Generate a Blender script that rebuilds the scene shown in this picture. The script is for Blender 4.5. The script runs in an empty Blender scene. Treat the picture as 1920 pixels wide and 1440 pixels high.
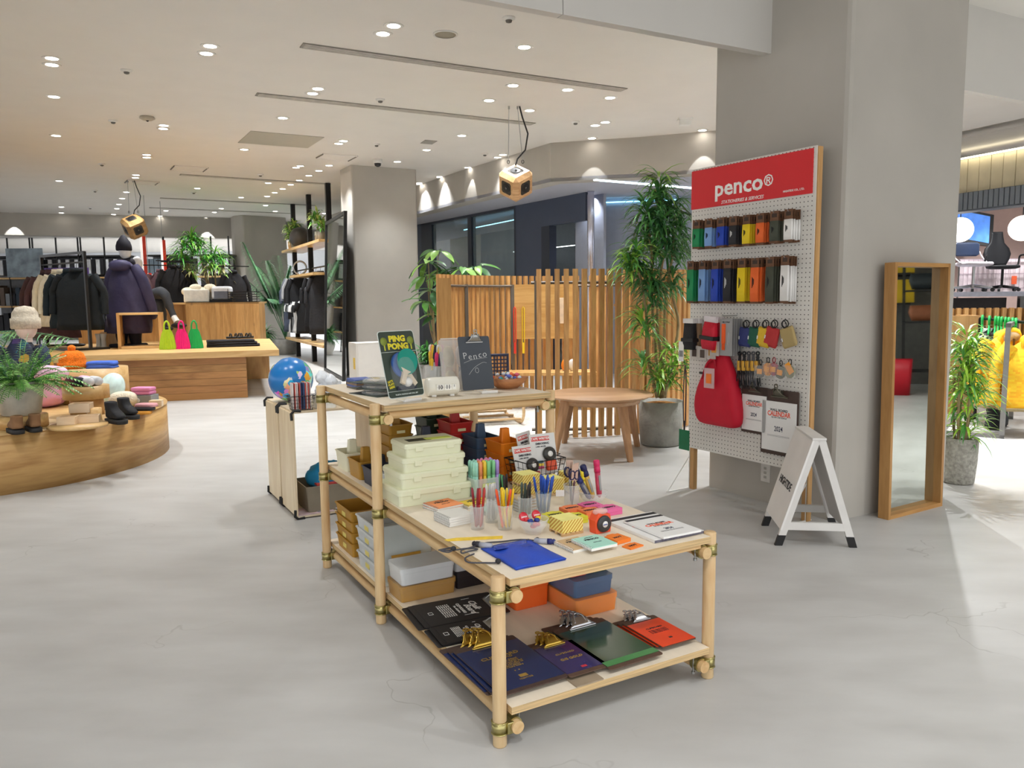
import bpy, bmesh, math, random
from mathutils import Vector, Matrix, Euler
from math import sin, cos, pi, radians as R, sqrt, atan2
rnd = random.Random(7)
SC = bpy.context.scene
COL = SC.collection
# ---------------------------------------------------------------- camera
FPX, PITCH, ROLL, EYE = 1459.8, .1118, -.0099, 1.3
Fw = Vector((0, cos(PITCH), -sin(PITCH))); Rt = Vector((1, 0, 0)); Up = Rt.cross(Fw)
Rt, Up = Rt*cos(ROLL)+Up*sin(ROLL), Up*cos(ROLL)-Rt*sin(ROLL)
cam = bpy.data.cameras.new('camera'); camo = bpy.data.objects.new('camera', cam); COL.objects.link(camo)
cam.sensor_width = 36; cam.lens = FPX/1920*36; cam.clip_start = .05; cam.clip_end = 100
mm = Matrix((Rt, Up, -Fw)).transposed().to_4x4(); mm.translation = (0, 0, EYE); camo.matrix_world = mm
SC.camera = camo
def ray(px, py): return Fw*FPX+Rt*(px-960)-Up*(py-720)
def at(px, py, z=0.):                # the place on the level z that the photograph shows at this pixel
    d = ray(px, py); t = (z-EYE)/d.z; return Vector((d.x*t, d.y*t, z))
def atY(px, py, Y):
    d = ray(px, py); t = Y/d.y; return Vector((d.x*t, Y, EYE+d.z*t))
def atP(px, py, p, n):               # on the vertical plane through p with normal n
    d = ray(px, py); o = Vector((0, 0, EYE)); t = (Vector(p)-o).dot(n)/d.dot(n); return o+d*t
# ---------------------------------------------------------------- world, exposure
SC.view_settings.view_transform = 'Standard'; SC.view_settings.look = 'None'
SC.view_settings.exposure = 0.44; SC.view_settings.gamma = 1; SC.view_settings.use_curve_mapping = False
W = bpy.data.worlds.new('world'); SC.world = W; W.use_nodes = True
W.node_tree.nodes['Background'].inputs[0].default_value = (.95, .97, 1, 1)
W.node_tree.nodes['Background'].inputs[1].default_value = 1.35
SC.cycles.max_bounces = 7; SC.cycles.diffuse_bounces = 4; SC.cycles.glossy_bounces = 3; SC.cycles.transparent_max_bounces = 12; SC.cycles.caustics_reflective = False; SC.cycles.caustics_refractive = False
ZC = 3.40        # main ceiling
ZR = 2.72        # underside of the hanging bulkhead over the aisle
ZU = 3.30        # raised ceiling over the front aisle
G = .505         # direction of the building grid
GA = Vector((cos(G), sin(G), 0)); GB = Vector((-sin(G), cos(G), 0))
# downlights seen in the ceiling (kept with their lamps)
DL = [(97,109),(97,121),(101,181),(105,254),(111,339),(394,86),(387,100),(307,235),(306,241),(275,290),(275,295),(255,328),(254,333),(237,360),(229,372),(223,383),(219,391),(115,388),(370,353),(452,370),(311,395),(402,398),(738,48),(718,63),(596,166),(586,175),(530,221),(458,280),(644,264),(635,269),(563,311),(555,314),(598,320),(579,329),(561,338),(617,310),(503,343),(545,346),(530,354),(515,361),(501,368),(498,385),(415,391),(516,396),(608,400),(866,254),(800,281),(745,303),(824,331),(786,343),(933,295),(943,290),(917,188),(983,88),(962,160),(1064,168),(993,207),(1144,183),(1116,235),(1135,229)]
# wall washers
WASH = [(22,399),(115,399),(213,402),(300,405),(386,408),(1110,259),(1317,244),(877,314),(824,332),(786,345)]
def spot(loc, e, size=70, blend=.6, rad=.03, tgt=None, col=(.975, .995, 1.015)):
    l = bpy.data.lights.new('lamp', 'SPOT'); l.energy = e; l.spot_size = R(size); l.spot_blend = blend; l.shadow_soft_size = rad; l.color = col
    o = bpy.data.objects.new('lamp', l); o.location = loc
    if tgt: o.rotation_euler = (Vector(tgt)-Vector(loc)).to_track_quat('-Z', 'Y').to_euler()
    COL.objects.link(o); return o
ESPOT = 82
for i, (x, y) in enumerate(DL):
    p = at(x, y, ZC-.012)
    spot(p, ESPOT, 92, .8)
# lamps of the same kind outside the frame, over the left of the aisle and beyond the pillars
OFF = [(-3.6, 4.2), (-2.1, 3.6), (-1.0, 4.1), (-2.9, 2.2), (-1.6, 1.9), (-4.6, 2.4), (-5.2, 5.0), (-2.2, .4), (-3.8, .6),
       (4.9, 7.9), (4.1, 6.9), (5.6, 7.0), (5.0, 9.2), (6.4, 8.6), (3.9, 8.6), (-7.5, 6.5), (-7.8, 9.5), (-8.5, 13), (-9.5, 16)]
for x, y in OFF: spot((x, y, ZC-.012), ESPOT*.8, 92, .8)
for x, y in [(.3, .4), (2.4, 1.2), (3.6, 2.6), (1.2, -1.), (-.8, -.8), (5.4, 3.2), (5.2, 4.6), (7.2, 4.2), (7.4, 2.6)]: spot((x, y, ZU-.02), ESPOT*1.25, 110, .8)  # added fill spots without fixtures, brightening the front aisle and near pillar
for x, y in [(2.9, 8.4), (3.4, 9.6), (2.2, 9.2), (4.1, 8.6)]: spot((x, y, ZC-.02), ESPOT*1.6, 84, .5, .02)
for x, y in [(3.7, 6.8), (4.6, 6.7), (3.1, 7.2)]: spot((x, y, ZC-.02), 260, 76, .35, .02, tgt=(x-.2, y-1.2, 0))
# ---------------------------------------------------------------- materials
def lin(h):
    if isinstance(h, str):
        h = h.lstrip('#'); c = [int(h[i:i+2], 16)/255 for i in (0, 2, 4)]
    else: c = h
    return tuple((v/12.92 if v <= .04045 else ((v+.055)/1.055)**2.4) for v in c)
_M = {}
def M(h, rough=.5, metal=0., var=.10, sc=14, bump=0., bsc=60, emit=0., trans=0., alpha=1., coat=0., ior=1.45, stretch=None, sub=0.):
    key = (h, rough, metal, var, sc, bump, bsc, emit, trans, alpha, coat, ior, stretch, sub)
    if key in _M: return _M[key]
    m = bpy.data.materials.new('mat_'+str(h).lstrip('#')); m.use_nodes = True; nt = m.node_tree; N = nt.nodes; L = nt.links
    b = N['Principled BSDF']; c = lin(h)
    tc = N.new('ShaderNodeTexCoord'); mp = N.new('ShaderNodeMapping'); L.new(tc.outputs['Object'], mp.inputs[0])
    if stretch: mp.inputs['Scale'].default_value = stretch
    nz = N.new('ShaderNodeTexNoise'); nz.inputs['Scale'].default_value = sc; nz.inputs['Detail'].default_value = 4
    L.new(mp.outputs[0], nz.inputs['Vector'])
    mr = N.new('ShaderNodeMapRange'); mr.inputs[1].default_value = .3; mr.inputs[2].default_value = .7
    mr.inputs[3].default_value = 1-var; mr.inputs[4].default_value = 1+var; L.new(nz.outputs[0], mr.inputs[0])
    mx = N.new('ShaderNodeVectorMath'); mx.operation = 'SCALE'; mx.inputs[0].default_value = c; L.new(mr.outputs[0], mx.inputs['Scale'])
    L.new(mx.outputs[0], b.inputs['Base Color'])
    b.inputs['Roughness'].default_value = rough; b.inputs['Metallic'].default_value = metal; b.inputs['IOR'].default_value = ior
    if trans: b.inputs['Transmission Weight'].default_value = trans
    if alpha < 1: b.inputs['Alpha'].default_value = alpha
    if coat: b.inputs['Coat Weight'].default_value = coat; b.inputs['Coat Roughness'].default_value = .08
    if emit: b.inputs['Emission Color'].default_value = (*c, 1); b.inputs['Emission Strength'].default_value = emit
    if bump:
        n2 = N.new('ShaderNodeTexNoise'); n2.inputs['Scale'].default_value = bsc; L.new(mp.outputs[0], n2.inputs['Vector'])
        bp = N.new('ShaderNodeBump'); bp.inputs['Strength'].default_value = bump; bp.inputs['Distance'].default_value = .01
        L.new(n2.outputs[0], bp.inputs['Height']); L.new(bp.outputs[0], b.inputs['Normal'])
    _M[key] = m; return m
def WOOD(h1, h2, axis='x', ring=9., rough=.45, knots=False, fine=1., uv=False):
    key = ('w', h1, h2, axis, ring, rough, knots, fine, uv)
    if key in _M: return _M[key]
    m = bpy.data.materials.new('mat_wood'); m.use_nodes = True; nt = m.node_tree; N = nt.nodes; L = nt.links; b = N['Principled BSDF']
    tc = N.new('ShaderNodeTexCoord'); oi = N.new('ShaderNodeObjectInfo')
    ad = N.new('ShaderNodeVectorMath'); ad.operation = 'ADD'; cx = N.new('ShaderNodeCombineXYZ')
    ml = N.new('ShaderNodeMath'); ml.operation = 'MULTIPLY'; ml.inputs[1].default_value = 23.; L.new(oi.outputs['Random'], ml.inputs[0])
    for k in range(3): L.new(ml.outputs[0], cx.inputs[k])
    L.new(tc.outputs['UV' if uv else 'Object'], ad.inputs[0]); L.new(cx.outputs[0], ad.inputs[1])
    mp = N.new('ShaderNodeMapping'); s = {'x': (.12, 1, 1), 'y': (1, .12, 1), 'z': (1, 1, .12)}[axis]; mp.inputs['Scale'].default_value = s
    L.new(ad.outputs[0], mp.inputs[0])
    n1 = N.new('ShaderNodeTexNoise'); n1.inputs['Scale'].default_value = ring; n1.inputs['Detail'].default_value = 3; n1.inputs['Distortion'].default_value = .6
    L.new(mp.outputs[0], n1.inputs['Vector'])
    m1 = N.new('ShaderNodeMath'); m1.operation = 'MULTIPLY'; m1.inputs[1].default_value = 7.; L.new(n1.outputs[0], m1.inputs[0])
    m2 = N.new('ShaderNodeMath'); m2.operation = 'PINGPONG'; m2.inputs[1].default_value = 1.; L.new(m1.outputs[0], m2.inputs[0])
    n2 = N.new('ShaderNodeTexNoise'); n2.inputs['Scale'].default_value = ring*9*fine; n2.inputs['Detail'].default_value = 3; L.new(mp.outputs[0], n2.inputs['Vector'])
    m3 = N.new('ShaderNodeMath'); m3.operation = 'MULTIPLY_ADD'; m3.inputs[1].default_value = .5; m3.inputs[2].default_value = 0
    L.new(m2.outputs[0], m3.inputs[0])
    m4 = N.new('ShaderNodeMath'); m4.operation = 'MULTIPLY_ADD'; m4.inputs[1].default_value = .7; L.new(n2.outputs[0], m4.inputs[0]); L.new(m3.outputs[0], m4.inputs[2])
    cr = N.new('ShaderNodeValToRGB'); cr.color_ramp.elements[0].position = .22; cr.color_ramp.elements[1].position = .85
    cr.color_ramp.elements[0].color = (*lin(h1), 1); cr.color_ramp.elements[1].color = (*lin(h2), 1); L.new(m4.outputs[0], cr.inputs[0])
    out = cr.outputs[0]
    if knots:
        vo = N.new('ShaderNodeTexVoronoi'); vo.inputs['Scale'].default_value = 2.3
        mk = N.new('ShaderNodeMapping'); s = {'x': (.55, 1, 1.15), 'y': (1, .55, 1.15), 'z': (1, 1, .5)}[axis]; mk.inputs['Scale'].default_value = s; L.new(ad.outputs[0], mk.inputs[0]); L.new(mk.outputs[0], vo.inputs['Vector'])
        k1 = N.new('ShaderNodeMapRange'); k1.inputs[1].default_value = .02; k1.inputs[2].default_value = .085; k1.inputs[3].default_value = 1; k1.inputs[4].default_value = 0; L.new(vo.outputs['Distance'], k1.inputs[0])
        kx = N.new('ShaderNodeMix'); kx.data_type = 'RGBA'; L.new(k1.outputs[0], kx.inputs[0]); L.new(out, kx.inputs[6]); kx.inputs[7].default_value = (*lin('#5a3c22'), 1)
        out = kx.outputs[2]
    vv = N.new('ShaderNodeMapRange'); vv.inputs[3].default_value = .88; vv.inputs[4].default_value = 1.12; L.new(oi.outputs['Random'], vv.inputs[0])
    mx = N.new('ShaderNodeVectorMath'); mx.operation = 'SCALE'; L.new(out, mx.inputs[0]); L.new(vv.outputs[0], mx.inputs['Scale'])
    L.new(mx.outputs[0], b.inputs['Base Color']); b.inputs['Roughness'].default_value = rough
    _M[key] = m; return m
GLASS = M('#f4f8f8', .03, 0, 0, trans=1., ior=1.45)
def clearm(h, al, rough=.12): return M(h, rough, 0, .04, alpha=al, ior=1.45)
# ---------------------------------------------------------------- mesh builder
class MB:
    def __init__(s): s.v = []; s.f = []; s.sm = []; s.mi = []; s.m = Matrix(); s.k = 0
    def add(s, vs, fs, smooth=False):
        o = len(s.v); s.v += [tuple(s.m @ Vector(p)) for p in vs]
        for f in fs: s.f.append(tuple(i+o for i in f)); s.sm.append(smooth); s.mi.append(s.k)
        return s
    def box(s, x0, y0, z0, x1, y1, z1, c=0.):
        x0, x1 = sorted((x0, x1)); y0, y1 = sorted((y0, y1)); z0, z1 = sorted((z0, z1))
        if c <= 0:
            v = [(x, y, z) for x in (x0, x1) for y in (y0, y1) for z in (z0, z1)]
            return s.add(v, [(0,1,3,2),(4,6,7,5),(0,4,5,1),(2,3,7,6),(0,2,6,4),(1,5,7,3)])
        c = min(c, (x1-x0)*.49, (y1-y0)*.49, (z1-z0)*.49)
        bm = bmesh.new(); bmesh.ops.create_cube(bm, size=1)
        for w in bm.verts: w.co = Vector(((x0+x1)/2+w.co.x*(x1-x0), (y0+y1)/2+w.co.y*(y1-y0), (z0+z1)/2+w.co.z*(z1-z0)))
        bmesh.ops.bevel(bm, geom=bm.edges[:], offset=c, segments=2, affect='EDGES', profile=.5)
        bm.verts.index_update(); s.add([w.co[:] for w in bm.verts], [[w.index for w in f.verts] for f in bm.faces], False); bm.free(); return s
    def cbox(s, c, d, ch=0.): return s.box(c[0]-d[0]/2, c[1]-d[1]/2, c[2]-d[2]/2, c[0]+d[0]/2, c[1]+d[1]/2, c[2]+d[2]/2, ch)
    def cyl(s, p0, p1, r0, r1=None, n=14, cap=True):
        return s.tube([p0, p1], [r0, r0 if r1 is None else r1], n, cap)
    def tube(s, P, r, n=8, cap=True, closed=False):
        P = [Vector(p) for p in P]; N = len(P); rr = r if isinstance(r, (list, tuple)) else [r]*N
        vs = []; fs = []; up = None
        for i, p in enumerate(P):
            a = P[i-1] if (i or closed) else P[0]; b = P[(i+1) % N] if (i < N-1 or closed) else P[-1]
            t = (b-a)
            t = t.normalized() if t.length > 1e-9 else Vector((0, 0, 1))
            if up is None: up = Vector((0, 0, 1)) if abs(t.z) < .9 else Vector((1, 0, 0))
            u = (up-t*up.dot(t))
            u = u.normalized() if u.length > 1e-6 else t.orthogonal().normalized()
            w = t.cross(u); up = u
            for j in range(n):
                q = 2*pi*j/n; vs.append(p+(u*cos(q)+w*sin(q))*rr[i])
        M_ = N if closed else N-1
        for i in range(M_):
            for j in range(n):
                a = i*n+j; b = i*n+(j+1) % n; k = (i+1) % N
                fs.append((a, b, k*n+(j+1) % n, k*n+j))
        s.add(vs, fs, n > 5)
        if cap and not closed:
            s.add(vs[:n], [tuple(reversed(range(n)))]); s.add(vs[-n:], [tuple(range(n))])
        return s
    def lathe(s, prof, n=24, c=(0, 0, 0), smooth=True, cap=True):
        vs = []; fs = []
        for r, z in prof:
            for j in range(n): q = 2*pi*j/n; vs.append((c[0]+r*cos(q), c[1]+r*sin(q), c[2]+z))
        for i in range(len(prof)-1):
            for j in range(n): fs.append((i*n+j, i*n+(j+1) % n, (i+1)*n+(j+1) % n, (i+1)*n+j))
        if cap and prof[0][0] > 1e-5: fs.append(tuple(reversed(range(n))))
        if cap and prof[-1][0] > 1e-5: fs.append(tuple((len(prof)-1)*n+j for j in range(n)))
        return s.add(vs, fs, smooth)
    def prism(s, poly, z0, z1):
        n = len(poly); vs = [(x, y, z0) for x, y in poly]+[(x, y, z1) for x, y in poly]
        return s.add(vs, [tuple(reversed(range(n))), tuple(range(n, 2*n))]+[(i, (i+1) % n, n+(i+1) % n, n+i) for i in range(n)])
    def rings(s, rg, smooth=True, cap=True):       # list of rings with equal vertex counts
        n = len(rg[0]); vs = [p for r_ in rg for p in r_]; fs = []
        for i in range(len(rg)-1):
            for j in range(n): fs.append((i*n+j, i*n+(j+1) % n, (i+1)*n+(j+1) % n, (i+1)*n+j))
        if cap: fs += [tuple(reversed(range(n))), tuple((len(rg)-1)*n+j for j in range(n))]
        return s.add(vs, fs, smooth)
    def blob(s, c, r, e=1., nu=16, nv=10):
        def pw(x): return math.copysign(abs(x)**e, x)
        rg = []
        for i in range(nv+1):
            a = -pi/2+pi*i/nv; a = max(-pi/2+.02, min(pi/2-.02, a))
            rg.append([(c[0]+r[0]*pw(cos(a))*pw(cos(2*pi*j/nu)), c[1]+r[1]*pw(cos(a))*pw(sin(2*pi*j/nu)), c[2]+r[2]*pw(sin(a))) for j in range(nu)])
        return s.rings(rg)
    def grid(s, fn, nu, nv, smooth=True):
        vs = [fn(i/nu, j/nv) for i in range(nu+1) for j in range(nv+1)]
        return s.add(vs, [(i*(nv+1)+j, (i+1)*(nv+1)+j, (i+1)*(nv+1)+j+1, i*(nv+1)+j+1) for i in range(nu) for j in range(nv)], smooth)
    def blade(s, base, dir, up, L, w, droop=.5, seg=4, fold=.15):
        base = Vector(base); d = Vector(dir).normalized(); u = Vector(up); side = d.cross(u)
        side = side.normalized() if side.length > 1e-4 else Vector((1, 0, 0))
        vs = []; p = base.copy(); dd = d.copy()
        for i in range(seg+1):
            t = i/seg; ww = w*(.35+.65*min(1, t*4))*(1-t**2.5)+.0004
            nn = side.cross(dd)
            vs += [p-side*ww/2, p-nn*ww*fold, p+side*ww/2]
            p = p+dd*L/seg; dd = (dd+Vector((0, 0, -droop/seg*1.8))).normalized()
        fs = []
        for i in range(seg): fs += [(3*i, 3*i+1, 3*i+4, 3*i+3), (3*i+1, 3*i+2, 3*i+5, 3*i+4)]
        return s.add(vs, fs, True)
    def mesh(s, name, mats):
        me = bpy.data.meshes.new(name); me.from_pydata(s.v, [], s.f)
        for m in (mats if isinstance(mats, (list, tuple)) else [mats]): me.materials.append(m)
        me.polygons.foreach_set('use_smooth', s.sm); me.polygons.foreach_set('material_index', s.mi); me.update(); return me
    def obj(s, name, mats, parent=None, loc=(0, 0, 0), rz=0., rot=None, solid=0., sub=0, label=None, kind=None):
        o = bpy.data.objects.new(name, s.mesh(name, mats)); COL.objects.link(o); o.location = loc
        o.rotation_euler = rot if rot else (0, 0, rz)
        if parent: o.parent = parent
        if solid: q = o.modifiers.new('t', 'SOLIDIFY'); q.thickness = solid; q.offset = 0
        if sub: q = o.modifiers.new('s', 'SUBSURF'); q.levels = q.render_levels = sub
        if label: o['label'] = label
        if kind: o['kind'] = kind
        return o
def tag(o, label, cat, group=None, kind=None):
    o['label'] = label; o['category'] = cat
    if group: o['group'] = group
    if kind: o['kind'] = kind
    return o
def T(name, label, cat, loc=(0, 0, 0), rz=0., group=None, rot=None):
    o = bpy.data.objects.new(name, None); COL.objects.link(o); o.empty_display_size = .05; o.location = loc; o.rotation_euler = rot if rot else (0, 0, rz)
    return tag(o, label, cat, group)
def S(mb, name, mat, label, cat, loc=(0, 0, 0), rz=0., group=None, **k):
    o = mb.obj(name, mat, None, loc, rz, **k); return tag(o, label, cat, group)
def ST(mb, name, mat, parent=None, **k):
    o = mb.obj(name, mat, parent, **k)
    if not parent: o['kind'] = 'structure'
    return o
def dup(root, loc, rz=None, label=None, group=None, rot=None, scale=None):
    r = root.copy(); COL.objects.link(r); r.location = loc
    if rz is not None: r.rotation_euler = (0, 0, rz)
    if rot: r.rotation_euler = rot
    if scale: r.scale = (scale,)*3 if not isinstance(scale, tuple) else scale
    if label: r['label'] = label
    if group: r['group'] = group
    for ch in list(root.children):
        c = ch.copy(); COL.objects.link(c); c.parent = r
        for g in ch.children:
            d = g.copy(); COL.objects.link(d); d.parent = c
    return r
def recol(root, mat, names):
    for ch in [root]+list(root.children):
        if ch.type == 'MESH' and ch.name.split('.')[0] in names:
            ch.data = ch.data.copy(); ch.data.materials[0] = mat
    return root
_txt = {}
def text(s, size, mat, parent=None, loc=(0, 0, 0), rot=(0, 0, 0), bold=0., ex=.0004, align='CENTER', sx=1., name='lettering', shear=0., space=1.):
    cu = bpy.data.curves.new('t', 'FONT'); cu.body = s; cu.size = size; cu.align_x = align; cu.align_y = 'CENTER'; cu.extrude = ex; cu.offset = bold*size; cu.resolution_u = 2; cu.shear = shear; cu.space_character = space
    o = bpy.data.objects.new('t', cu)
    me = bpy.data.meshes.new_from_object(o); bpy.data.objects.remove(o); bpy.data.curves.remove(cu)
    me.materials.clear(); me.materials.append(mat)
    for v in me.vertices: v.co.x *= sx
    q = bpy.data.objects.new(name, me); COL.objects.link(q); q.location = loc; q.rotation_euler = rot
    if parent: q.parent = parent
    return q
# ---------------------------------------------------------------- shared materials
def floor_mat():
    m = bpy.data.materials.new('mat_floor'); m.use_nodes = True; N = m.node_tree.nodes; L = m.node_tree.links; b = N['Principled BSDF']
    tc = N.new('ShaderNodeTexCoord')
    n1 = N.new('ShaderNodeTexNoise'); n1.inputs['Scale'].default_value = .8; n1.inputs['Detail'].default_value = 6; n1.inputs['Distortion'].default_value = .8; L.new(tc.outputs['Object'], n1.inputs['Vector'])
    n2 = N.new('ShaderNodeTexNoise'); n2.inputs['Scale'].default_value = 2.2; n2.inputs['Detail'].default_value = 5
    mp = N.new('ShaderNodeMapping'); mp.inputs['Scale'].default_value = (1, 2.6, 1); mp.inputs['Rotation'].default_value = (0, 0, .3); L.new(tc.outputs['Object'], mp.inputs[0]); L.new(mp.outputs[0], n2.inputs['Vector'])
    cr = N.new('ShaderNodeValToRGB'); cr.color_ramp.elements[0].position = .3; cr.color_ramp.elements[1].position = .72
    cr.color_ramp.elements[0].color = (*lin('#a6a4a0'), 1); cr.color_ramp.elements[1].color = (*lin('#c2c1be'), 1)
    ma = N.new('ShaderNodeMath'); ma.operation = 'MULTIPLY_ADD'; ma.inputs[1].default_value = .5; L.new(n1.outputs[0], ma.inputs[0])
    mb_ = N.new('ShaderNodeMath'); mb_.operation = 'MULTIPLY'; mb_.inputs[1].default_value = .5; L.new(n2.outputs[0], mb_.inputs[0]); L.new(mb_.outputs[0], ma.inputs[2]); L.new(ma.outputs[0], cr.inputs[0])
    # hairline cracks
    nd = N.new('ShaderNodeTexNoise'); nd.inputs['Scale'].default_value = 1.6; nd.inputs['Detail'].default_value = 4; L.new(tc.outputs['Object'], nd.inputs['Vector'])
    vm = N.new('ShaderNodeVectorMath'); vm.operation = 'SCALE'; vm.inputs['Scale'].default_value = 1.1; L.new(nd.outputs['Color'], vm.inputs[0])
    va = N.new('ShaderNodeVectorMath'); L.new(tc.outputs['Object'], va.inputs[0]); L.new(vm.outputs[0], va.inputs[1])
    vo = N.new('ShaderNodeTexVoronoi'); vo.feature = 'DISTANCE_TO_EDGE'; vo.inputs['Scale'].default_value = .75; L.new(va.outputs[0], vo.inputs['Vector'])
    k = N.new('ShaderNodeMapRange'); k.inputs[1].default_value = .0008; k.inputs[2].default_value = .0034; k.inputs[3].default_value = .32; k.inputs[4].default_value = 0; L.new(vo.outputs[0], k.inputs[0])
    mk = N.new('ShaderNodeMapRange'); mk.inputs[1].default_value = .47; mk.inputs[2].default_value = .56; L.new(nd.outputs[0], mk.inputs[0])
    km = N.new('ShaderNodeMath'); km.operation = 'MULTIPLY'; L.new(k.outputs[0], km.inputs[0]); L.new(mk.outputs[0], km.inputs[1])
    mx = N.new('ShaderNodeMix'); mx.data_type = 'RGBA'; L.new(km.outputs[0], mx.inputs[0]); L.new(cr.outputs[0], mx.inputs[6]); mx.inputs[7].default_value = (*lin('#6f6a60'), 1)
    L.new(mx.outputs[2], b.inputs['Base Color']); b.inputs['Roughness'].default_value = .42
    return m
FLOOR = floor_mat()
CEIL = M('#e6e2dc', .9, 0, .015, 3)
PLASTER = M('#b3aea5', .85, 0, .06, 1.6, bump=.15, bsc=5)
RISER = M('#cfccc6', .35, 0, .02, 2)
NAVY = M('#454d5f', .5, 0, .03, 3)
NAVYD = M('#2b303c', .4, 0, .03, 3)
LILAC = M('#a2a8b6', .6, 0, .03, 2)
BLACK = M('#1c1b1b', .45, 0, .1); BLACKM = M('#232222', .4, .3, .1)
WHITE = M('#e9e7e2', .5, 0, .03); WHITEP = M('#f0eee9', .4, 0, .03)
CHROME = M('#cfcfcf', .18, 1, .03); STEEL = M('#a9a9a7', .3, 1, .05); BRASS = M('#cfae62', .25, 1, .06); OLIVE = M('#b3a871', .32, 1, .18, 40)
DARKHOLE = M('#2a2623', .8)
PLY = WOOD('#d8c09a', '#ecdcbf', 'y', 7, .5, fine=1.6); PLYX = WOOD('#d8c09a', '#ecdcbf', 'x', 7, .5, fine=1.6)
PLYT = M('#e9dcc6', .5, 0, .05, 22, stretch=(1, .15, 1))
PLYE = M('#c9ab7c', .6, 0, .3, 90, stretch=(.05, .05, 3.2))
PINE = WOOD('#cfa877', '#e2c596', 'z', 10, .5); PINEY = WOOD('#c9a06c', '#dcbb88', 'y', 10, .5); PINEX = WOOD('#c9a06c', '#dcbb88', 'x', 10, .5)
OAK = WOOD('#a97840', '#cfa266', 'x', 6, .45, knots=True); OAKZ = WOOD('#b5854a', '#d3a568', 'z', 6, .45, knots=True)
OAKT = WOOD('#c79a5c', '#deb87e', 'x', 7, .4)
SLAT = WOOD('#b07d42', '#d0a062', 'z', 10, .5); SLATL = WOOD('#b98a4c', '#d3a76a', 'z', 10, .5)
TABLEW = WOOD('#b58b63', '#cba27c', 'x', 8, .45); TABLEZ = WOOD('#a57a54', '#bd9169', 'z', 8, .45)
# ================================================================ the setting
ST(MB().box(-26, -6, -.1, 20, 30, 0), 'floor', FLOOR)
Rp = at(1055, 27, ZR); Rq = at(1900, 186, ZR); rd = (Rq-Rp).normalized(); rn = Vector((rd.y, -rd.x, 0))   # riser line; rn towards the camera
ra, rb = Rp-rd*22, Rp+rd*17
bk = Vector((-rn.x, -rn.y, 0))
ST(MB().prism([(ra.x, ra.y), (rb.x, rb.y), (rb.x+bk.x*34, rb.y+bk.y*34), (ra.x+bk.x*34, ra.y+bk.y*34)], ZC, ZC+.1), 'ceiling', CEIL)
f0, f1 = ra+rn*6, rb+rn*6
ST(MB().prism([(ra.x, ra.y), (f0.x, f0.y), (f1.x, f1.y), (rb.x, rb.y)], ZU, ZU+.1), 'ceiling', CEIL)
mb = MB()
for s0, s1 in ((-22, .0), (.004, 17)):
    a, b = Rp+rd*s0, Rp+rd*s1
    mb.prism([(a.x, a.y), (b.x, b.y), (b.x+bk.x*.06, b.y+bk.y*.06), (a.x+bk.x*.06, a.y+bk.y*.06)], ZR, ZC+.05)
ST(mb, 'wall_riser', RISER)
def column(pts, z1, mat=PLASTER, name='wall_column', ch=.03):
    n = len(pts); poly = []
    for i in range(n):
        p = Vector(pts[i]); a = (Vector(pts[i-1])-p).normalized(); b = (Vector(pts[(i+1) % n])-p).normalized()
        poly += [tuple((p+a*ch))[:2], tuple(p+(a+b)*ch*.3)[:2], tuple((p+b*ch))[:2]]
    return ST(MB().prism(poly, 0, z1), name, mat)
c0 = at(1326, 911); c1 = at(1563, 978); c2 = at(1772, 932.5)
column([c0, c1, c2, c0+c2-c1], ZC+.02, name='wall_pillar')
d0 = at(620, 320, ZC); d1 = at(658, 309, ZC); d2 = at(781, 318, ZC)
d0 = d1+GB*.62
column([d0, d1, d2, d0+d2-d1], ZC, name='wall_pillar')
e0 = at(437, 405, ZC); e1 = at(455, 403, ZC); e2 = at(536, 408, ZC)
column([e0, e1, e2, e2+GB*.7, e0+GB*.4], ZC, name='wall_pillar')
# socket on the near pillar
# bulkheads
ZB = 2.875
def ribbon(pts, th, z0, z1, name, mat):
    pts = [Vector((p[0], p[1], 0)) for p in pts]; n = len(pts); nor = []
    for i in range(n):
        t = (pts[min(i+1, n-1)]-pts[max(i-1, 0)]).normalized(); nor.append(Vector((-t.y, t.x, 0)))
    mb = MB(); back = [p+nn*th for p, nn in zip(pts, nor)]
    vs = [(p.x, p.y, z) for z in (z0, z1) for p in pts+back]; m = 2*n; fs = []
    for i in range(n-1):
        fs += [(i, i+1, m+i+1, m+i), (n+i+1, n+i, m+n+i, m+n+i+1), (i+1, i, n+i, n+i+1), (m+i, m+i+1, m+n+i+1, m+n+i)]
    fs += [(0, m, m+n, n), (n-1, 2*n-1, m+2*n-1, m+n-1)]
    mb.add(vs, fs); return ST(mb, name, mat)
fb0, fb1 = at(0, 398, ZC), at(437, 409, ZC); fd = (fb1-fb0).normalized()
ribbon([fb0-fd*6, fb1+fd*.2], .3, ZB, ZC, 'wall_bulkhead_left', PLASTER)
rb_px = [(785, 347), (870, 318), (960, 291), (1000, 278), (1032, 268), (1090, 264), (1200, 257), (1338, 245)]
rbp = [at(x, y, ZC) for x, y in rb_px]
rbp = [rbp[0]+(rbp[0]-rbp[1]).normalized()*6]+rbp+[rbp[-1]+(rbp[-1]-rbp[-2]).normalized()*1.2]
ribbon(rbp, .25, ZB, ZC, 'wall_bulkhead_right', PLASTER)
# soffit behind the right bulkhead
nn = [Vector((p.x, p.y)) for p in rbp]
far = [(p.x+1.2, p.y+4.6) for p in nn]
ST(MB().prism([(p.x, p.y) for p in nn]+far[::-1], ZB+.001, ZB+.05), 'ceiling', M('#b7b9c4', .6, 0, .02))
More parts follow.
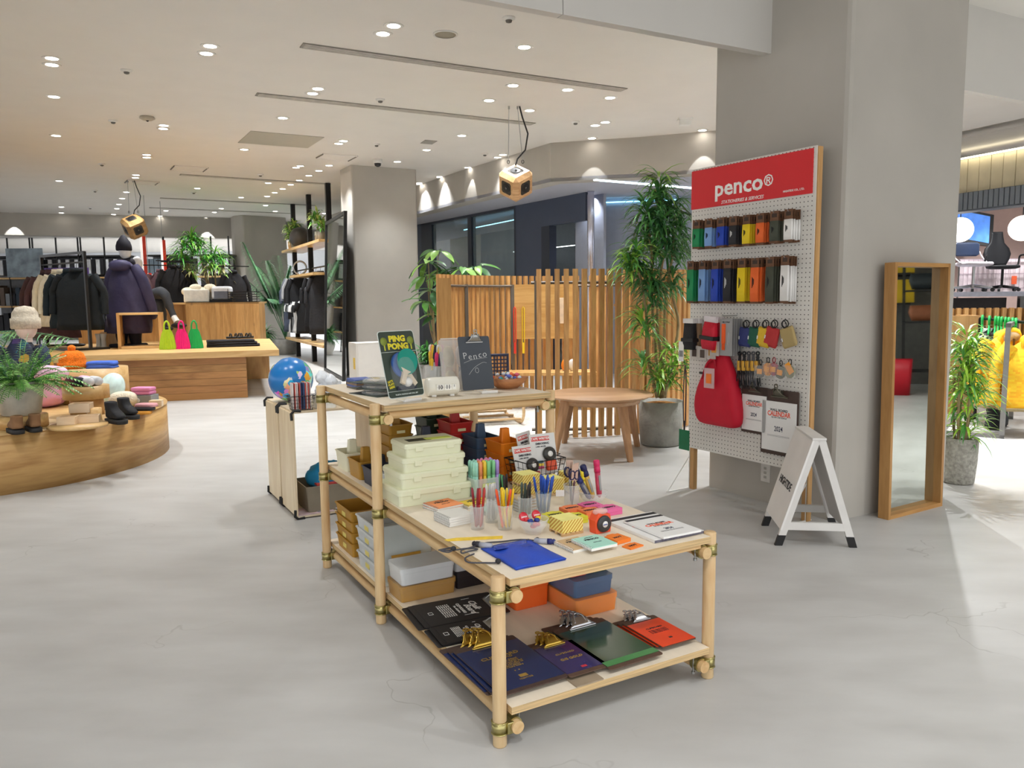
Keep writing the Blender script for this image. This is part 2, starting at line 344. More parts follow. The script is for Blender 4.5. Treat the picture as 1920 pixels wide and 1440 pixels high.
# glazed shop front
s0, s1, s2 = at(785, 421, ZB), at(970, 386, ZB), at(1098, 360, ZB); sd = (s2-s0).normalized(); sn = Vector((sd.y, -sd.x, 0))
if sn.y > 0: sn = -sn
def onS(px): return atP(px, 450, s0, sn)
def front(px0, px1, z0, z1, th, mat, name='trim_1', off=0., parent=None):
    a, b = onS(px0), onS(px1); o = -sn*off; q = -sn*th
    mb = MB().prism([(a.x+o.x, a.y+o.y), (b.x+o.x, b.y+o.y), (b.x+o.x+q.x, b.y+o.y+q.y), (a.x+o.x+q.x, a.y+o.y+q.y)], z0, z1)
    return ST(mb, name, mat, parent)
front(700, 790, 0, ZB, .08, NAVY, 'wall_shopfront')
front(967, 1015, 0, ZB, .08, NAVY, 'wall_shopfront')
front(1015, 1098, 2.45, ZB, .08, NAVY, 'wall_shopfront')
front(1015, 1030, 0, 2.45, .14, NAVYD, 'doorway_1')
front(1032, 1046, 0, 2.42, .04, M('#08080a', .9), 'doorway_1', off=.5)  # near-black sheet paints the unlit gap in the doorway
front(1046, 1098, 0, ZB, .05, M('#9a9fab', .6, 0, .03), 'wall_shopfront', off=.35)
for px_, d_ in ((1075, -.35), (1160, .1), (1240, .2)):
    p = onS(px_)+sn*d_ if d_ < 0 else onS(px_)-sn*d_; spot((p.x, p.y-.1, ZB-.03), 45, 110, .8, .05, col=(.85, .9, 1.))  # added spots without fixtures, brightening the shopfront passage wall
w = front(790, 967, 0, ZB-.03, .012, clearm('#90a4ac', .28, .03), 'window_1', off=.03)
for x0, x1 in ((789, 810), (877, 884), (964, 968)): front(x0, x1, 0, ZB, .10, NAVYD, 'window_frame')
for o in bpy.data.objects:
    if o.name.startswith('window_frame'): o.name = 'trim_2'
front(789, 967, ZB-.05, ZB, .10, NAVYD, 'trim_3')
front(789, 967, .0, .08, .10, NAVYD, 'trim_3')
# room seen through the glass
bk1 = onS(740)-sn*3.4; bk2 = onS(1010)-sn*3.2
mb = MB().prism([(bk1.x-1, bk1.y+1), (bk2.x+2.5, bk2.y-1.5), (bk2.x+2.6, bk2.y-1.4), (bk1.x-1, bk1.y+1.2)], 0, ZB+.3); ST(mb, 'wall_back', M('#8d9296', .7, 0, .04))
# polished pole at the end of the front
p = onS(1104); S(MB().lathe([(.055, 0), (.055, ZB-.06), (.045, ZB-.03), (.055, ZB)], 20), 'chrome_pole', M('#c9c9d6', .22, 1, .05), 'round polished metal pole at the right end of the dark shop front', 'pole', (p.x+.03, p.y, 0))
q0 = onS(1112); 
ST(MB().prism([(q0.x, q0.y+1.1), (q0.x+3.6, q0.y+.2), (q0.x+3.6, q0.y+.3), (q0.x, q0.y+1.2)], 0, ZB), 'wall_right', M('#9aa1b0', .65, 0, .03))
def strip(a, b, z, w, name, col, e, label, cat='light'):
    a = Vector((a[0], a[1], 0)); b = Vector((b[0], b[1], 0)); t = (b-a); n = t.length; rz = atan2(t.y, t.x); c = (a+b)/2
    return S(MB().box(-n/2, -w/2, 0, n/2, w/2, .015), name, M(col, .5, 0, 0, emit=e), label, cat, (c.x, c.y, z), rz)
a, b = at(1115, 339, ZB-.02), at(1330, 357, ZB-.02); strip(a, b, ZB-.016, .06, 'linear_light', '#e4f7ff', 3.0, 'long white linear light in the soffit behind the tall plant')
a, b = onS(808)-sn*.8, onS(968)-sn*.5; strip(a, b, ZB-.14, .02, 'linear_light', '#8fe0ff', 3.5, 'thin blue glowing strip imitating a neon reflection in the shop window')  # glowing strip added inside the room imitates the neon reflection in the glass
a, b = (q0.x+.1, q0.y+1.05), (q0.x+1.4, q0.y+.72); strip(a, b, ZB-.07, .02, 'linear_light', '#8fdcff', 2.5, 'short blue glowing strip imitating a reflection right of the polished pole')  # emissive strip stands in for a reflected light line
a, b = bk1+sn*.15, bk2+sn*.15; strip(a, b, 2.42, .03, 'linear_light', '#e8f2f4', 3., 'pale cove light at the back of the glazed room')
for px in (895, 945):
    p = onS(px)-sn*2.6
    t = T('display_shelf', 'dark display shelving %s inside the glazed room' % ('at left' if px == 895 else 'at right'), 'shelf', (p.x, p.y, 0), atan2(sd.y, sd.x))
    for z in (.5, .95, 1.35, 1.62): MB().box(-.32, -.15, z, .35, .15, z+.03).obj('shelf', BLACK, t)
    for x in (-.32, .32): MB().box(x, -.15, 0, x+.03, .15, 1.7).obj('post', BLACK, t)
    for k in range(4): MB().box(-.28+k*.16, -.1, .98, -.20+k*.16, .1, 1.1+rnd.random()*.12).obj('package', M(rnd.choice(['#3d4a42', '#55514a', '#2d3338', '#8c8a84']), .6), t)
# right background: upper light panel, grey corrugated band
pr = Vector((5.2, 10.2, 0))
n0 = Vector((0, -1, 0))
# walls enclosing the store, mostly far behind
ST(MB().box(-24, 26, 0, -2.0, 26.1, ZC), 'wall_back', M('#dfe3ea', .7, 0, .02))
ST(MB().box(-2.2, 26.5, 0, 16, 26.6, ZC+1), 'wall_back', M('#b8b4aa', .7, 0, .02))
# recessed ceiling pieces ------------------------------------------------
proto = T('downlight', 'round recessed downlight in the white ceiling', 'ceiling light', (0, 0, 0), 0, 'recessed downlights in the ceiling')
MB().lathe([(.052, -.004), (.075, -.004), (.078, 0), (.052, 0)], 20, cap=False).obj('trim_ring', M('#efece6', .5), proto)
MB().lathe([(.0, -.0025), (.052, -.0025), (.052, .0), (0, .0)], 20).obj('lens', M('#fff8ee', .5, 0, 0, emit=14.), proto)
for i, (x, y) in enumerate(DL+WASH):
    p = at(x, y, ZC)
    if i == 0: proto.location = (p.x, p.y, ZC-.001); o = proto; DLO = []
    else: o = dup(proto, (p.x, p.y, ZC-.001))
    DLO.append(((x, y), o))
for i, (x, y) in enumerate(WASH):
    p = at(x, y, ZC)-Vector((0, 0, .02)); n_ = Vector((-p.x, -p.y, 0)).normalized(); q = p+n_*(.30 if i < 5 else .12); spot(q, 42 if i < 5 else 15, 50, .12, .008, tgt=q-n_*.16+Vector((0, 0, -.75)))
# slot diffusers
def slot(pa, pb, w, label, nl=4):
    a, b = at(*pa, ZC), at(*pb, ZC); t = b-a; n = t.length
    r = T('air_diffuser', label, 'ceiling vent', ((a+b)/2)[:2]+(ZC-.001,), atan2(t.y, t.x), 'linear slot diffusers in the ceiling')
    MB().box(-n/2, -w/2, -.006, n/2, w/2, 0).obj('frame', M('#8d8880', .6), r)
    for k in range(nl):
        y = -w/2+w*(k+.5)/nl; MB().box(-n/2+.02, y-w/nl*.28, -.012, n/2-.02, y+w/nl*.28, -.006).obj('blade', M('#c9c4bb', .6), r)
slot((565, 84), (1170, 168), .13, 'long white slot diffuser, the nearest one in the ceiling')
slot((480, 176), (1000, 232), .13, 'long slot diffuser, second nearest in the ceiling')
slot((337, 327), (618, 345), .13, 'slot diffuser running behind the left pillar top', 3)
slot((300, 371), (590, 385), .12, 'thin far slot diffuser, nearer of the two above the back counter', 3)
slot((280, 389), (545, 400), .12, 'thin far slot diffuser, farther of the two above the back counter', 3)
def panel4(pts, label, name, mat, frame=None):
    P = [at(x, y, ZC) for x, y in pts]; c = sum(P, Vector())/4
    t = T(name, label, 'ceiling panel', (c.x, c.y, ZC-.001))
    MB().prism([((p-c).x, (p-c).y) for p in P][::-1], -.006, 0).obj('panel', mat, t)
    if frame:
        Q = [(p-c) for p in P]
        for i in range(4): a, b = Q[i]*1.03, Q[(i+1) % 4]*1.03; MB().tube([(a.x, a.y, -.006), (b.x, b.y, -.006)], .012, 4).obj('frame', frame[i % 2], t)
panel4([(470, 245), (608, 257), (577, 277), (446, 267)], 'large plain grey rectangular panel flush in the ceiling', 'ceiling_panel', M('#b9b4a8', .35, 0, .02))
fr = (CEIL, M('#77736c', .6))
panel4([(607, 288), (669, 292), (652, 301), (594, 295)], 'square access hatch right of the grey ceiling panel', 'access_hatch', CEIL, fr)
panel4([(328, 310), (389, 314), (380, 321), (321, 317)], 'square access hatch left of the grey ceiling panel', 'access_hatch', CEIL, fr)
panel4([(240, 337), (297, 341), (290, 346), (235, 342)], 'far access hatch above the hanging cube speaker', 'access_hatch', CEIL, fr)
panel4([(797, 262), (820, 264), (810, 270), (788, 268)], 'small grey square vent near the left pillar', 'ceiling_vent', M('#9b968e', .5))
# detectors
det = None; DTO = []
for i, (x, y) in enumerate([(237, 131), (212, 226), (191, 307), (713, 186), (706, 270), (488, 327), (909, 288), (954, 33), (1079, 228), (178, 357), (169, 389), (363, 360)]):
    p = at(x, y, ZC)
    if det is None:
        det = T('smoke_detector', 'small white and grey ceiling detector', 'detector', p, 0, 'small ceiling detectors')
        MB().lathe([(.05, 0), (.048, -.012), (.03, -.02), (.03, -.0201)][::-1], 16).obj('base', WHITE, det)
        MB().lathe([(.026, -.02), (.022, -.034), (.004, -.04)][::-1], 14).obj('sensor', M('#6b6862', .5), det); DTO.append(((x, y), det))
    else: DTO.append(((x, y), dup(det, p)))
p = at(276, 219, ZC); t = T('smoke_detector', 'larger flat beige detector near the left ceiling lamps', 'detector', p)
MB().lathe([(.075, 0), (.085, -.02), (.05, -.04), (.01, -.045)][::-1], 20).obj('base', M('#b8ae9b', .5), t); MB().lathe([(.02, -.044), (.005, -.055)][::-1], 10).obj('sensor', BLACK, t)
p = at(835, 64, ZC); t = T('ceiling_speaker', 'round beige ceiling speaker grille beside the nearest slot diffuser', 'speaker', p)
MB().lathe([(.0, -.006), (.085, -.006), (.085, 0), (0, 0)], 28).obj('grille', M('#a39c8a', .7, 0, .1, 200), t); MB().lathe([(.085, -.008), (.1, -.006), (.1, 0), (.085, 0)], 28, cap=False).obj('rim', WHITE, t)
p = at(1284, 222, ZC); t = T('emergency_speaker', 'small white stepped speaker on the ceiling near the big pillar', 'speaker', p)
MB().box(-.08, -.06, -.02, .08, .06, 0).obj('base', WHITE, t); MB().prism([(-.07, -.05), (.07, -.05), (.055, .05), (-.055, .05)], -.08, -.02).obj('horn', WHITE, t)
for x, y, l in ((708, 299, 'white dome camera hanging at the top of the left pillar'), (520, 408, 'white dome camera at the top of the far grey pillar')):
    p = at(x, y, ZC); t = T('dome_camera', l, 'camera', p)
    MB().lathe([(.07, 0), (.07, -.05), (.06, -.06), (.055, -.06)][::-1], 20).obj('housing', WHITE, t); MB().lathe([(.055, -.06), (.045, -.095), (.015, -.11), (.001, -.112)][::-1], 16).obj('dome', M('#2a2a2c', .1), t)
# hanging cube speakers
def cube_speaker(px, py, z, size, label, wires, cube=WOOD('#b98d5d', '#d9b283', 'x', 9)):
    p = at(px, py, ZC) if z is None else atY(px, py, z)
    t = T('cube_speaker', label, 'speaker', p)
    e = Euler((R(35), R(28), R(22))); rot = Matrix.Rotation(R(12), 4, 'X') @ Matrix.Rotation(R(48), 4, 'Z')
    h = size/2
    m = MB(); m.m = Matrix.Rotation(R(38), 4, 'X') @ Matrix.Rotation(R(0), 4, 'Y') @ Matrix.Rotation(R(45), 4, 'Z')
    bm = bmesh.new(); bmesh.ops.create_cube(bm, size=size); bmesh.ops.bevel(bm, geom=bm.edges[:], offset=size*.14, segments=1, affect='EDGES'); bm.verts.index_update()
    m.add([v.co[:] for v in bm.verts], [[v.index for v in f.verts] for f in bm.faces]); bm.free()
    m.obj('cabinet', cube, t)
    for ax in range(6):
        r = [Matrix(), Matrix.Rotation(pi, 4, 'X'), Matrix.Rotation(pi/2, 4, 'X'), Matrix.Rotation(-pi/2, 4, 'X'), Matrix.Rotation(pi/2, 4, 'Y'), Matrix.Rotation(-pi/2, 4, 'Y')][ax]
        q = MB(); q.m = m.m @ r; a = size*.24
        q.k = 0; q.prism([(-a, -a*.75), (-a*.75, -a), (a*.75, -a), (a, -a*.75), (a, a*.75), (a*.75, a), (-a*.75, a), (-a, a*.75)], h-.001, h+.0015)
        q.k = 1; q.lathe([(.0, h+.004), (size*.05, h+.006), (size*.07, h+.002), (size*.17, h+.008), (size*.19, h+.006), (size*.19, h)][::-1], 18)
        q.k = 2; q.lathe([(.0, h+.014), (size*.045, h+.010), (size*.05, h+.004)][::-1], 12)
        q.obj('driver', [M('#3a332b', .6), M('#151413', .5), M('#6a6a68', .25, .8)] , t)
    top = size*.80
    L_ = ZC-p.z-.01
    for dx in (-.08, .08):
        MB().cyl((dx*1.0, 0, top-.02), (dx*.6-.02, 0, L_), .004, n=6).obj('wire', STEEL, t)
        MB().tube([(dx+.014*cos(a), 0, top-.01+.02*sin(a)) for a in [k*pi/4 for k in range(8)]], .004, 6, closed=True).obj('hook', BLACK, t)
        MB().box(dx*.6-.03, -.01, L_-.03, dx*.6-.01, .01, L_).obj('anchor', STEEL, t)
    MB().tube([(.05, 0, L_), (.08, .0, L_*.8+top*.2), (.14, 0, L_*.5+top*.5), (.11, 0, L_*.2+top*.8), (.02, 0, top+.02), (.0, 0, top-.05)], .009, 6).obj('cable', BLACK, t)
    return t
cube_speaker(967, 343, 8.9, .30, 'light wooden cube speaker hanging from wires, the nearer one', 2)
cube_speaker(252, 425, 14.0, .33, 'wooden cube speaker hanging from wires, the farther one at left', 2, WOOD('#96713f', '#b48e5a', 'x', 9))

# each lamp and detector is told by the landmark it hangs nearest to
LM = [((252, 345), 'the far hanging cube speaker'), ((955, 213), 'the near hanging cube speaker'), ((525, 262), 'the grey ceiling panel'), ((565, 84), 'the left end of the nearest slot diffuser'), ((1170, 168), 'the right end of the nearest slot diffuser'), ((480, 176), 'the left end of the second slot diffuser'), ((835, 64), 'the round ceiling speaker'), ((276, 219), 'the flat beige detector'), ((355, 315), 'the left access hatch'), ((632, 292), 'the right access hatch'), ((708, 299), 'the dome camera on the left pillar'), ((520, 408), 'the far grey pillar'), ((800, 266), 'the small square vent'), ((1284, 222), 'the white stepped speaker'), ((1032, 268), 'the bend of the right bulkhead'), ((580, 355), 'the tops of the black shelving posts'), ((0, 398), 'the left end of the far bulkhead'), ((0, 110), 'the left frame edge')]
ORD = ['nearest', 'second nearest', 'third nearest', 'fourth nearest', 'fifth nearest', 'sixth nearest', 'seventh nearest', 'eighth nearest', 'ninth nearest', 'tenth nearest', 'eleventh nearest', 'twelfth nearest']
def told_by(items, what):
    grp = {}
    for (x, y), o in items:
        d, nm = min((math.hypot(x-a, (y-b)*1.6), n) for (a, b), n in LM); grp.setdefault(nm, []).append((d, o))
    for nm, l in grp.items():
        for r, (d, o) in enumerate(sorted(l, key=lambda q: q[0])): o['label'] = '%s, the %s to %s' % (what, ORD[min(r, 11)], nm)
told_by(DLO, 'round downlight'); told_by(DTO, 'small ceiling detector')
def ordered(objs, fmt):          # label a row of alike things by their place from the left as seen from the aisle
    W9 = ['first', 'second', 'third', 'fourth', 'fifth', 'sixth', 'seventh', 'eighth', 'ninth', 'tenth', 'eleventh', 'twelfth', 'thirteenth', 'fourteenth']
    for i, o in enumerate(sorted(objs, key=lambda o: o.location.x/o.location.y)): o['label'] = fmt % W9[min(i, 13)]
# ================================================================ the pipe-framed display table
TH = .5133; TO = Vector((-.0455, 2.1401, 0)); TA = Vector((cos(TH), sin(TH), 0)); TB = Vector((-sin(TH), cos(TH), 0))
def TP(a, b, z=0.): return TO+TA*a+TB*b+Vector((0, 0, z))
TW, D1, D2, H1, H2 = .808, .999, .756, .507, .885
tab = T('display_table', 'pale wooden pole-framed display table in two heights with metal clamps', 'table', TO, TH)
def board(name, x0, y0, z0, x1, y1, z1, parent, grain=PLYT):
    m = MB(); m.box(x0, y0, z0, x1, y1, z1); m.mi = [1, 1, 1, 1, 0, 0]; return m.obj(name, [grain, PLYE], parent)
board('tabletop', .024, -.028, .483, .786, .986, .505, tab)
board('shelf', .024, .992, .483, .786, 1.80, .505, tab)
board('tabletop', .024, .958, .861, .786, 1.80, .885, tab)
board('shelf', .024, -.03, .100, .786, .986, .122, tab)
board('shelf', .024, .992, .100, .786, 1.80, .122, tab)
for x, y, h in ((0, 0, H1+.004), (TW, 0, H1+.004), (0, D1, H2+.004), (TW, D1, H2+.004), (0, D1+D2, H2+.004), (TW, D1+D2, H2+.004)):
    MB().lathe([(.019, 0), (.021, .004), (.021, h-.003), (.019, h)], 18).obj('post', PINE, tab, (x, y, 0))
for x in (.043, TW-.043):
    for z, y0, y1 in ((.452, -.034, 1.80), (.827, D1-.034, 1.80), (.058, -.034, 1.80)):
        m = MB().cyl((0, y0, 0), (0, y1, 0), .0195, n=16); m.obj('rail', PINEY, tab, (x, 0, z))
for y, z in ((.99, .452), (1.80-.05, .452), (1.75, .058)): pass
MB().cyl((.05, 0, 0), (TW-.05, 0, 0), .016, n=14).obj('crossbar', PINEX, tab, (0, .985, .842))
MB().cyl((.05, 0, 0), (TW-.05, 0, 0), .016, n=14).obj('crossbar', PINEX, tab, (0, 1.77, .842))
MB().box(.06, -.022, 0, TW-.06, .0, .014).obj('batten', PINEX, tab, (0, 0, .469))
cl = MB()
cl.k = 0; cl.lathe([(.0215, -.016), (.0245, -.016), (.0245, .016), (.0215, .016)], 18, cap=False)
for z in (-.017, .017): cl.lathe([(.0245, z-.002), (.0265, z), (.0245, z+.002)], 18)
cl.cyl((.043, -.016, 0), (.043, .016, 0), .0235, n=18)
cl.box(.012, -.027, -.018, .034, .027, .018, .003)
cl.k = 1
for y in (.03,): cl.cyl((.030, y, -.026), (.030, y, .026), .0032, n=6); cl.cyl((.030, y, -.024), (.030, y, -.016), .0065, n=6); cl.cyl((.030, y, .016), (.030, y, .022), .0065, n=6)
cl.box(.02, .022, -.010, .05, .030, .010, .002); cl.box(-.008, .024, -.012, .02, .032, .012, .002)
cl.cyl((.064, 0, -.03), (.064, 0, .028), .0032, n=6); cl.cyl((.064, 0, -.03), (.064, 0, -.022), .0065, n=6)
clm = cl.mesh('clamp', [OLIVE, STEEL])
for x, y, zs in ((0, 0, (.452, .058)), (TW, 0, (.452, .058)), (0, D1, (.452, .058, .827)), (TW, D1, (.452, .058, .827)), (0, D1+D2, (.452, .058, .827)), (TW, D1+D2, (.452, .058, .827))):
    for z in zs:
        o = bpy.data.objects.new('clamp', clm); COL.objects.link(o); o.parent = tab; o.location = (x, y, z); o.scale = (1 if x == 0 else -1, 1, 1)
TS = .5055; US = .8855; BS = .1225
# ---------------------------------------------------------------- tubs and boxes
def rr(w, d, r, z, n=4):
    out = []
    for sx, sy, a0 in ((1, 1, 0), (-1, 1, 90), (-1, -1, 180), (1, -1, 270)):
        for k in range(n+1):
            a = R(a0+90*k/n); out.append((sx*(w/2-r)+r*cos(a), sy*(d/2-r)+r*sin(a), z))
    return out
def tub_mb(w, d, h, taper=.9, t=.003, rim=.006, r=.012):
    m = MB(); wb, db = w*taper, d*taper
    m.rings([rr(wb, db, r, 0), rr(wb*.5+w*.5-.001, db*.5+d*.5-.001, r, h*.5), rr(w, d, r, h-.006), rr(w+rim, d+rim, r, h-.005), rr(w+rim, d+rim, r, h), rr(w-t*2, d-t*2, r*.9, h), rr(wb-t*2, db-t*2, r*.9, t), rr(.002, .002, .0005, t)], smooth=False)
    return m
def caddy(col, loc, rz, label, group, w=.115, d=.16, h=.07, handle=True, rough=.4):
    t = T('caddy', label, 'caddy', loc, rz, group)
    tub_mb(w, d, h).obj('tub', col, t)
    if handle:
        m = MB(); hw = .028
        m.rings([rr(.05, .034, .006, .004), rr(.046, .032, .006, h*.9), rr(.036, .026, .006, h+.052), rr(.026, .016, .005, h+.053), rr(.026, .016, .004, h+.03)], smooth=False); m.obj('handle', col, t)
    MB().box(-.02, -d*.487-.0006, h*.35, .02, -d*.485, h*.62).obj('label', M('#efe6b0', .5), t, rot=(R(-3), 0, 0))
    return t
P_ = lambda h, r=.42: M(h, r, 0, .04, 8)
MUST, IVORY, NVY, DGRN, RED_, SLATE_, ORNG, ORNR = P_('#b0822c'), P_('#e9e5c8'), P_('#262b3c'), P_('#2c3d2a'), P_('#c22d26'), P_('#41566f'), P_('#f08418'), P_('#f0552a')
IVOT = M('#e8e9c9', .35, 0, .03, 8); TRN = clearm('#e6ebe9', .45, .2)
gz = 'handled plastic caddies on the middle shelf'
caddy(IVORY, TP(.10, 1.62, TS), TH, 'ivory plastic caddy with a handle at the left end of the middle shelf', gz, h=.085)
caddy(MUST, TP(.10, 1.43, TS), TH, 'mustard plastic caddy standing between the ivory and the navy caddy', gz, h=.08)
caddy(NVY, TP(.105, 1.25, TS), TH, 'navy plastic caddy beside the tall left post', gz, h=.075)
t = T('storage_bin', 'translucent bin holding cards beside the ivory box stack', 'bin', TP(.115, 1.07, TS), TH)
tub_mb(.105, .13, .08).obj('tub', TRN, t); MB().box(-.02, -.066, .03, .02, -.0645, .05).obj('label', M('#e8e07a', .5), t)
s_ = S(MB().box(-.025, -.002, 0, .025, .002, .12).box(-.022, -.006, 0, .028, -.003, .105), 'picture_card', M('#d8cfe2', .4, 0, .2, 40), 'lilac and orange cards standing in the translucent bin', 'card', TP(.115, 1.07, TS+.004), TH+.3)
def stack(col, a, b, n, label, pitch=.05, z=TS, **k):
    for i in range(n):
        caddy(col, TP(a, b, z+i*pitch), TH, label+('topmost with its handle showing' if i == n-1 else ['lowest', 'second from the bottom', 'third from the bottom', 'fourth from the bottom'][i]+' of the stack'), 'stacked caddies on the middle shelf', handle=(i == n-1), **k)
stack(IVORY, .10, 1.735-.0, 2, 'ivory caddy behind the mustard stack, ')  if False else None
stack(MUST, .27, 1.50, 4, 'mustard caddy in the rear stack, ')
stack(NVY, .34, 1.30, 3, 'black-navy caddy behind the ivory boxes, ')
stack(DGRN, .49, 1.58, 4, 'dark green caddy, ')
stack(RED_, .53, 1.40, 4, 'red caddy, ')
stack(SLATE_, .58, 1.235, 3, 'slate blue caddy, ')
stack(ORNG, .615, 1.07, 3, 'orange caddy at the right end, ')
# ivory lidded boxes
z = TS
for i, (w, d, h) in enumerate([(.318, .235, .066), (.292, .215, .060), (.268, .195, .056), (.245, .175, .052)]):
    t = T('lidded_box', 'ivory lidded plastic box, %s of the tapering stack' % ['largest and lowest', 'second from the bottom', 'second from the top', 'smallest and topmost, with a label'][i], 'box', TP(.185+.003*i, .955, z), TH, 'ivory lidded boxes')
    MB().rings([rr(w*.95, d*.94, .012, 0), rr(w*.965, d*.955, .014, h*.68), rr(.01, .01, .002, h*.68)], smooth=False).obj('body', IVOT, t)
    MB().rings([rr(w*.99, d*.985, .016, h*.62), rr(w, d, .018, h*.66), rr(w, d, .018, h-.006), rr(w-.01, d-.01, .015, h), rr(.01, .01, .002, h)], smooth=False).obj('lid', IVOT, t)
    for x in (-w*.27, w*.27): MB().box(x-.016, -d/2-.004, h*.42, x+.016, -d/2+.001, h*.80, .002).obj('latch', IVOT, t)
    if i == 3:
        MB().box(-.085, -.03, h, .01, .02, h+.001).obj('label', M('#2f3020', .5), t); MB().box(-.01, -.028, h, .10, .012, h+.0015).obj('label', M('#d9e76a', .5), t)
    z += h
# clear box of highlighters
hb = TP(.395, .85, TS)
t = T('clear_bin', 'clear ribbed plastic bin full of pastel highlighters', 'bin', hb, TH); tub_mb(.125, .095, .078).obj('tub', clearm('#eef3f0', .32, .15), t); MB().box(-.028, -.0475, .03, .03, -.046, .058).obj('label', M('#dfe59a', .5), t)
pens = {}
def marker(col, cap, r, L_, loc, tilt, az, label, group, name='marker', cat='marker'):
    key = (name, r, L_)
    if key not in pens:
        b = MB().lathe([(r*.4, 0), (r*.9, .006), (r, .012), (r, L_*.62)], 8).mesh('barrel', WHITE); c_ = MB().lathe([(r*1.12, L_*.58), (r*1.12, L_*.93), (r*.8, L_*.98), (r*.3, L_)], 8).mesh('cap', WHITE); pens[key] = (b, c_)
    b, c_ = pens[key]; t = T(name, label, cat, loc, group=group); t.rotation_euler = (Matrix.Rotation(az, 3, 'Z') @ Matrix.Rotation(tilt, 3, 'X')).to_euler()
    for nm, me, mt in (('barrel', b, col), ('cap', c_, cap)):
        kk = (key, nm, mt.name)
        if kk not in pens: q = me.copy(); q.materials[0] = mt; pens[kk] = q
        o = bpy.data.objects.new(nm, pens[kk]); COL.objects.link(o); o.parent = t
    return t
HC = [('#a6e3cd', 'mint'), ('#f49a66', 'coral orange'), ('#f3d044', 'yellow'), ('#8fd79a', 'light green'), ('#ef8fb4', 'pink'), ('#b79be0', 'lilac')]
k = 0
for col in range(6):
    for row in range(4):
        i = [0, 1, 2, 3, 3, 5][col] if row < 2 else [0, 0, 4, 4, 4, 5][col]
        h, nm = HC[i]; c = P_(h, .3)
        marker(c, c, .0072, .14, hb+TA*(-.046+col*.0185)+TB*(-.030+row*.02)+Vector((0, 0, .004)), R(rnd.uniform(-5, 3)), rnd.uniform(-.5, .5), '%s highlighter in the clear bin, %s row, column %s' % (nm, ['front', 'second', 'third', 'rear'][row], ['one', 'two', 'three', 'four', 'five', 'six'][col]), nm+' highlighters', 'highlighter')
# wire basket with blister packs
def wire_basket(loc, rz, w, d, h, label, taper=.82, nw=8, nd=5, nh=4, r=.0011, mat=BLACKM):
    t = T('wire_basket', label, 'basket', loc, rz); m = MB()
    def cor(z): k = taper+(1-taper)*z/h; return w*k/2, d*k/2
    for i in range(nh+1):
        z = .002+(h-.002)*i/nh; a, b = cor(z); m.tube([(-a, -b, z), (a, -b, z), (a, b, z), (-a, b, z)], r*(2 if i == nh else 1), 5, closed=True)
    a0, b0 = cor(0); a1, b1 = cor(h)
    for i in range(nw+1):
        f = -1+2*i/nw
        for s in (-1, 1): m.tube([(f*a0, s*b0, .002), (f*a1, s*b1, h)], r, 5)
        m.tube([(f*a0, -b0, .002), (f*a0, b0, .002)], r, 5)
    for i in range(nd+1):
        f = -1+2*i/nd
        for s in (-1, 1): m.tube([(s*a0, f*b0, .002), (s*a1, f*b1, h)], r, 5)
    m.obj('wire_body', mat, t)
    for s in (-1, 1): MB().tube([(s*a1, -.02, h), (s*(a1+.02), -.02, h+.004), (s*(a1+.022), .02, h+.004), (s*a1, .02, h)], .0018, 5).obj('handle', mat, t)
    return t
bb = TP(.665, .895, TS)
wire_basket(bb, TH+.12, .205, .16, .115, 'black wire basket holding tape writer packs')
TXB = M('#22222a', .5); TXW = M('#f4f2ec', .5, emit=0); TXR = M('#d43a34', .5)
def tape_pack(a, b, z, lean, rz, label, col):
    t = T('blister_pack', label, 'pack', TP(a, b, z), TH+rz, 'tape writer packs in the wire basket', rot=(R(lean), 0, TH+rz)); t.scale = (1.12,)*3
    MB().box(-.055, -.001, 0, .055, .001, .155).obj('card', M('#dcdad6', .4, 0, .02), t)
    MB().box(-.048, -.0016, .128, .03, -.001, .144).obj('label_band', TXR, t); text('TAPE WRITER', .013, TXW, t, (-.009, -.0018, .136), (pi/2, 0, 0), .02)
    text('EMBOSSING', .011, TXB, t, (-.002, -.0014, .117), (pi/2, 0, 0), .03); text('LABEL MAKER', .007, TXB, t, (-.01, -.0014, .106), (pi/2, 0, 0), .02)
    m = MB(); m.m = Matrix.Translation((.02, -.006, .075)) @ Matrix.Rotation(pi/2, 4, 'X'); m.k = 0; m.lathe([(.0, -.006), (.026, -.006), (.028, .004), (.024, .009), (.0, .010)], 18); m.k = 1; m.lathe([(.0, .0105), (.011, .0105), (.011, .009)][::-1], 12); m.obj('tape_dial', [M('#3b3936', .3), TXW], t)
    MB().box(.0, -.02, .012, .042, -.002, .05, .005).obj('tape_body', col, t)
    for j, cc in enumerate(['#c33a6a', '#efcf3a', '#3a6a7a']): MB().box(-.045, -.012, .022+j*.011, -.012, -.002, .031+j*.011).obj('tape_roll', M(cc, .4), t)
    return t
tape_pack(.715, .885, TS+.04, -14, -.05, 'grey tape writer pack with red title band facing the front', P_('#e2542b'))
tape_pack(.665, .935, TS+.045, -12, .55, 'tape writer pack with a yellow tool leaning left at the back', P_('#e8c728'))
tape_pack(.625, .86, TS+.005, -18, .12, 'lower tape writer pack at the front left of the wire basket', P_('#a9423c'))
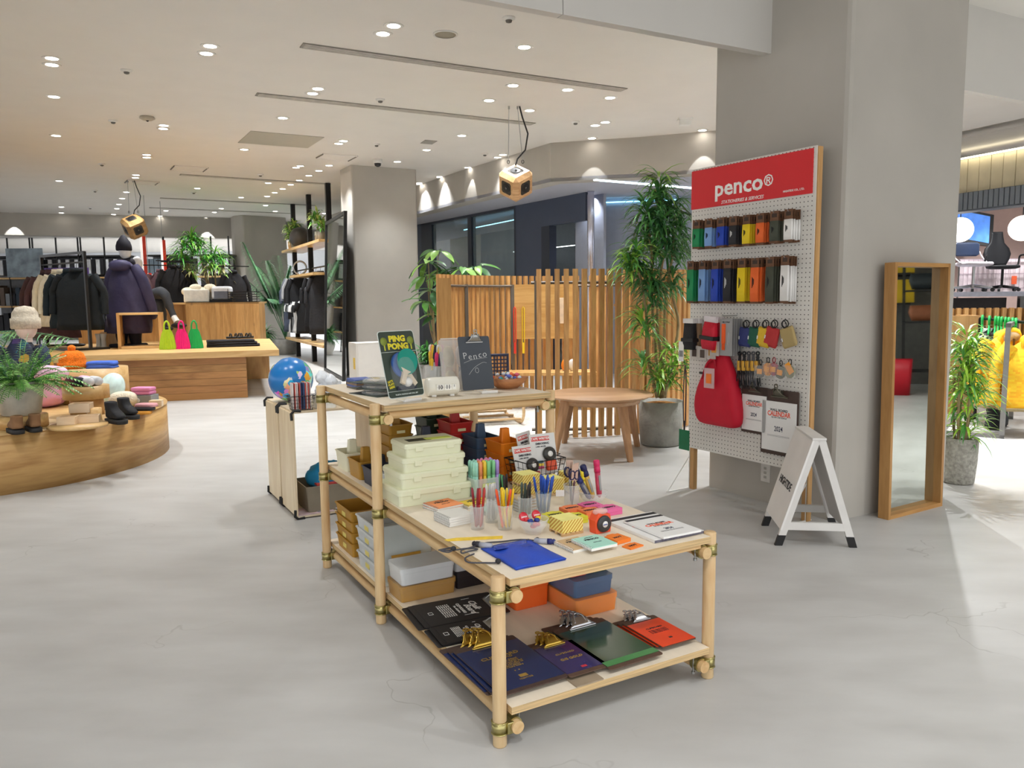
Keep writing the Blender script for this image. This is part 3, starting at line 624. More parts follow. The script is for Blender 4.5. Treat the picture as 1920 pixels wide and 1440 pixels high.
# sticky note cubes on little pallets
def note_cube(loc, rz, h, label, w=.085):
    t = T('note_cube', label, 'memo block', loc, rz, 'yellow memo blocks on little pallets')
    for y in (-w*.42, 0, w*.42): MB().box(-w/2, y-.005, 0, w/2, y+.005, .008).obj('runner', PINEX, t)
    for i in range(5): MB().box(-w/2+i*w*.215, -w/2, .008, -w/2+i*w*.215+w*.14, w/2, .0105).obj('slat', PINEY, t)
    m = MB(); m.box(-w*.48, -w*.48, .0105, w*.48, w*.48, .0105+h); m.mi = [1, 1, 1, 1, 0, 0]; m.obj('paper', [M('#f4ec90', .6), STRIPE], t)
def stripe_mat(c1, c2, sc=70):
    m = bpy.data.materials.new('mat_stripe'); m.use_nodes = True; N = m.node_tree.nodes; L = m.node_tree.links; b = N['Principled BSDF']
    tc = N.new('ShaderNodeTexCoord'); mp = N.new('ShaderNodeMapping'); mp.inputs['Rotation'].default_value = (R(40), R(40), R(0)); L.new(tc.outputs['Object'], mp.inputs[0])
    w = N.new('ShaderNodeTexWave'); w.bands_direction = 'Z'; w.inputs['Scale'].default_value = sc; L.new(mp.outputs[0], w.inputs[0])
    cr = N.new('ShaderNodeValToRGB'); cr.color_ramp.interpolation = 'CONSTANT'; cr.color_ramp.elements[0].color = (*lin(c1), 1); cr.color_ramp.elements[1].color = (*lin(c2), 1); cr.color_ramp.elements[1].position = .5
    L.new(w.outputs[0], cr.inputs[0]); L.new(cr.outputs[0], b.inputs['Base Color']); b.inputs['Roughness'].default_value = .6; return m
STRIPE = stripe_mat('#efe488', '#c99a3c', 38)
note_cube(TP(.405, .262, TS), TH, .042, 'yellow memo block on a small pallet at the front, in front of the pads')
note_cube(TP(.545, .765, TS), TH+.05, .030, 'lower yellow memo block left of the scissors, under another block')
note_cube(TP(.545, .765, TS+.0415), TH+.02, .038, 'yellow memo block set on top of the block left of the scissors')
note_cube(TP(.642, .735, TS), TH, .055, 'tall yellow memo block just behind the scissors')
note_cube(TP(.738, .72, TS), TH, .070, 'tallest yellow memo block, at the right table edge')
# glasses and pens
def glass(loc, r, h, label, bowl=False):
    t = T('glass_bowl' if bowl else 'glass_tumbler', label, 'bowl' if bowl else 'glass', loc)
    if bowl: pr = [(0, 0), (r*.5, 0), (r*.55, .003), (r*.85, h*.5), (r, h), (r-.003, h), (r*.82, h*.52), (r*.5, .006), (0, .005)]
    else: pr = [(0, 0), (r*.88, 0), (r, h), (r-.002, h), (r*.84, .006), (0, .006)]
    MB().lathe(pr, 28).obj('glass_wall', GLASSY, t)
    MB().tube([((r-.001)*cos(a), (r-.001)*sin(a), h) for a in [2*pi*i/28 for i in range(28)]], .0016, 5, closed=True).obj('rim', GLASSY, t)
    return t
GLASSY = clearm('#f2f5f4', .22, .04)
def pens_in(loc, r, n, cols, L_, label, group, capc=None, name='pen', pr=.0042, tl=14):
    made = []
    for i in range(n):
        a = 2*pi*i/n+.3; q = rnd.uniform(.25, .62); c = cols[i % len(cols)]
        cc = P_(c, .3); cp = P_(capc, .3) if capc else cc
        made.append(marker(cc, cp, pr, L_, loc+Vector((q*r*cos(a), q*r*sin(a), .008)), R(rnd.uniform(4, tl)), atan2(-cos(a), sin(a))*-1+pi if False else rnd.uniform(0, 6.28), '', group, name, 'pen'))
    ordered(made, label)
g1 = TP(.165, .452, TS); g2 = TP(.245, .50, TS); g3 = TP(.245, .40, TS); g4 = TP(.35, .60, TS); g5 = TP(.375, .485, TS); g6 = TP(.455, .49, TS); g7 = TP(.60, .52, TS); b1 = TP(.305, .31, TS); b2 = TP(.70, .52, TS)
glass(g1, .026, .08, 'small glass of dark red pens at the left'); pens_in(g1, .026, 6, ['#8e2430', '#b8362f'], .135, 'dark red pen in the leftmost glass, %s from left', 'red pens in a glass', tl=9)
glass(g2, .026, .08, 'small glass of white and grey pens behind the red ones'); pens_in(g2, .026, 6, ['#e2e0da', '#c9c9c6'], .13, 'white pen in the glass behind the red pens, %s from left', 'white pens in a glass', tl=9)
glass(g3, .028, .085, 'small glass of yellow and orange pens'); pens_in(g3, .028, 8, ['#efc420', '#e9cf3a', '#ef5a2a'], .135, 'yellow or orange pen in the middle glass, %s from left', 'yellow and orange pens in a glass', tl=12)
glass(g4, .026, .08, 'small glass of black and green pens at the back'); pens_in(g4, .026, 6, ['#2a2528', '#2a2528', '#57a869'], .13, 'black or green pen in the rear glass, %s from left', 'black and green pens in a glass', tl=12)
glass(g5, .027, .075, 'small glass of black pens beside the blue ones'); pens_in(g5, .027, 6, ['#33302f', '#4b5a52'], .12, 'black pen in the glass left of the blue pens, %s from left', 'black pens in a glass', tl=12)
glass(g6, .029, .08, 'small glass of blue pens with blue caps'); pens_in(g6, .029, 9, ['#54708c', '#3a5f94'], .135, 'blue-capped pen in the glass before the scissors, %s from left', 'blue pens in a glass', capc='#2b55b8', tl=12)
glass(g7, .032, .085, 'tall clear glass full of scissors')
def scissors(loc, tilt, az, label):
    t = T('scissors', label, 'scissors', loc, group='scissors in the glass'); t.rotation_euler = (Matrix.Rotation(az, 3, 'Z') @ Matrix.Rotation(tilt, 3, 'X')).to_euler()
    for s in (-1, 1):
        MB().prism([(-.001*s, 0), (.005*s, .09), (.002*s, .1), (-.004*s, .09)] if s > 0 else [(-.001*s, 0), (-.004*s, .09), (.002*s, .1), (.005*s, .09)], -.001, .001).obj('blade', STEEL, t, rot=(pi/2, 0, 0))
        MB().tube([(s*.010+.011*cos(a), 0, .122+.018*sin(a)) for a in [2*pi*i/10 for i in range(10)]], .0032, 6, closed=True).obj('handle', P_('#27264a', .4), t)
    m = MB().box(-.013, -.001, .10, .013, .001, .165); m.obj('hang_card', M('#c8aa98', .6), t)
    return t
for i in range(5): scissors(g7+Vector((rnd.uniform(-.012, .012), rnd.uniform(-.01, .01), .008)), R(rnd.uniform(-12, 12)), TH+rnd.uniform(-.6, .6), 'dark-handled scissors on a hang card in the glass, %s' % ['first', 'second', 'third', 'fourth', 'fifth'][i])
S(MB().box(-.016, -.001, 0, .016, .001, .024), 'price_tag', WHITE, 'white price tag hanging at the left of the scissors', 'tag', g7+Vector((-.045, -.02, .045)), 0)
glass(b1, .052, .05, 'clear glass bowl of red and yellow pins', True)
PCL = {}
for i in range(14):
    a = rnd.uniform(0, 6.28); q = rnd.uniform(0, .026); c = rnd.choice(['#cf2f38', '#d8343a', '#e9c92e', '#e05a6a', '#2c3f86'])
    p = b1+Vector((q*cos(a), q*sin(a), .018+.011*(i//5)))
    o = S(MB().lathe([(0, 0), (.008, .001), (.011, .006), (.008, .012), (.0, .014)], 10), 'round_pin', P_(c, .3), {'#cf2f38': 'red', '#d8343a': 'bright red', '#e9c92e': 'yellow', '#e05a6a': 'pinkish red', '#2c3f86': 'dark blue'}[c]+' round clip lying in the glass bowl', 'clip', p, rnd.uniform(0, 3), 'round clips in the glass bowl'); PCL.setdefault(c, []).append(o)
for l in PCL.values(): ordered(l, l[0]['label']+', %s of its colour from left')
for dx, c in ((-.028, 'left'), (.022, 'right')):
    t = T('round_magnet', 'red disc with a white mark standing at the %s back of the glass bowl' % c, 'clip', b1+TA*dx+TB*.018+Vector((0, 0, .055)), 0, rot=(R(65), 0, TH))
    MB().lathe([(0, -.004), (.016, -.004), (.017, .0), (.014, .004), (0, .004)], 18).obj('disc', P_('#cf2f3c', .3), t); text('penco', .009, TXW, t, (0, 0, .0045), (0, 0, 0), .02)
glass(b2, .058, .045, 'wide clear glass bowl holding thick pens at the right table edge', True)
def fat_pen(dx, dy, tilt, az, L_, body, cap, label):
    t = T('multicolour_pen', label, 'pen', b2+TA*dx+TB*dy+Vector((0, 0, .018))); t.rotation_euler = (Matrix.Rotation(az, 3, 'Z') @ Matrix.Rotation(tilt, 3, 'Y')).to_euler()
    MB().lathe([(.004, 0), (.010, .01), (.011, .02), (.011, L_*.7)], 14).obj('barrel', body, t); MB().lathe([(.0125, L_*.68), (.0125, L_*.8), (.0105, L_*.82), (.0125, L_*.86), (.0125, L_*.97), (.009, L_)], 14).obj('push_ring', cap, t)
    MB().box(-.004, -.0125, .03, .004, -.010, L_*.6).obj('clip', STEEL, t)
fat_pen(-.015, 0, R(-32), TH, .12, P_('#5a5f78', .2), P_('#23306e'), 'thick blue-topped pen leaning left in the wide bowl')
fat_pen(.0, .0, R(-20), TH, .145, P_('#c9a24a', .2), P_('#1f2450'), 'thick yellow pen with navy top in the wide bowl')
fat_pen(.03, 0, R(-6), TH, .15, P_('#c0405c', .2), P_('#d22d62'), 'thick pink pen standing upright in the wide bowl')
fat_pen(-.005, .02, R(-25), TH+.3, .125, P_('#e0cf3a', .2), P_('#ecd62e'), 'thick yellow-topped pen behind the blue-topped pens')
# notebooks, pads
def ring_note(loc, rz, w, d, h, col, label, title=None, n=12, band=None, group=None):
    t = T('ring_notebook', label, 'notebook', loc, rz, group)
    MB().box(-w/2, -d/2, 0, w/2, d/2, h*.8).obj('pages', M('#eceae4', .7, 0, .08, 300, stretch=(.02, .02, 3)), t); MB().box(-w/2, -d/2, h*.8, w/2, d/2, h).obj('cover', col, t)
    m = MB()
    for i in range(n): y = -d/2+d*(i+.5)/n; m.tube([(-w/2+.003+.005*cos(a), y, h/2+(h*.5+.0022)*sin(a)) for a in [2*pi*j/8 for j in range(8)]], .0007, 4, closed=True)
    m.obj('spiral', STEEL, t)
    if title: text(title, w*.15, TXB, t, (.005, d*.18, h+.0003), (0, 0, 0), .03, sx=1.1); text('RING NOTE', w*.06, TXB, t, (.005, d*.34, h+.0003)); text('CREAM PAPER', w*.05, TXB, t, (.005, -d*.1, h+.0003))
    return t
def nstack(a, b, n, w, d, h, col, label, rz=0., title=None, z=TS):
    for i in range(n): ring_note(TP(a, b, z+i*h), TH+rz+rnd.uniform(-.03, .03), w, d, h-.0005, col, label+['topmost', 'second', 'third', 'fourth'][n-1-i]+' in its pile', title if i == n-1 else None)
nstack(.175, .76, 2, .115, .105, .009, P_('#f2935a', .5), 'orange ring notebook before the ivory boxes, ', .18, 'PENCO')
nstack(.135, .575, 4, .105, .11, .008, P_('#e4e1da', .5), 'white film-wrapped ring notebook left of the red pens, ', .12)
nstack(.30, .735, 2, .12, .085, .006, P_('#ecc93a', .5), 'yellow ring notebook behind the white pens, ', .1, 'PENCO')
nstack(.295, .62, 2, .075, .08, .007, P_('#a9dccb', .5), 'small mint notebook behind the glasses, ', .1)
nstack(.425, .725, 3, .11, .085, .006, P_('#5a62b8', .5), 'blue-violet ring notebook behind the blue pens, ', .1)
nstack(.43, .60, 5-1, .09, .085, .011, P_('#cdb389', .6), 'kraft memo pad in the pile behind the glasses, ', .1)
ring_note(TP(.345, .118, TS), TH+.05, .095, .105, .011, P_('#cfae84', .5), 'kraft ring notebook half hidden under the mint one', 'PENCO', 14)
ring_note(TP(.388, .076, TS+.012), TH+.02, .10, .11, .010, P_('#a8dcc9', .5), 'mint ring notebook in front of the blue pouch', 'PENCO', 14)
def pad(a, b, z, w, d, h, col, label, txt='MEMO', rz=0., group='bright memo pads'):
    t = T('memo_pad', label, 'memo pad', TP(a, b, z), TH+rz, group)
    tabs = [(-w/2, -d/2), (w/2, -d/2), (w/2, d/2), (w*.3, d/2), (w*.22, d*.62), (-w*.22, d*.62), (-w*.3, d/2), (-w/2, d/2)]
    MB().prism(tabs, 0, h*.9).obj('sheets', M(col, .6, 0, .12, 300, stretch=(.02, .02, 3)), t); MB().prism([(x*.995, y*.995) for x, y in tabs], h*.9, h).obj('cover', P_(col, .5), t)
    text(txt, w*.26, TXB, t, (0, 0, h+.0003), (0, 0, 0), .03); return t
pad(.495, .095, TS, .060, .062, .012, '#f4812a', 'orange shaped memo pad reading HOT, the thicker one', 'HOT', .12, 'orange HOT memo pads'); pad(.50, .022, TS, .060, .038, .004, '#f4812a', 'orange shaped memo pad reading HOT, the thin one at the table edge', 'HOT', .18, 'orange HOT memo pads')
for i, (a, b, c, nm) in enumerate([(.445, .395, '#e6dd3c', 'yellow'), (.495, .345, '#e6dd3c', 'yellow'), (.545, .435, '#f4824a', 'orange'), (.585, .375, '#f4824a', 'orange'), (.63, .44, '#ee6fa6', 'pink'), (.665, .37, '#ee6fa6', 'pink')]):
    for j in range(2): pad(a, b, TS+j*.012, .075, .06, .0115, c, '%s memo pad, %s pile, %s' % (nm, 'rear' if i % 2 == 0 else 'front', 'top one' if j else 'bottom one'), 'MEMO')
# orange tape dispenser
t = T('tape_dispenser', 'orange tape dispenser with a black reel beside the memo block', 'dispenser', TP(.505, .205, TS), TH+.05)
MB().prism([(-.03, 0), (.03, 0), (.034, .03), (.028, .062), (-.02, .07), (-.034, .045)], -.018, .018).obj('body', P_('#ee5a34', .35), t, rot=(pi/2, 0, 0))
m = MB(); m.m = Matrix.Translation((0, -.02, .032)) @ Matrix.Rotation(pi/2, 4, 'X'); m.lathe([(0, -.003), (.027, -.003), (.029, .0), (.027, .006), (.012, .007), (.0, .007)], 22); m.obj('reel', M('#3b3937', .4), t)
m = MB(); m.m = Matrix.Translation((0, -.0275, .032)) @ Matrix.Rotation(pi/2, 4, 'X'); m.lathe([(0, 0), (.011, 0), (.011, .001), (0, .001)], 16); m.obj('hub', WHITE, t); text('penco', .007, P_('#2b4a9a'), t, (0, -.0292, .032), (pi/2, 0, 0), .03)
MB().blob((0, 0, .07), (.03, .02, .012)).obj('wrap', clearm('#f4e0d8', .4, .1), t)
# calendars lying at the right
def calendar_sheet(loc, rz, w, d, h, label, parent_rot=None, flat=True):
    t = T('wall_calendar', label, 'calendar', loc, rz, 'calendars for the year 2024', rot=parent_rot)
    MB().box(-w/2, -d/2, 0, w/2, d/2, h).obj('pages', M('#ebeae7', .35, 0, .015), t)
    text('WALL BOARD', w*.075, TXB, t, (0, d*.14, h+.0004), (0, 0, 0), .02); text('CALENDAR', w*.16, P_('#ef6a4a', .5), t, (0, d*.065, h+.0004), (0, 0, 0), .035, sx=.85)
    text('Up the Old School', w*.055, TXB, t, (0, d*.0, h+.0004), shear=.3); text('2024', w*.15, M('#252a48', .5), t, (0, -d*.17, h+.0004), (0, 0, 0), .01, sx=.75)
    for q in (-.25, -.275): MB().box(-w*.3, d*q, h, w*.3, d*q+.0012, h+.0004).obj('print_line', TXB, t)
    return t
t = calendar_sheet(TP(.685, .145, TS), TH, .21, .27, .010, 'larger white calendar lying under the smaller one'); MB().box(-.105, .105, .010, .105, .127, .0106).obj('binding', TXB, t); MB().box(-.105, -.1350, .0, .105, -.134, .009).obj('cover_edge', M('#3a2f66', .5), t)
t = calendar_sheet(TP(.690, .107, TS+.0115), TH-.02, .158, .215, .007, 'smaller white calendar lying on top of the larger one'); MB().box(-.079, .088, .007, .079, .104, .0076).obj('binding', TXB, t)
# yellow ruler strip, blue pouch, cord and pens
S(MB().prism([(-.09, -.012), (.09, -.014), (.095, .012), (-.06, .016), (-.1, .002)], 0, .002), 'paper_ruler', M('#eec93a', .5, 0, .15, 40), 'yellow and orange paper strip lying behind the blue pouch', 'strip', TP(.105, .355, TS), TH-.38)
t = T('document_pouch', 'bright blue flat pouch with a clear window and snap flaps', 'pouch', TP(.16, .135, TS+.0), TH)
def pf(u, v):
    x = -.088+.176*u; y = -.112+.224*v; return (x, y, .004+.010*sin(pi*u)*sin(pi*v)+.002*sin(9*u+4*v))
m = MB().grid(pf, 14, 14); m.obj('front_panel', M('#1f49b8', .5, 0, .05, bump=.1), t, solid=.003); MB().box(-.087, -.111, 0, .087, .111, .003, .001).obj('back_panel', P_('#1d44ac', .5), t)
MB().grid(lambda u, v: (-.07+.12*u+.02*v, .055+.045*v, .0105+.002*sin(pi*u)*(1-v)), 6, 4).obj('window', clearm('#3f60c4', .8, .25), t, solid=.001)
for x, y in ((-.045, .055), (.03, .03)): MB().box(x-.018, y-.013, .0145, x+.018, y+.013, .0165, .001).obj('snap_tab', P_('#1a3fa0', .5), t)
cd = [(-.05, .30), (.0, .29), (-.03, .265), (-.05, .285), (-.01, .275), (.03, .26), (.06, .245), (.02, .23), (.0, .235), (.01, .255), (.05, .27), (.1, .28), (.16, .272), (.22, .25), (.26, .225)]
def smooth(P, n=4):
    out = []
    for i in range(len(P)-1):
        p0, p1, p2, p3 = P[max(i-1, 0)], P[i], P[i+1], P[min(i+2, len(P)-1)]
        for k in range(n):
            t_ = k/n; out.append(tuple(.5*(2*b+(-a+c)*t_+(2*a-5*b+4*c-d)*t_**2+(-a+3*b-3*c+d)*t_**3) for a, b, c, d in zip(p0, p1, p2, p3)))
    return out+[P[-1]]
cdp = smooth([(a, b, .004+.003*(i % 2)) for i, (a, b) in enumerate(cd)])
t = T('long_lanyard', 'charcoal cord knotted beside the blue pouch', 'cord', TO+Vector((0, 0, TS)), TH)
MB().tube(cdp, .0026, 6).obj('cord', M('#4a4a50', .8), t); MB().tube(smooth([(.03, .21, .004), (-.01, .19, .004), (-.02, .15, .004), (.02, .12, .004), (.05, .10, .005), (.06, .11, .006)]), .0026, 6).obj('cord', M('#4a4a50', .8), t)
for p in ((.055, .10, .009), (.262, .215, .009), (-.01, .275, .009)): MB().blob(p, (.009, .009, .008)).obj('knot', M('#2a2a2e', .7), t)
def screw_pen(a, b, rz, label, c):
    t = T('screwdriver_pen', label, 'pen', TP(a, b, TS+.009), TH+rz); t.scale = (.72, 1, 1); m = MB(); m.m = Matrix.Rotation(pi/2, 4, 'Y'); m.lathe([(.004, -.05), (.009, -.045), (.009, .015)], 12); m.obj('barrel', clearm('#b9bcc8', .7, .1), t)
    m = MB(); m.m = Matrix.Rotation(pi/2, 4, 'Y'); m.lathe([(.0095, .012), (.0095, .03), (.007, .035), (.0095, .04), (.006, .048), (0, .049)], 12); m.obj('cap', c, t)
screw_pen(.085, .262, 2.2, 'clear short pen with dark cap at the left corner of the pouch', P_('#26252e'))
screw_pen(.275, .19, -.7, 'short pen with navy cap at the right corner of the pouch', P_('#232a6a'))
# ================================================================ goods on the upper tabletop
def easel(p, rz, w, label):
    t = T('display_stand', label, 'stand', p, rz)
    MB().box(-w/2, -.035, 0, w/2, -.022, .006, .002).box(-w/2, -.035, .0, w/2, -.031, .012, .001).obj('ledge', WHITEP, t)
    for s in (-1, 1): MB().tube([(s*w*.3, -.03, .003), (s*w*.2, .065, .003), (s*w*.2, .040, .09)], .002, 5).obj('support', WHITEP, t)
pp = TP(.155, 1.045, US); prz = TH+.34
easel(pp, prz, .09, 'small white stand holding up the ping pong pack')
t = T('ping_pong_set', 'dark green carded toy set reading PING PONG with two bats and a ball', 'toy', pp+Vector((0, 0, .012)), rot=(R(-14), 0, prz))
PGR = M('#3e4a40', .4, 0, .03); PYL = P_('#f2e23c', .4); PW = M('#dfe8e2', .3)
def rrect(w, d, r, n=4): return [(x, y) for x, y, _ in rr(w, d, r, 0, n)]
m = MB(); m.m = Matrix.Translation((0, 0, .14)) @ Matrix.Rotation(pi/2, 4, 'X'); m.prism(rrect(.19, .275, .014), -.0012, .0); m.obj('card_edge', PW, t)
m = MB(); m.m = Matrix.Translation((0, -.0004, .14)) @ Matrix.Rotation(pi/2, 4, 'X'); m.prism(rrect(.184, .269, .012), -.0004, .0008); m.obj('card', PGR, t)
def fz(): return (pi/2, 0, 0)
text('PING', .033, PYL, t, (0, -.0022, .243), fz(), .055, sx=1.15); text('PONG', .033, PYL, t, (0, -.0022, .212), fz(), .055, sx=1.15)
for z in (.190, .030): MB().box(-.092, -.0018, z, .092, -.001, z+.0016).obj('white_line', PW, t)
text('PLASTIC PADDLES AND BALL SET', .008, PW, t, (0, -.0022, .016), fz(), .02)
for s in (-1, 1):
    m = MB(); m.m = Matrix.Translation((s*.07, -.0018, .235)) @ Matrix.Rotation(pi/2, 4, 'X'); m.lathe([(0, -.0005), (.017, -.0005), (.017, .0003), (0, .0003)], 18); m.obj('printed_racket', M('#8b9a3e', .5), t); MB().box(s*.07-.003, -.0022, .198, s*.07+.003, -.0012, .220).obj('printed_handle', M('#c9cf45', .5), t)
text("LET'S\nPLAY!\nHERE", .012, PYL, t, (-.072, -.0022, .06), (pi/2, -.2, 0), .03); text('JUST\nFOR\nFUN', .012, PYL, t, (.074, -.0022, .165), (pi/2, -.2, 0), .03)
def bat(rz_, x, z, face, dy, nm):
    m = MB(); m.m = Matrix.Translation((x, dy, z)) @ Matrix.Rotation(rz_, 4, 'Y') @ Matrix.Rotation(pi/2, 4, 'X')
    m.k = 0; m.prism([(.050*cos(a), .054*sin(a)+.03) for a in [2*pi*i/22 for i in range(22)]], -.004, .004); m.k = 1
    m.prism([(-.026, -.008), (-.011, -.024), (-.010, -.07), (.010, -.07), (.011, -.024), (.026, -.008)], -.006, .006); m.obj(nm, [face, M('#ecdcc4', .5)], t)
bat(R(28), .0, .118, P_('#1f9b88', .25), -.024, 'bat'); bat(R(-32), .008, .108, P_('#3a62a8', .3), -.012, 'bat')
MB().blob((.0, -.02, .062), (.02, .02, .02)).obj('ball', M('#f2f0ec', .3), t); MB().box(-.05, -.014, .032, .05, -.002, .052, .004).obj('net', M('#2c3040', .6), t)
MB().blob((0, -.001, .105), (.062, .034, .083), .8, 20, 12).obj('blister', clearm('#f0f6f6', .12, .03), t)
# flip clock
t = T('flip_clock', 'cream cylindrical flip clock showing 10 11', 'clock', TP(.335, 1.105, US), TH-.10)
m = MB(); m.m = Matrix.Translation((0, 0, .042)) @ Matrix.Rotation(pi/2, 4, 'Y'); m.lathe([(0, -.068), (.034, -.068), (.038, -.064), (.039, -.05), (.039, .05), (.038, .064), (.034, .068), (0, .068)], 32); m.obj('casing', M('#ece8da', .3, 0, .02), t)
MB().box(-.04, -.0405, .026, .052, -.034, .056, .002).obj('window_frame', M('#e4e0d0', .4), t)
for x0, x1, s_ in ((-.036, -.005, '10'), (-.001, .029, '11')):
    MB().box(x0, -.0415, .029, x1, -.0402, .0535).obj('flap', M('#f3f1e8', .5), t); text(s_, .024, TXB, t, ((x0+x1)/2, -.0419, .041), fz(), .02, sx=.9); MB().box(x0, -.042, .0408, x1, -.0416, .0414).obj('flap_gap', TXB, t)
MB().box(.033, -.0415, .031, .049, -.0402, .0515).obj('alarm_dial', M('#f3f1e8', .5), t); text('5', .012, TXB, t, (.041, -.0419, .045), fz())
for x in (-.04, .04): MB().box(x-.01, -.02, 0, x+.01, .02, .008, .002).obj('foot', WHITEP, t)
# jar of flagged pens
jp = TP(.445, 1.42, US); glass(jp, .05, .10, 'glass jar of pink and yellow topped pens behind the clock')
PJ = {}
for i in range(34):
    a = rnd.uniform(0, 6.28); q = rnd.uniform(.0, .034); c, nm = rnd.choice([('#e23a72', 'pink'), ('#e23a72', 'pink'), ('#eec32c', 'yellow'), ('#eec32c', 'yellow'), ('#e9e6de', 'white'), ('#262b45', 'navy')])
    o = marker(M('#b9bcc0', .2, .3), P_(c, .3), .0085, rnd.choice([.13, .16, .19]), jp+Vector((q*cos(a), q*sin(a), .008)), R(rnd.uniform(-13, 13)), rnd.uniform(-1, 1)+TH, 'slim pen with %s cap standing in the glass jar' % nm, nm+' capped pens in the jar', 'pen'); PJ.setdefault(nm, []).append(o)
for nm, l in PJ.items(): ordered(l, 'slim pen with '+nm+' cap in the glass jar, %s from left')
# clear case behind the slate
t = T('acrylic_case', 'tall clear case with cork-coloured packets leaning behind the grey clipboard', 'case', TP(.47, 1.21, US), rot=(R(-16), 0, TH-.1))
MB().box(-.065, -.002, 0, .065, 0, .24).box(-.065, .035, 0, .065, .037, .24).box(-.065, 0, 0, -.063, .035, .24).box(.063, 0, 0, .065, .035, .24).obj('case_wall', clearm('#eef2f4', .25, .03), t)
for i, c in enumerate(['#e5d3b0', '#e9dcd2', '#d8c39e', '#e6d6cc']): MB().blob((-.03+.03*(i % 2)*2-.0, .017, .05+.11*(i//2)), (.026, .012, .05), .8).obj('packet', M(c, .4, 0, .15, 60), t)
MB().tube([(-.065, -.001, .24), (.065, -.001, .24)], .002, 5).obj('rim', WHITE, t)
# clip maker -------------------------------------------------------------
def clip_parts(t, y, z, s, mat):
    MB().box(-.055*s, y-.012*s, z, .055*s, y-.004*s, z+.006*s, .002*s).obj('clip_jaw', mat, t)
    MB().grid(lambda u, v: ((u-.5)*(.105-.055*v)*s*(1-.25*sin(pi*v)), y-.006*s+.042*s*v, z+.004*s+.024*s*sin(pi*v*.62)), 8, 6).obj('clip_plate', mat, t, solid=.0016*s)
    m = MB(); m.cyl((-.028*s, y+.018*s, z+.013*s), (.028*s, y+.018*s, z+.013*s), .010*s, n=12); m.obj('clip_spring', mat, t)
    m = MB()
    for q in (-1, 1): m.tube([(q*.024*s, y+.006*s, z+.016*s), (q*.020*s, y+.022*s, z+.030*s), (q*.011*s, y+.034*s, z+.034*s), (q*.006*s, y+.046*s, z+.033*s)], .0035*s, 6)
    m.tube([(.010*s*cos(a), y+.052*s+.010*s*sin(a), z+.032*s) for a in [2*pi*i/12 for i in range(12)]], .0035*s, 6, closed=True); m.obj('clip_lever', mat, t)
def clipboard(loc, rz, w, d, th, boardc, cover, clipm, label, group=None, cs=1., margin=0., rot=None, coverd=.86):
    t = T('clipboard', label, 'clipboard', loc, rz, group, rot)
    MB().prism(rrect(w, d, .008), 0, th).obj('board', boardc, t)
    if cover: MB().box(-w/2+.001, -d/2+margin, th, w/2-.001, -d/2+margin+d*coverd, th+.0012).obj('cover', cover, t)
    clip_parts(t, d/2-.028*cs, th+.001, cs, clipm); return t
HARD = M('#5b4538', .6, 0, .12, 50); HARDD = M('#4b3a33', .6, 0, .1, 50)
bp = TP(.516, 1.112, US+.011)
easel(TP(.545, 1.10, US), TH-.04, .075, 'small white stand under the grey clipboard')
t = clipboard(bp+TA*0, 0, .15, .235, .003, M('#4d5259', .75, 0, .03), None, STEEL, 'slate grey clipboard with handwritten chalk word leaning on the upper tabletop', cs=.75)
t.rotation_euler = (Euler((R(90-13), 0, TH-.03))).to_quaternion().to_euler(); t.location = bp+Vector((0, 0, .117))+TB*.03
CHK = M('#d9dad8', .9)
for s_, x, y in (('P', -.05, .032), ('e', -.026, .028), ('n', -.002, .029), ('c', .022, .034), ('o', .045, .037)): text(s_, .040, CHK, t, (x, y, .0034), (0, 0, .1), -.012)
MB().tube(smooth([(-.058, .002, .0035), (-.02, .014, .0035), (.03, .02, .0035), (.055, .021, .0035)]), .0006, 4).obj('chalk_line', CHK, t)
MB().tube(smooth([(-.04, -.05, .0035), (-.01, -.02, .0035), (.03, .0, .0035), (.05, -.002, .0035)]), .0006, 4).obj('chalk_line', CHK, t); MB().tube([(.008*cos(a), -.033+.011*sin(a), .0035) for a in [2*pi*i/14 for i in range(14)]], .0007, 4, closed=True).obj('chalk_ring', CHK, t)
# wooden bowl of wrapped sweets
bo = TP(.705, 1.20, US)
t = T('wooden_bowl', 'square wooden bowl full of wrapped bits at the right of the upper tabletop', 'bowl', bo, TH+.3)
W_ = WOOD('#a5653c', '#c98a58', 'x', 9)
MB().rings([rr(.09, .08, .03, 0), rr(.14, .125, .045, .022), rr(.178, .16, .05, .05), rr(.170, .152, .047, .050), rr(.13, .115, .04, .022), rr(.02, .02, .008, .012)]).obj('bowl_wall', W_, t)
ERS = {}
for i in range(34):
    a = rnd.uniform(0, 6.28); q = rnd.uniform(0, .062); c, nm = rnd.choice([('#dfe4ea', 'clear'), ('#e2e5ee', 'pale clear'), ('#e56a3a', 'orange'), ('#5a6fc0', 'blue'), ('#3aa79a', 'teal'), ('#d8607a', 'pink'), ('#ececec', 'white')])
    o = S(MB().blob((0, 0, 0), (.014, .011, .009), 1.3, 8, 5), 'wrapped_eraser', M(c, .12, 0, .2, 120, coat=.5), '%s film-wrapped eraser in the wooden bowl' % nm, 'eraser', bo+Vector((q*cos(a)*1.1, q*sin(a), .038+.010*(i//9)*(1-q*6))), rnd.uniform(0, 3), 'wrapped erasers in the wooden bowl'); ERS.setdefault(nm, []).append(o)
for nm, l in ERS.items(): ordered(l, nm+' film-wrapped eraser in the wooden bowl, %s of its colour from left')
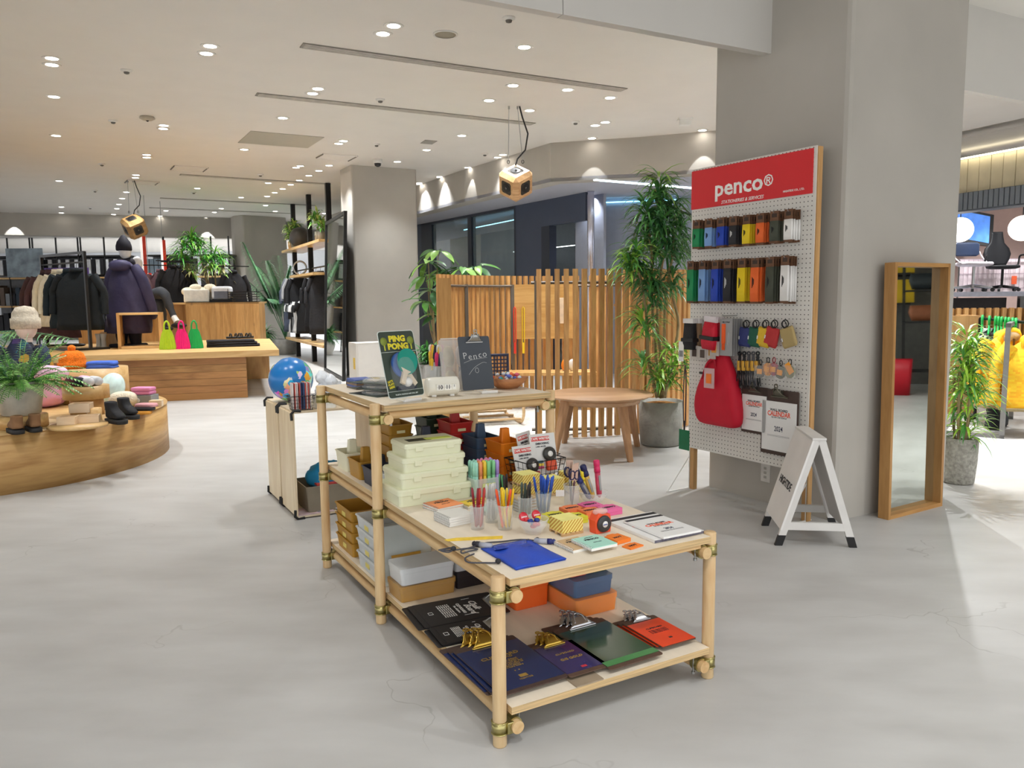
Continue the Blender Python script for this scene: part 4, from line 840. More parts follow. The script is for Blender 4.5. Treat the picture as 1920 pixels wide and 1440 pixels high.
# left part of the upper tabletop
t = T('small_box', 'black and yellow flat carton at the far left corner of the upper tabletop', 'box', TP(.20, 1.73, US), TH+.05)
MB().box(-.075, -.03, 0, .075, .03, .028, .001).obj('carton', M('#26231f', .5), t); MB().box(-.0755, -.0305, .012, .0755, .0, .0285).obj('yellow_band', P_('#efcc22'), t); text('TOOL', .012, TXB, t, (.04, -.031, .02), fz(), .03)
for i in range(5): S(MB().box(-.045, -.06, 0, .045, .06, .006).box(-.046, -.061, .006, .046, .061, .0085), 'sketch_pad', M(['#7c6a5a', '#3c56a0', '#8a705a', '#35507f', '#4a66b4'][i], .4, 0, .15, 30), 'blue-topped picture pad, %s of the left pile' % ['lowest', 'second', 'middle', 'fourth', 'topmost'][i], 'pad', TP(.14, 1.585, US+.009*i), TH+rnd.uniform(-.1, .1), 'blue pads on the upper tabletop')
for i in range(3):
    t = T('blister_pack', 'paddle pack lying flat, %s in the pile left of the standing pack' % ['lowest', 'middle', 'topmost'][i], 'pack', TP(.125+.01*i, 1.33+.01*i, US+.024*i), TH+.25+.15*i, 'flat paddle packs')
    MB().box(-.07, -.11, 0, .07, .11, .002).obj('card', PGR, t); MB().blob((0, 0, .002), (.05, .075, .020), .7).obj('blister', clearm('#e9eeee', .3, .04), t)
    m = MB(); m.prism([(.035*cos(a), .036*sin(a)+.02) for a in [2*pi*j/16 for j in range(16)]], .004, .010); m.box(-.008, -.065, .003, .008, -.01, .012); m.obj('bat', M('#d8c8b2', .5), t)
    MB().blob((.02, -.03, .0125), (.010, .010, .010)).obj('ball', M('#f2f0ec', .3), t)
# ================================================================ goods on the bottom shelf
GOLD = M('#c9a84e', .28, 1, .08); SILV = M('#c4c4c6', .22, 1, .06)
gk = 'clipboards on the bottom shelf'
def boards(a, b, n, w, d, boardc, cover, clipm, label, rz=0., step=(-.012, .026), cs=1., txt=None, tc=None, z0=BS, margin=.02):
    for i in range(n):
        j = n-1-i; p = TP(a+step[0]*j, b+step[1]*j, z0+i*.0075)
        t = clipboard(p, TH+rz+rnd.uniform(-.02, .02), w, d, .003, boardc, cover, clipm, label+', %s of its pile' % ['topmost', 'second', 'third', 'fourth'][j], gk, cs, margin, coverd=.84)
        if j == 0 and txt: txt(t, w, d)
def gold_txt(t, w, d):
    text('A', w*.08, GOLDP, t, (-.0, d*.22, .0046)); text('CLIPBOARD', w*.10, GOLDP, t, (0, d*.155, .0046), (0, 0, 0), .02, sx=1.1); text('O/S GOLD', w*.07, GOLDP, t, (0, d*.11, .0046), (0, 0, 0), .01)
    for k, l in enumerate(['for Office, School', 'Outdoor, Factory', 'anywhere you go and', 'anytime you want to', 'write it down', 'on a hard board']): text(l, w*.05, GOLDP, t, (0, d*(.05-.028*k), .0046), (0, 0, 0), .02)
    text('• •', w*.1, GOLDP, t, (0, -d*.17, .0046)); MB().box(-.014, -d*.30, .0042, .014, -d*.25, .0046).obj('emblem', GOLDP, t); text('HIGHTIDE', w*.045, GOLDP, t, (0, -d*.33, .0046))
GOLDP = M('#b08d44', .4, .3); DKB = M('#1b2c57', .25, 0, .05, coat=.4); PUR = M('#2e2a5c', .2, 0, .3, 6, coat=.6); GRNB = M('#2f4a34', .18, 0, .06, coat=.7); ORB = M('#f0481e', .35, 0, .04, coat=.3); BLKB = M('#221f1f', .5, 0, .04)
boards(.132, .185, 3, .232, .345, HARDD, DKB, GOLD, 'dark blue clipboard with gold clip and gold print', txt=gold_txt, cs=1.05)
def pur_txt(t, w, d): text('CLIPBOARD', w*.09, GOLDP, t, (0, d*.12, .0046)); text('O/S GOLD', w*.12, GOLDP, t, (0, -d*.05, .0046), (0, 0, 0), .03); MB().box(-.008, -d*.36, .0042, .012, -d*.31, .0046).obj('emblem', P_('#c23a46'), t)
boards(.325, .122, 3, .150, .232, HARD, PUR, GOLD, 'small glossy purple-navy clipboard with gold clip', txt=pur_txt, cs=.75, step=(-.004, .026))
def grn_txt(t, w, d): MB().box(-w/2+.002, -d/2+.02, .0043, w/2-.002, -d/2+.05, .0047).obj('light_band', P_('#4f8a52'), t)
boards(.490, .150, 3, .215, .335, HARD, GRNB, SILV, 'dark green glossy clipboard with silver clip', txt=grn_txt, cs=1.0, step=(-.006, .030))
def org_txt(t, w, d):
    text('CLIPBOARD', w*.09, TXB, t, (0, d*.10, .0046), (0, 0, 0), .02)
    for k in range(4): text('for Office, School, Outdoor', w*.045, TXB, t, (0, d*(.03-.03*k), .0046))
    MB().box(-.006, -d*.3, .0042, .008, -d*.26, .0046).obj('emblem', TXB, t)
boards(.700, .130, 3, .145, .228, HARD, ORB, SILV, 'small orange clipboard with silver clip', txt=org_txt, cs=.7, step=(-.006, .022), margin=.005)
def blk_txt(t, w, d):
    text('Chalk', w*.17, TXW, t, (-w*.05, d*.20, .0046), (0, 0, 0), .01, shear=.4); text('Board', w*.17, TXW, t, (w*.08, d*.12, .0046), (0, 0, 0), .01, shear=.4)
    text('CLIP BOARD', w*.08, TXW, t, (0, d*.03, .0046), (0, 0, 0), .02); text('The old place', w*.06, TXW, t, (0, -d*.02, .0046), shear=.3)
    for k in range(6): text('for Office, School, Outdoor, Factory', w*.036, TXW, t, (0, -d*(.08+.025*k), .0046))
    MB().tube([(-.010, -d*.33-.008, .0045), (.010, -d*.33-.008, .0045), (.010, -d*.33+.008, .0045), (-.010, -d*.33+.008, .0045)], .0008, 4, closed=True).obj('emblem', TXW, t)
    MB().tube([(w*.3, -.0, .0045), (w*.3, d*.12, .0045)], .0007, 4).obj('print_line', TXW, t); MB().tube([(-w*.36, .04, .0045), (-w*.36, d*.22, .0045)], .0007, 4).obj('print_line', TXW, t)
boards(.190, .672, 2, .215, .335, BLKB, BLKB, STEEL, 'large black chalk clipboard with white lettering', rz=-pi/2-.08, txt=blk_txt, step=(-.02, .01))
boards(.135, .487, 2, .150, .235, BLKB, BLKB, STEEL, 'small black chalk clipboard with white lettering', rz=-pi/2-.08, txt=blk_txt, step=(-.015, .008), cs=.8)
S(MB().box(-.05, -.05, 0, .05, .05, .004), 'kraft_sheet', M('#9c8b74', .7), 'brown-grey card lying between the blue and purple piles at the shelf edge', 'card', TP(.30, .02, BS), TH)
# stacked trays
def tray(mat, loc, w, d, h, label, group, lab=True, lid=False):
    t = T('storage_tray', label, 'tray', loc, TH, group); tub_mb(w, d, h, .93, .0025, .008, .012).obj('tub', mat, t)
    if lab: MB().box(-w*.48-.0012, -.025, h*.3, -w*.48, .025, h*.7).obj('label', M('#d9c86a', .5), t)
    return t
for i in range(4):
    nm = ['lowest', 'second', 'third', 'topmost'][i]
    tray(MUST, TP(.135, 1.585, BS+.050*i), .20, .24, .064, 'mustard storage tray, %s of the left stack on the bottom shelf' % nm, 'mustard trays')
    tray(clearm('#e9eceb', .6, .2), TP(.135, 1.25, BS+.055*i), .21, .26, .068, 'translucent white storage tray, %s of the stack beside the mustard trays' % nm, 'translucent trays')
def wrapped(loc, w, d, h, mat, label, lidc=None, wrap=True, rz=0.):
    t = T('wrapped_box', label, 'box', loc, TH+rz)
    MB().rings([rr(w*.95, d*.95, .012, 0), rr(w*.98, d*.98, .012, h*.7), rr(w, d, .012, h*.72), rr(w, d, .012, h)], smooth=False).obj('body', mat, t)
    if wrap: MB().rings([rr(w*1.03, d*1.03, .02, .001), rr(w*1.05, d*1.04, .03, h*.5), rr(w*1.03, d*1.05, .02, h+.003)]).obj('film', clearm('#eef2f4', .06, .06), t)
    return t
wrapped(TP(.150, .93, BS), .24, .15, .062, MUST, 'film-wrapped mustard box behind the black clipboards')
wrapped(TP(.150, .93, BS+.066), .23, .148, .066, clearm('#edf0f0', .75, .2), 'film-wrapped translucent box standing on the mustard box')
wrapped(TP(.365, .95, BS), .17, .15, .07, M('#2a2426', .5), 'dark box on the bottom shelf right of the mustard box', wrap=False)
wrapped(TP(.365, .95, BS+.072), .18, .15, .055, clearm('#dedfe0', .8, .2), 'translucent box standing on the dark box')
t = T('flat_packet', 'clear flat packet with a yellow label leaning behind the wrapped boxes', 'lid', TP(.15, 1.055, BS+.0), rot=(R(-14), 0, TH)); MB().box(-.11, -.004, 0, .11, .004, .24, .003).obj('lid', clearm('#e4ebe6', .35, .1), t); MB().box(-.07, -.006, .10, .06, -.004, .12).obj('label', P_('#e0a93c'), t)
wrapped(TP(.625, .515, BS), .19, .26, .068, P_('#ef8a2a', .25), 'large orange wrapped box at the right of the bottom shelf')
wrapped(TP(.620, .52, BS+.071), .175, .245, .066, P_('#456188', .25), 'blue wrapped box standing on the orange box')
wrapped(TP(.575, .53, BS+.14), .08, .20, .05, P_('#c8342c', .3), 'red box standing on the blue box at left')
wrapped(TP(.67, .53, BS+.14), .08, .20, .05, P_('#33492f', .3), 'dark green box standing on the blue box at right')
wrapped(TP(.45, .66, BS), .15, .2, .11, P_('#ef6a2a', .3), 'orange-red box behind the orange wrapped box', wrap=False)
# ================================================================ pair of plywood box modules behind the table
P0 = at(556, 975); LP = WOOD('#dcc6a2', '#ead9b8', 'z', 7)
def CP(a, b, z=0.): return P0+TA*a+TB*b+Vector((0, 0, z))
def module(b, label):
    t = T('plywood_module', label, 'shelf', CP(0, b), TH, 'plywood box modules'); w, d, h = .62, .34, .645
    MB().box(0, 0, .02, .012, d, h-.012).obj('side_panel', LP, t); MB().box(w-.012, 0, .02, w, d, h-.012).obj('side_panel', LP, t)
    MB().box(.01, 0, h-.012, w-.01, d, h).obj('top_panel', PLYX, t); MB().box(.01, 0, .008, w-.01, d, .02).obj('bottom_panel', PLYX, t)
    for x in (0, w):
        for z in (.008, h):
            for y in (0, d):
                s = 1 if x == 0 else -1; q = -1 if z > .1 else 1
                m = MB(); m.tube([(x-s*.004, y, z+q*.05), (x-s*.006, y, z+q*.012), (x+s*.012, y, z-q*.006), (x+s*.05, y, z-q*.002)], .0085, 8); m.obj('corner_joint', BLACK, t)
module(0, 'plywood box module with black corner joints, the nearer one'); module(.375, 'plywood box module with black corner joints, the farther one')
MZ = .6465
gp = at(547, 752, MZ)
t = T('globe', 'blue inflatable world globe with coloured countries', 'globe', gp+Vector((0, 0, .002)))
def globe_mat():
    m = bpy.data.materials.new('mat_globe'); m.use_nodes = True; N = m.node_tree.nodes; L = m.node_tree.links; b = N['Principled BSDF']
    tc = N.new('ShaderNodeTexCoord'); n = N.new('ShaderNodeTexNoise'); n.inputs['Scale'].default_value = 6; n.inputs['Detail'].default_value = 6; L.new(tc.outputs['Object'], n.inputs[0])
    v = N.new('ShaderNodeTexVoronoi'); v.inputs['Scale'].default_value = 22; L.new(tc.outputs['Object'], v.inputs['Vector'])
    hs = N.new('ShaderNodeHueSaturation'); hs.inputs['Saturation'].default_value = 1.; hs.inputs['Value'].default_value = 1.; L.new(v.outputs['Color'], hs.inputs['Color'])
    cr = N.new('ShaderNodeValToRGB'); cr.color_ramp.interpolation = 'CONSTANT'; cr.color_ramp.elements[0].color = (0, 0, 0, 1); cr.color_ramp.elements[1].position = .50; cr.color_ramp.elements[1].color = (1, 1, 1, 1); L.new(n.outputs[0], cr.inputs[0])
    mx = N.new('ShaderNodeMix'); mx.data_type = 'RGBA'; L.new(cr.outputs[0], mx.inputs[0]); mx.inputs[6].default_value = (*lin('#1f78c0'), 1); L.new(hs.outputs[0], mx.inputs[7]); L.new(mx.outputs[2], b.inputs['Base Color']); b.inputs['Roughness'].default_value = .25; return m
MB().blob((0, 0, .14), (.14, .14, .14), 1, 32, 20).obj('ball', globe_mat(), t)
bl = at(546, 757, MZ); bl = CP(.07, .06, MZ)
wire_basket(bl, TH, .14, .10, .085, 'dark wire basket packed with striped booklets in front of the globe')
for i in range(12): S(MB().box(-.0025, -.035, 0, .0025, .035, .155), 'booklet', M(rnd.choice(['#f0ece8', '#eadfda', '#f2eeea', '#3d4f78', '#d8685e']), .5, 0, .25, 60, stretch=(.1, 2, .3)), 'thin striped booklet in the wire basket, number %s from the left' % ['one', 'two', 'three', 'four', 'five', 'six', 'seven', 'eight', 'nine', 'ten', 'eleven', 'twelve'][i], 'booklet', bl+TA*(-.052+i*.0092)+Vector((0, 0, .006)), TH+rnd.uniform(-.1, .1), 'booklets in the wire basket')
wb = CP(.215, .08, MZ); t = T('storage_bin', 'white bin filled with crumpled clear bags on the plywood module', 'bin', wb, TH); tub_mb(.125, .12, .075).obj('tub', M('#efefea', .35), t)
for i in range(7):
    o = S(MB().blob((0, 0, 0), (.05, .04, .045), 1.2, 10, 7), 'plastic_bag', M('#f2f6fa', .15, 0, .06, 30, bump=1., bsc=25, alpha=.9), 'crumpled clear plastic bag in the white bin, %s from the bottom' % ['first', 'second', 'third', 'fourth', 'fifth', 'sixth', 'seventh'][i], 'bag', wb+TA*rnd.uniform(-.04, .05)+TB*rnd.uniform(-.02, .03)+Vector((0, 0, .06+.02*i)), rnd.uniform(0, 3), 'crumpled bags in the white bin')
    ti = o.modifiers.new('d', 'DISPLACE'); ti.strength = .03; tx = bpy.data.textures.new('c', 'CLOUDS'); tx.noise_scale = .03; ti.texture = tx
S(MB().box(-.04, -.03, 0, .04, .03, .02).box(-.035, -.025, .02, .035, .025, .03), 'white_box', WHITE, 'small white packet on the plywood module behind the tall post', 'box', CP(.40, .10, MZ), TH)
S(MB().box(-.06, -.001, 0, .06, .001, .14), 'price_card', M('#dfe3ea', .3), 'white card propped behind the crumpled bags', 'card', CP(.30, .2, MZ), TH)
gb = CP(.33, .16, .022); t = T('storage_bin', 'grey-beige fabric bin in the plywood module', 'bin', gb, TH); tub_mb(.52, .28, .16, .95).obj('tub', M('#8c8270', .8, 0, .06), t)
t = T('cloth_bag', 'bright blue crumpled cloth bag lying in the grey bin', 'bag', gb+TA*-.10+Vector((0, 0, .16)), TH)
o = MB().blob((0, 0, .03), (.12, .10, .085), 1., 24, 14).obj('cloth', M('#1f8fc4', .6, 0, .08, bump=.6, bsc=12), t); q = o.modifiers.new('d', 'DISPLACE'); q.strength = .06; tx = bpy.data.textures.new('c', 'CLOUDS'); tx.noise_scale = .06; q.texture = tx
o = MB().blob((.13, .0, .0), (.07, .08, .05), 1., 18, 10).obj('cloth', M('#1b84b8', .6, 0, .08, bump=.6, bsc=12), t); q = o.modifiers.new('d', 'DISPLACE'); q.strength = .04; q.texture = tx
S(MB().box(-.09, -.06, 0, .09, .06, .012), 'folded_cloth', M('#b8443c', .8, 0, .2, 60), 'red and white folded cloth at the bin edge', 'cloth', gb+TA*-.10+TB*-.07+Vector((0, 0, .155)), TH)
for i, c in enumerate(['#c9b0b4', '#8a8a8e', '#e4dcdc', '#5c5a5e']): S(MB().box(-.11, -.08, 0, .11, .08, .004), 'magazine', M(c, .35, 0, .35, 12), '%s magazine lying on the floor panel of the near module' % ['pinkish', 'grey', 'pale', 'dark'][i], 'magazine', CP(.12+.11*i, .08+.03*(i % 2)-.0, .0205+.0045*i), TH+.15*i)
# ================================================================ pegboard stand
PO = Vector((1.186, 5.159, 0)); PR = -1.024; PX = Vector((cos(PR), sin(PR), 0)); PY = Vector((-sin(PR), cos(PR), 0)); PW_, PZ0, PZ1 = .953, .283, 2.102
def pb(px, py, off=0.):
    p = atP(px, py, PO-PY*off, PY); return (p-PO).dot(PX), p.z
def PBw(u, off, z): return PO+PX*u-PY*off+Vector((0, 0, z))
def peg_mat():
    m = bpy.data.materials.new('mat_pegboard'); m.use_nodes = True; N = m.node_tree.nodes; L = m.node_tree.links; b = N['Principled BSDF']
    tc = N.new('ShaderNodeTexCoord'); sc = N.new('ShaderNodeVectorMath'); sc.operation = 'SCALE'; sc.inputs['Scale'].default_value = 1/.026; L.new(tc.outputs['Object'], sc.inputs[0])
    fr = N.new('ShaderNodeVectorMath'); fr.operation = 'FRACTION'; L.new(sc.outputs[0], fr.inputs[0]); sb = N.new('ShaderNodeVectorMath'); sb.operation = 'SUBTRACT'; sb.inputs[1].default_value = (.5, 0, .5); L.new(fr.outputs[0], sb.inputs[0])
    ml = N.new('ShaderNodeVectorMath'); ml.operation = 'MULTIPLY'; ml.inputs[1].default_value = (1, 0, 1); L.new(sb.outputs[0], ml.inputs[0]); ln = N.new('ShaderNodeVectorMath'); ln.operation = 'LENGTH'; L.new(ml.outputs[0], ln.inputs[0])
    k = N.new('ShaderNodeMath'); k.operation = 'LESS_THAN'; k.inputs[1].default_value = .13; L.new(ln.outputs['Value'], k.inputs[0])
    mx = N.new('ShaderNodeMix'); mx.data_type = 'RGBA'; L.new(k.outputs[0], mx.inputs[0]); mx.inputs[6].default_value = (*lin('#dcd8d0'), 1); mx.inputs[7].default_value = (*lin('#4a463f'), 1); L.new(mx.outputs[2], b.inputs['Base Color']); b.inputs['Roughness'].default_value = .5; return m
pg = T('pegboard_stand', 'white pegboard on a wooden frame with a red lettered header panel', 'display board', PO, PR)
MB().box(0, -.006, PZ0, PW_-.008, 0, PZ1).obj('board_panel', peg_mat(), pg)
OAKF = WOOD('#b98a52', '#cfa36a', 'z', 8)
for x0, x1 in ((.012, .045), (PW_-.04, PW_)): MB().box(x0, .001, 0, x1, .035, PZ1-.004).obj('frame_post', OAKF, pg)
MB().box(.045, .001, PZ1-.04, PW_-.04, .035, PZ1-.004).obj('frame_rail', WOOD('#b98a52', '#cfa36a', 'x', 8), pg); MB().box(.045, .001, PZ0, PW_-.04, .035, PZ0+.035).obj('frame_rail', WOOD('#b98a52', '#cfa36a', 'x', 8), pg)
for x in (.004, PW_-.012):
    m = MB(); m.box(x-.004, -.20, 0, x+.006, .05, .006); m.tube([(x, -.19, .004), (x, .0, .22)], .004, 5); m.tube([(x, .045, .004), (x, .03, .22)], .004, 5); m.box(x-.002, -.001, 0, x+.004, .03, PZ0); m.obj('foot_bracket', WHITE, pg)
u0, z0 = pb(1300, 395); u1, z1 = pb(1530, 360); zr = (z0+z1)/2
MB().box(.0, -.012, zr, PW_-.028, -.006, PZ1-.012).obj('header_sign', M('#d8252a', .45, 0, .015), pg)
hx = PW_*.445
text('penco', .135, TXW, pg, (hx-.03, -.0128, PZ1-.15), (pi/2, 0, 0), .022, sx=1.15); text('®', .09, TXW, pg, (hx+.2, -.0128, PZ1-.15), (pi/2, 0, 0), .01)
text('STATIONERIES & SERVICES', .028, TXW, pg, (hx+.0, -.0128, PZ1-.235), (pi/2, 0, 0), .01, shear=.3); text('HIGHTIDE CO., LTD.', .016, TXW, pg, (PW_-.15, -.0128, zr+.03), (pi/2, 0, 0), .02)
CARD = M('#6d4b34', .7, 0, .2, 40)
def hook(u, z, L_=.10):
    MB().tube([(u, -.006, z+.01), (u, -.008, z), (u, -.006-L_, z), (u, -.006-L_-.008, z+.008)], .0022, 5).obj('peg_hook', STEEL, pg)
protos = {}
def pack(kind, colh, w, h, hc):
    if (kind, colh) in protos: return protos[(kind, colh)]
    t = T('pouch_pack', 'x', 'pouch', (0, 0, -5)); c = P_(colh, .6)
    MB().box(-w*.5, -.0010, -h-.012, w*.5, .0010, hc).obj('header_card', CARD, t)
    MB().rings([rr(w*1.0, .012, .004, -h), rr(w*1.02, .016, .005, -h*.5), rr(w, .010, .004, 0)]).obj('pouch', c, t)
    MB().box(-w*.3, -.0016, hc*.35, w*.3, -.0011, hc*.75).obj('print', M('#3a2a20', .6), t)
    m = MB()
    for q_ in range(3): m.box(-w*.22+q_*w*.09, -.0098, -h*(.60-.05*q_), -w*.22+q_*w*.09+w*.05, -.0086, -h*(.28+.03*q_))
    m.obj('print', M('#1d1c1c' if colh != '#26262a' else '#d9d9d6', .6), t)
    protos[(kind, colh)] = t; return t
used = set()
PCOL = [('#1c8a52', 'green'), ('#7aa2d6', 'light blue'), ('#2446b4', 'royal blue'), ('#26262a', 'black'), ('#eacb1c', 'yellow'), ('#ec6a2c', 'orange'), ('#474b3e', 'olive grey'), ('#eceae6', 'white')]
r1 = [(1300, 1317, 431, 464), (1320, 1337, 427, 461), (1343, 1362, 425, 462), (1368, 1385, 423, 458), (1391, 1413, 420, 456), (1417, 1440, 417, 455), (1450, 1464, 415, 452), (1471, 1491, 410, 448)]
r2 = [(1288, 1305, 508, 568), (1317, 1331, 506, 566), (1339, 1356, 505, 566), (1362, 1378, 503, 565), (1384, 1404, 502, 565), (1413, 1426, 500, 562), (1437, 1456, 499, 563), (1464, 1485, 497, 565)]
for kind, rows in (('short', r1), ('long', r2)):
    W0 = .056; uz = [(pb((a+b)/2, c, .075), pb((a+b)/2, d, .075)) for a, b, c, d in rows]
    ua, ub = uz[0][0][0], uz[-1][0][0]; zt = sum(q[0][1] for q in uz)/8; zb_ = sum(q[1][1] for q in uz)/8; h = zt-zb_
    for i, (ch, nm) in enumerate(PCOL):
        u = ua+(ub-ua)*i/7; hook(u, zt+.045, .085)
        for k in range(4):
            off = .020+.022*k; pr = pack(kind, ch, W0, h, .055); q = (u+rnd.uniform(-.004, .004), off, zt+rnd.uniform(-.003, .003))
            lab = '%s %s pouch on a brown card, %s on its hook' % (nm, 'small' if kind == 'short' else 'long narrow', ['rearmost', 'second from the board', 'third from the board', 'frontmost'][k])
            loc = PBw(*q); rz = PR+rnd.uniform(-.06, .10)
            if (kind, ch) not in used: used.add((kind, ch)); pr.location = loc; pr.rotation_euler = (0, 0, rz); pr['label'] = lab; pr['group'] = 'pouches in the %s row of the pegboard' % ('upper' if kind == 'short' else 'lower'); pr.rotation_euler = (0, 0, rz)
            else: dup(pr, loc, rz, lab, 'pouches in the %s row of the pegboard' % ('upper' if kind == 'short' else 'lower'))
# third row: bag, hat, grey packs
def hang(name, label, cat, px, py, off, rz=0., group=None, tilt=0.):
    u, z = pb(px, py, off); return T(name, label, cat, PBw(u, off, z), PR+rz, group, rot=(0, tilt, PR+rz) if tilt else None)
t = hang('hanging_bag', 'black folded strap bag hanging at the left edge of the pegboard', 'bag', 1294, 606, .10)
MB().rings([rr(.09, .03, .01, -.17), rr(.10, .05, .015, -.12), rr(.085, .045, .015, -.03), rr(.09, .03, .01, 0)]).obj('bag_body', M('#1f1f21', .7, bump=.3), t); MB().box(-.055, -.03, -.12, .055, .03, -.095, .005).obj('strap', BLACK, t); MB().box(-.045, -.02, 0, .045, .02, .03).obj('header_card', M('#dfdcd8', .5), t)
t = hang('hanging_bag', 'tan folded strap bag between the black and the red one', 'bag', 1305, 606, .06)
MB().rings([rr(.09, .03, .01, -.15), rr(.095, .045, .015, -.1), rr(.085, .03, .01, 0)]).obj('bag_body', M('#9a7d5e', .7, bump=.3), t); MB().box(-.045, -.015, 0, .045, .015, .03).obj('header_card', M('#dfdcd8', .5), t)
for i, (x, o) in enumerate(((1333, .13), (1344, .07))):
    t = hang('hanging_bag', 'red rolled bag with a black strap, the %s one' % ('front' if i == 0 else 'rear'), 'bag', x, 604, o, tilt=R(5))
    MB().rings([rr(.10, .03, .01, -.17), rr(.11, .06, .02, -.13), rr(.10, .055, .02, -.04), rr(.09, .03, .01, 0)]).obj('bag_body', M('#c3102c', .6, bump=.3), t); MB().box(-.058, -.036, -.11, .058, .034, -.085, .004).obj('strap', BLACK, t); MB().box(-.05, -.01, 0, .05, .01, .035).obj('header_card', clearm('#eadfe0', .7), t)
for i, (x, y) in enumerate(((1303, 648), (1318, 650), (1334, 646), (1340, 640))):
    t = hang('small_packet', 'small brown and yellow packet hanging under the red bags, %s' % ['far left', 'second', 'third', 'far right'][i], 'packet', x, y, .09+.01*i, group='small packets under the bags'); MB().box(-.035, -.004, -.09, .035, .004, 0).obj('film', clearm('#d9d3cc', .55, .1), t); MB().box(-.02, -.005, -.07, .018, .005, -.02).obj('content', M(['#3a2820', '#4a3a30', '#a97a2e', '#d08a2a'][i], .5), t)
GP = M('#9b9a98', .5, 0, .03)
for i in range(5):
    off = .03+.02*i; u, z = pb(1362, 598, .11); t = T('strap_pack', 'grey carded strap pack, %s of five on the hook' % ['rearmost', 'second from the rear', 'middle', 'second from the front', 'frontmost with its orange strap showing'][i], 'pack', PBw(u, off, z), PR, 'grey carded strap packs')
    MB().box(-.05, -.001, -.225, .05, .001, 0).obj('card', GP, t)
    MB().box(-.028, -.010, -.15, -.004, -.001, -.03).box(-.026, -.009, -.19, -.018, -.003, -.15).box(-.012, -.009, -.19, -.006, -.003, -.15).obj('orange_strap', P_('#f4601c'), t); text('BELT STRAP', .011, TXB, t, (.0, -.0016, -.02), fz(), .02)
    MB().tube([(.02+.006*cos(a), -.003, -.12+.04*sin(a)) for a in [2*pi*j/10 for j in range(10)]], .001, 4, closed=True).obj('outline', STEEL, t)
hook(pb(1362, 592, .1)[0], pb(1362, 592, .1)[1], .12)
# key wallets
for i, (px, c, nm) in enumerate([(1399, '#323a70', 'navy'), (1417, '#1f5a44', 'dark green'), (1435, '#d9b02e', 'mustard yellow'), (1451, '#b53232', 'red'), (1474, '#ad9764', 'khaki')]):
    t = hang('key_wallet', '%s fabric wallet hanging from a black ring' % nm, 'wallet', px, 614, .055, tilt=R([4, 6, 9, 14, -18][i]), group='fabric wallets on the pegboard')
    MB().rings([rr(.085, .014, .006, -.115), rr(.095, .026, .01, -.10), rr(.092, .022, .01, -.01), rr(.085, .008, .004, 0)]).obj('wallet', M(c, .7, 0, .05, bump=.3), t)
    MB().tube([(.022*cos(a), -.0, .022+.022*sin(a)) for a in [2*pi*j/12 for j in range(12)]], .0035, 6, closed=True).obj('ring', BLACK, t); MB().tube([(.016*cos(a), -.012, .018+.020*sin(a)) for a in [2*pi*j/12 for j in range(12)]], .003, 6, closed=True).obj('ring', BLACK, t); MB().box(-.04, -.015, -.075, -.033, -.013, -.055).obj('logo_tag', M('#d9d9d9', .5), t)
# cord bundles with yellow bands
for i in range(5):
    t = hang('cord_bundle', 'black cord bundle with a yellow band, %s' % ['leftmost', 'second from left', 'middle', 'second from right', 'rightmost'][i], 'lanyard', 1387+i*8.5, 664, .05+.012*(i % 2), group='cord bundles on the pegboard')
    m = MB()
    for k in range(6): m.tube(smooth([(.006*cos(k)*.8, .006*sin(k), 0), (.012*cos(k*1.3), .008*sin(k), -.07), (.020*cos(k*2.1), .012*sin(k*2), -.14), (.026*cos(k*1.7), .012*sin(k), -.19)], 3), .0034, 5)
    m.tube([(.012*cos(a), 0, .004+.010*sin(a)) for a in [2*pi*j/8 for j in range(8)]], .005, 5, closed=True); m.obj('cord', M(['#1d1d20', '#1d1d20', '#4c4c50', '#4c4c50', '#2a2a2c'][i], .7), t); MB().lathe([(.013, -.10), (.015, -.095), (.015, -.045), (.013, -.04)], 10).obj('band', M('#d8a338', .5), t)
    m = MB()
    for k in range(3): m.tube([(.012*cos(k*2)+.007*cos(a), .004*k, -.20+.008*sin(a)) for a in [2*pi*j/8 for j in range(8)]], .002, 4, closed=True)
    m.obj('clasp', BLACK, t)
for i, (px, py, c, g) in enumerate([(1426, 690, '#5b5a58', 'grey'), (1440, 686, '#e79a2c', 'orange'), (1451, 686, '#a8324a', 'dark red'), (1464, 692, '#5d6450', 'grey-green'), (1481, 690, '#7b8060', 'olive')]):
    t = hang('coil_key_strap', '%s coiled strap packed in a clear bag on the pegboard' % g, 'strap', px, py, .06, group='coiled straps on the pegboard')
    m = MB(); m.m = Matrix.Rotation(pi/2, 4, 'X')
    for r_ in (.034, .027, .020): m.tube([(r_*cos(a), r_*sin(a)-.02, 0) for a in [2*pi*j/16 for j in range(16)]], .0045, 6, closed=True)
    m.obj('coil', M(c, .6), t); MB().box(-.018, -.010, -.035, .018, -.006, -.005 if i != 4 else .03).obj('yellow_card', M('#ef9f24', .5), t, rot=(0, [.0, .1, 0, .1, -.6][i], 0)); MB().box(-.036, -.011, -.06, .036, .004, .015).obj('film', clearm('#e9e6e2', .22, .05), t)
    MB().tube([(.010*cos(a), .0, .034+.016*sin(a)) for a in [2*pi*j/10 for j in range(10)]], .003, 5, closed=True).obj('carabiner', BLACK if i != 2 else M('#8c2434', .3, .5), t)
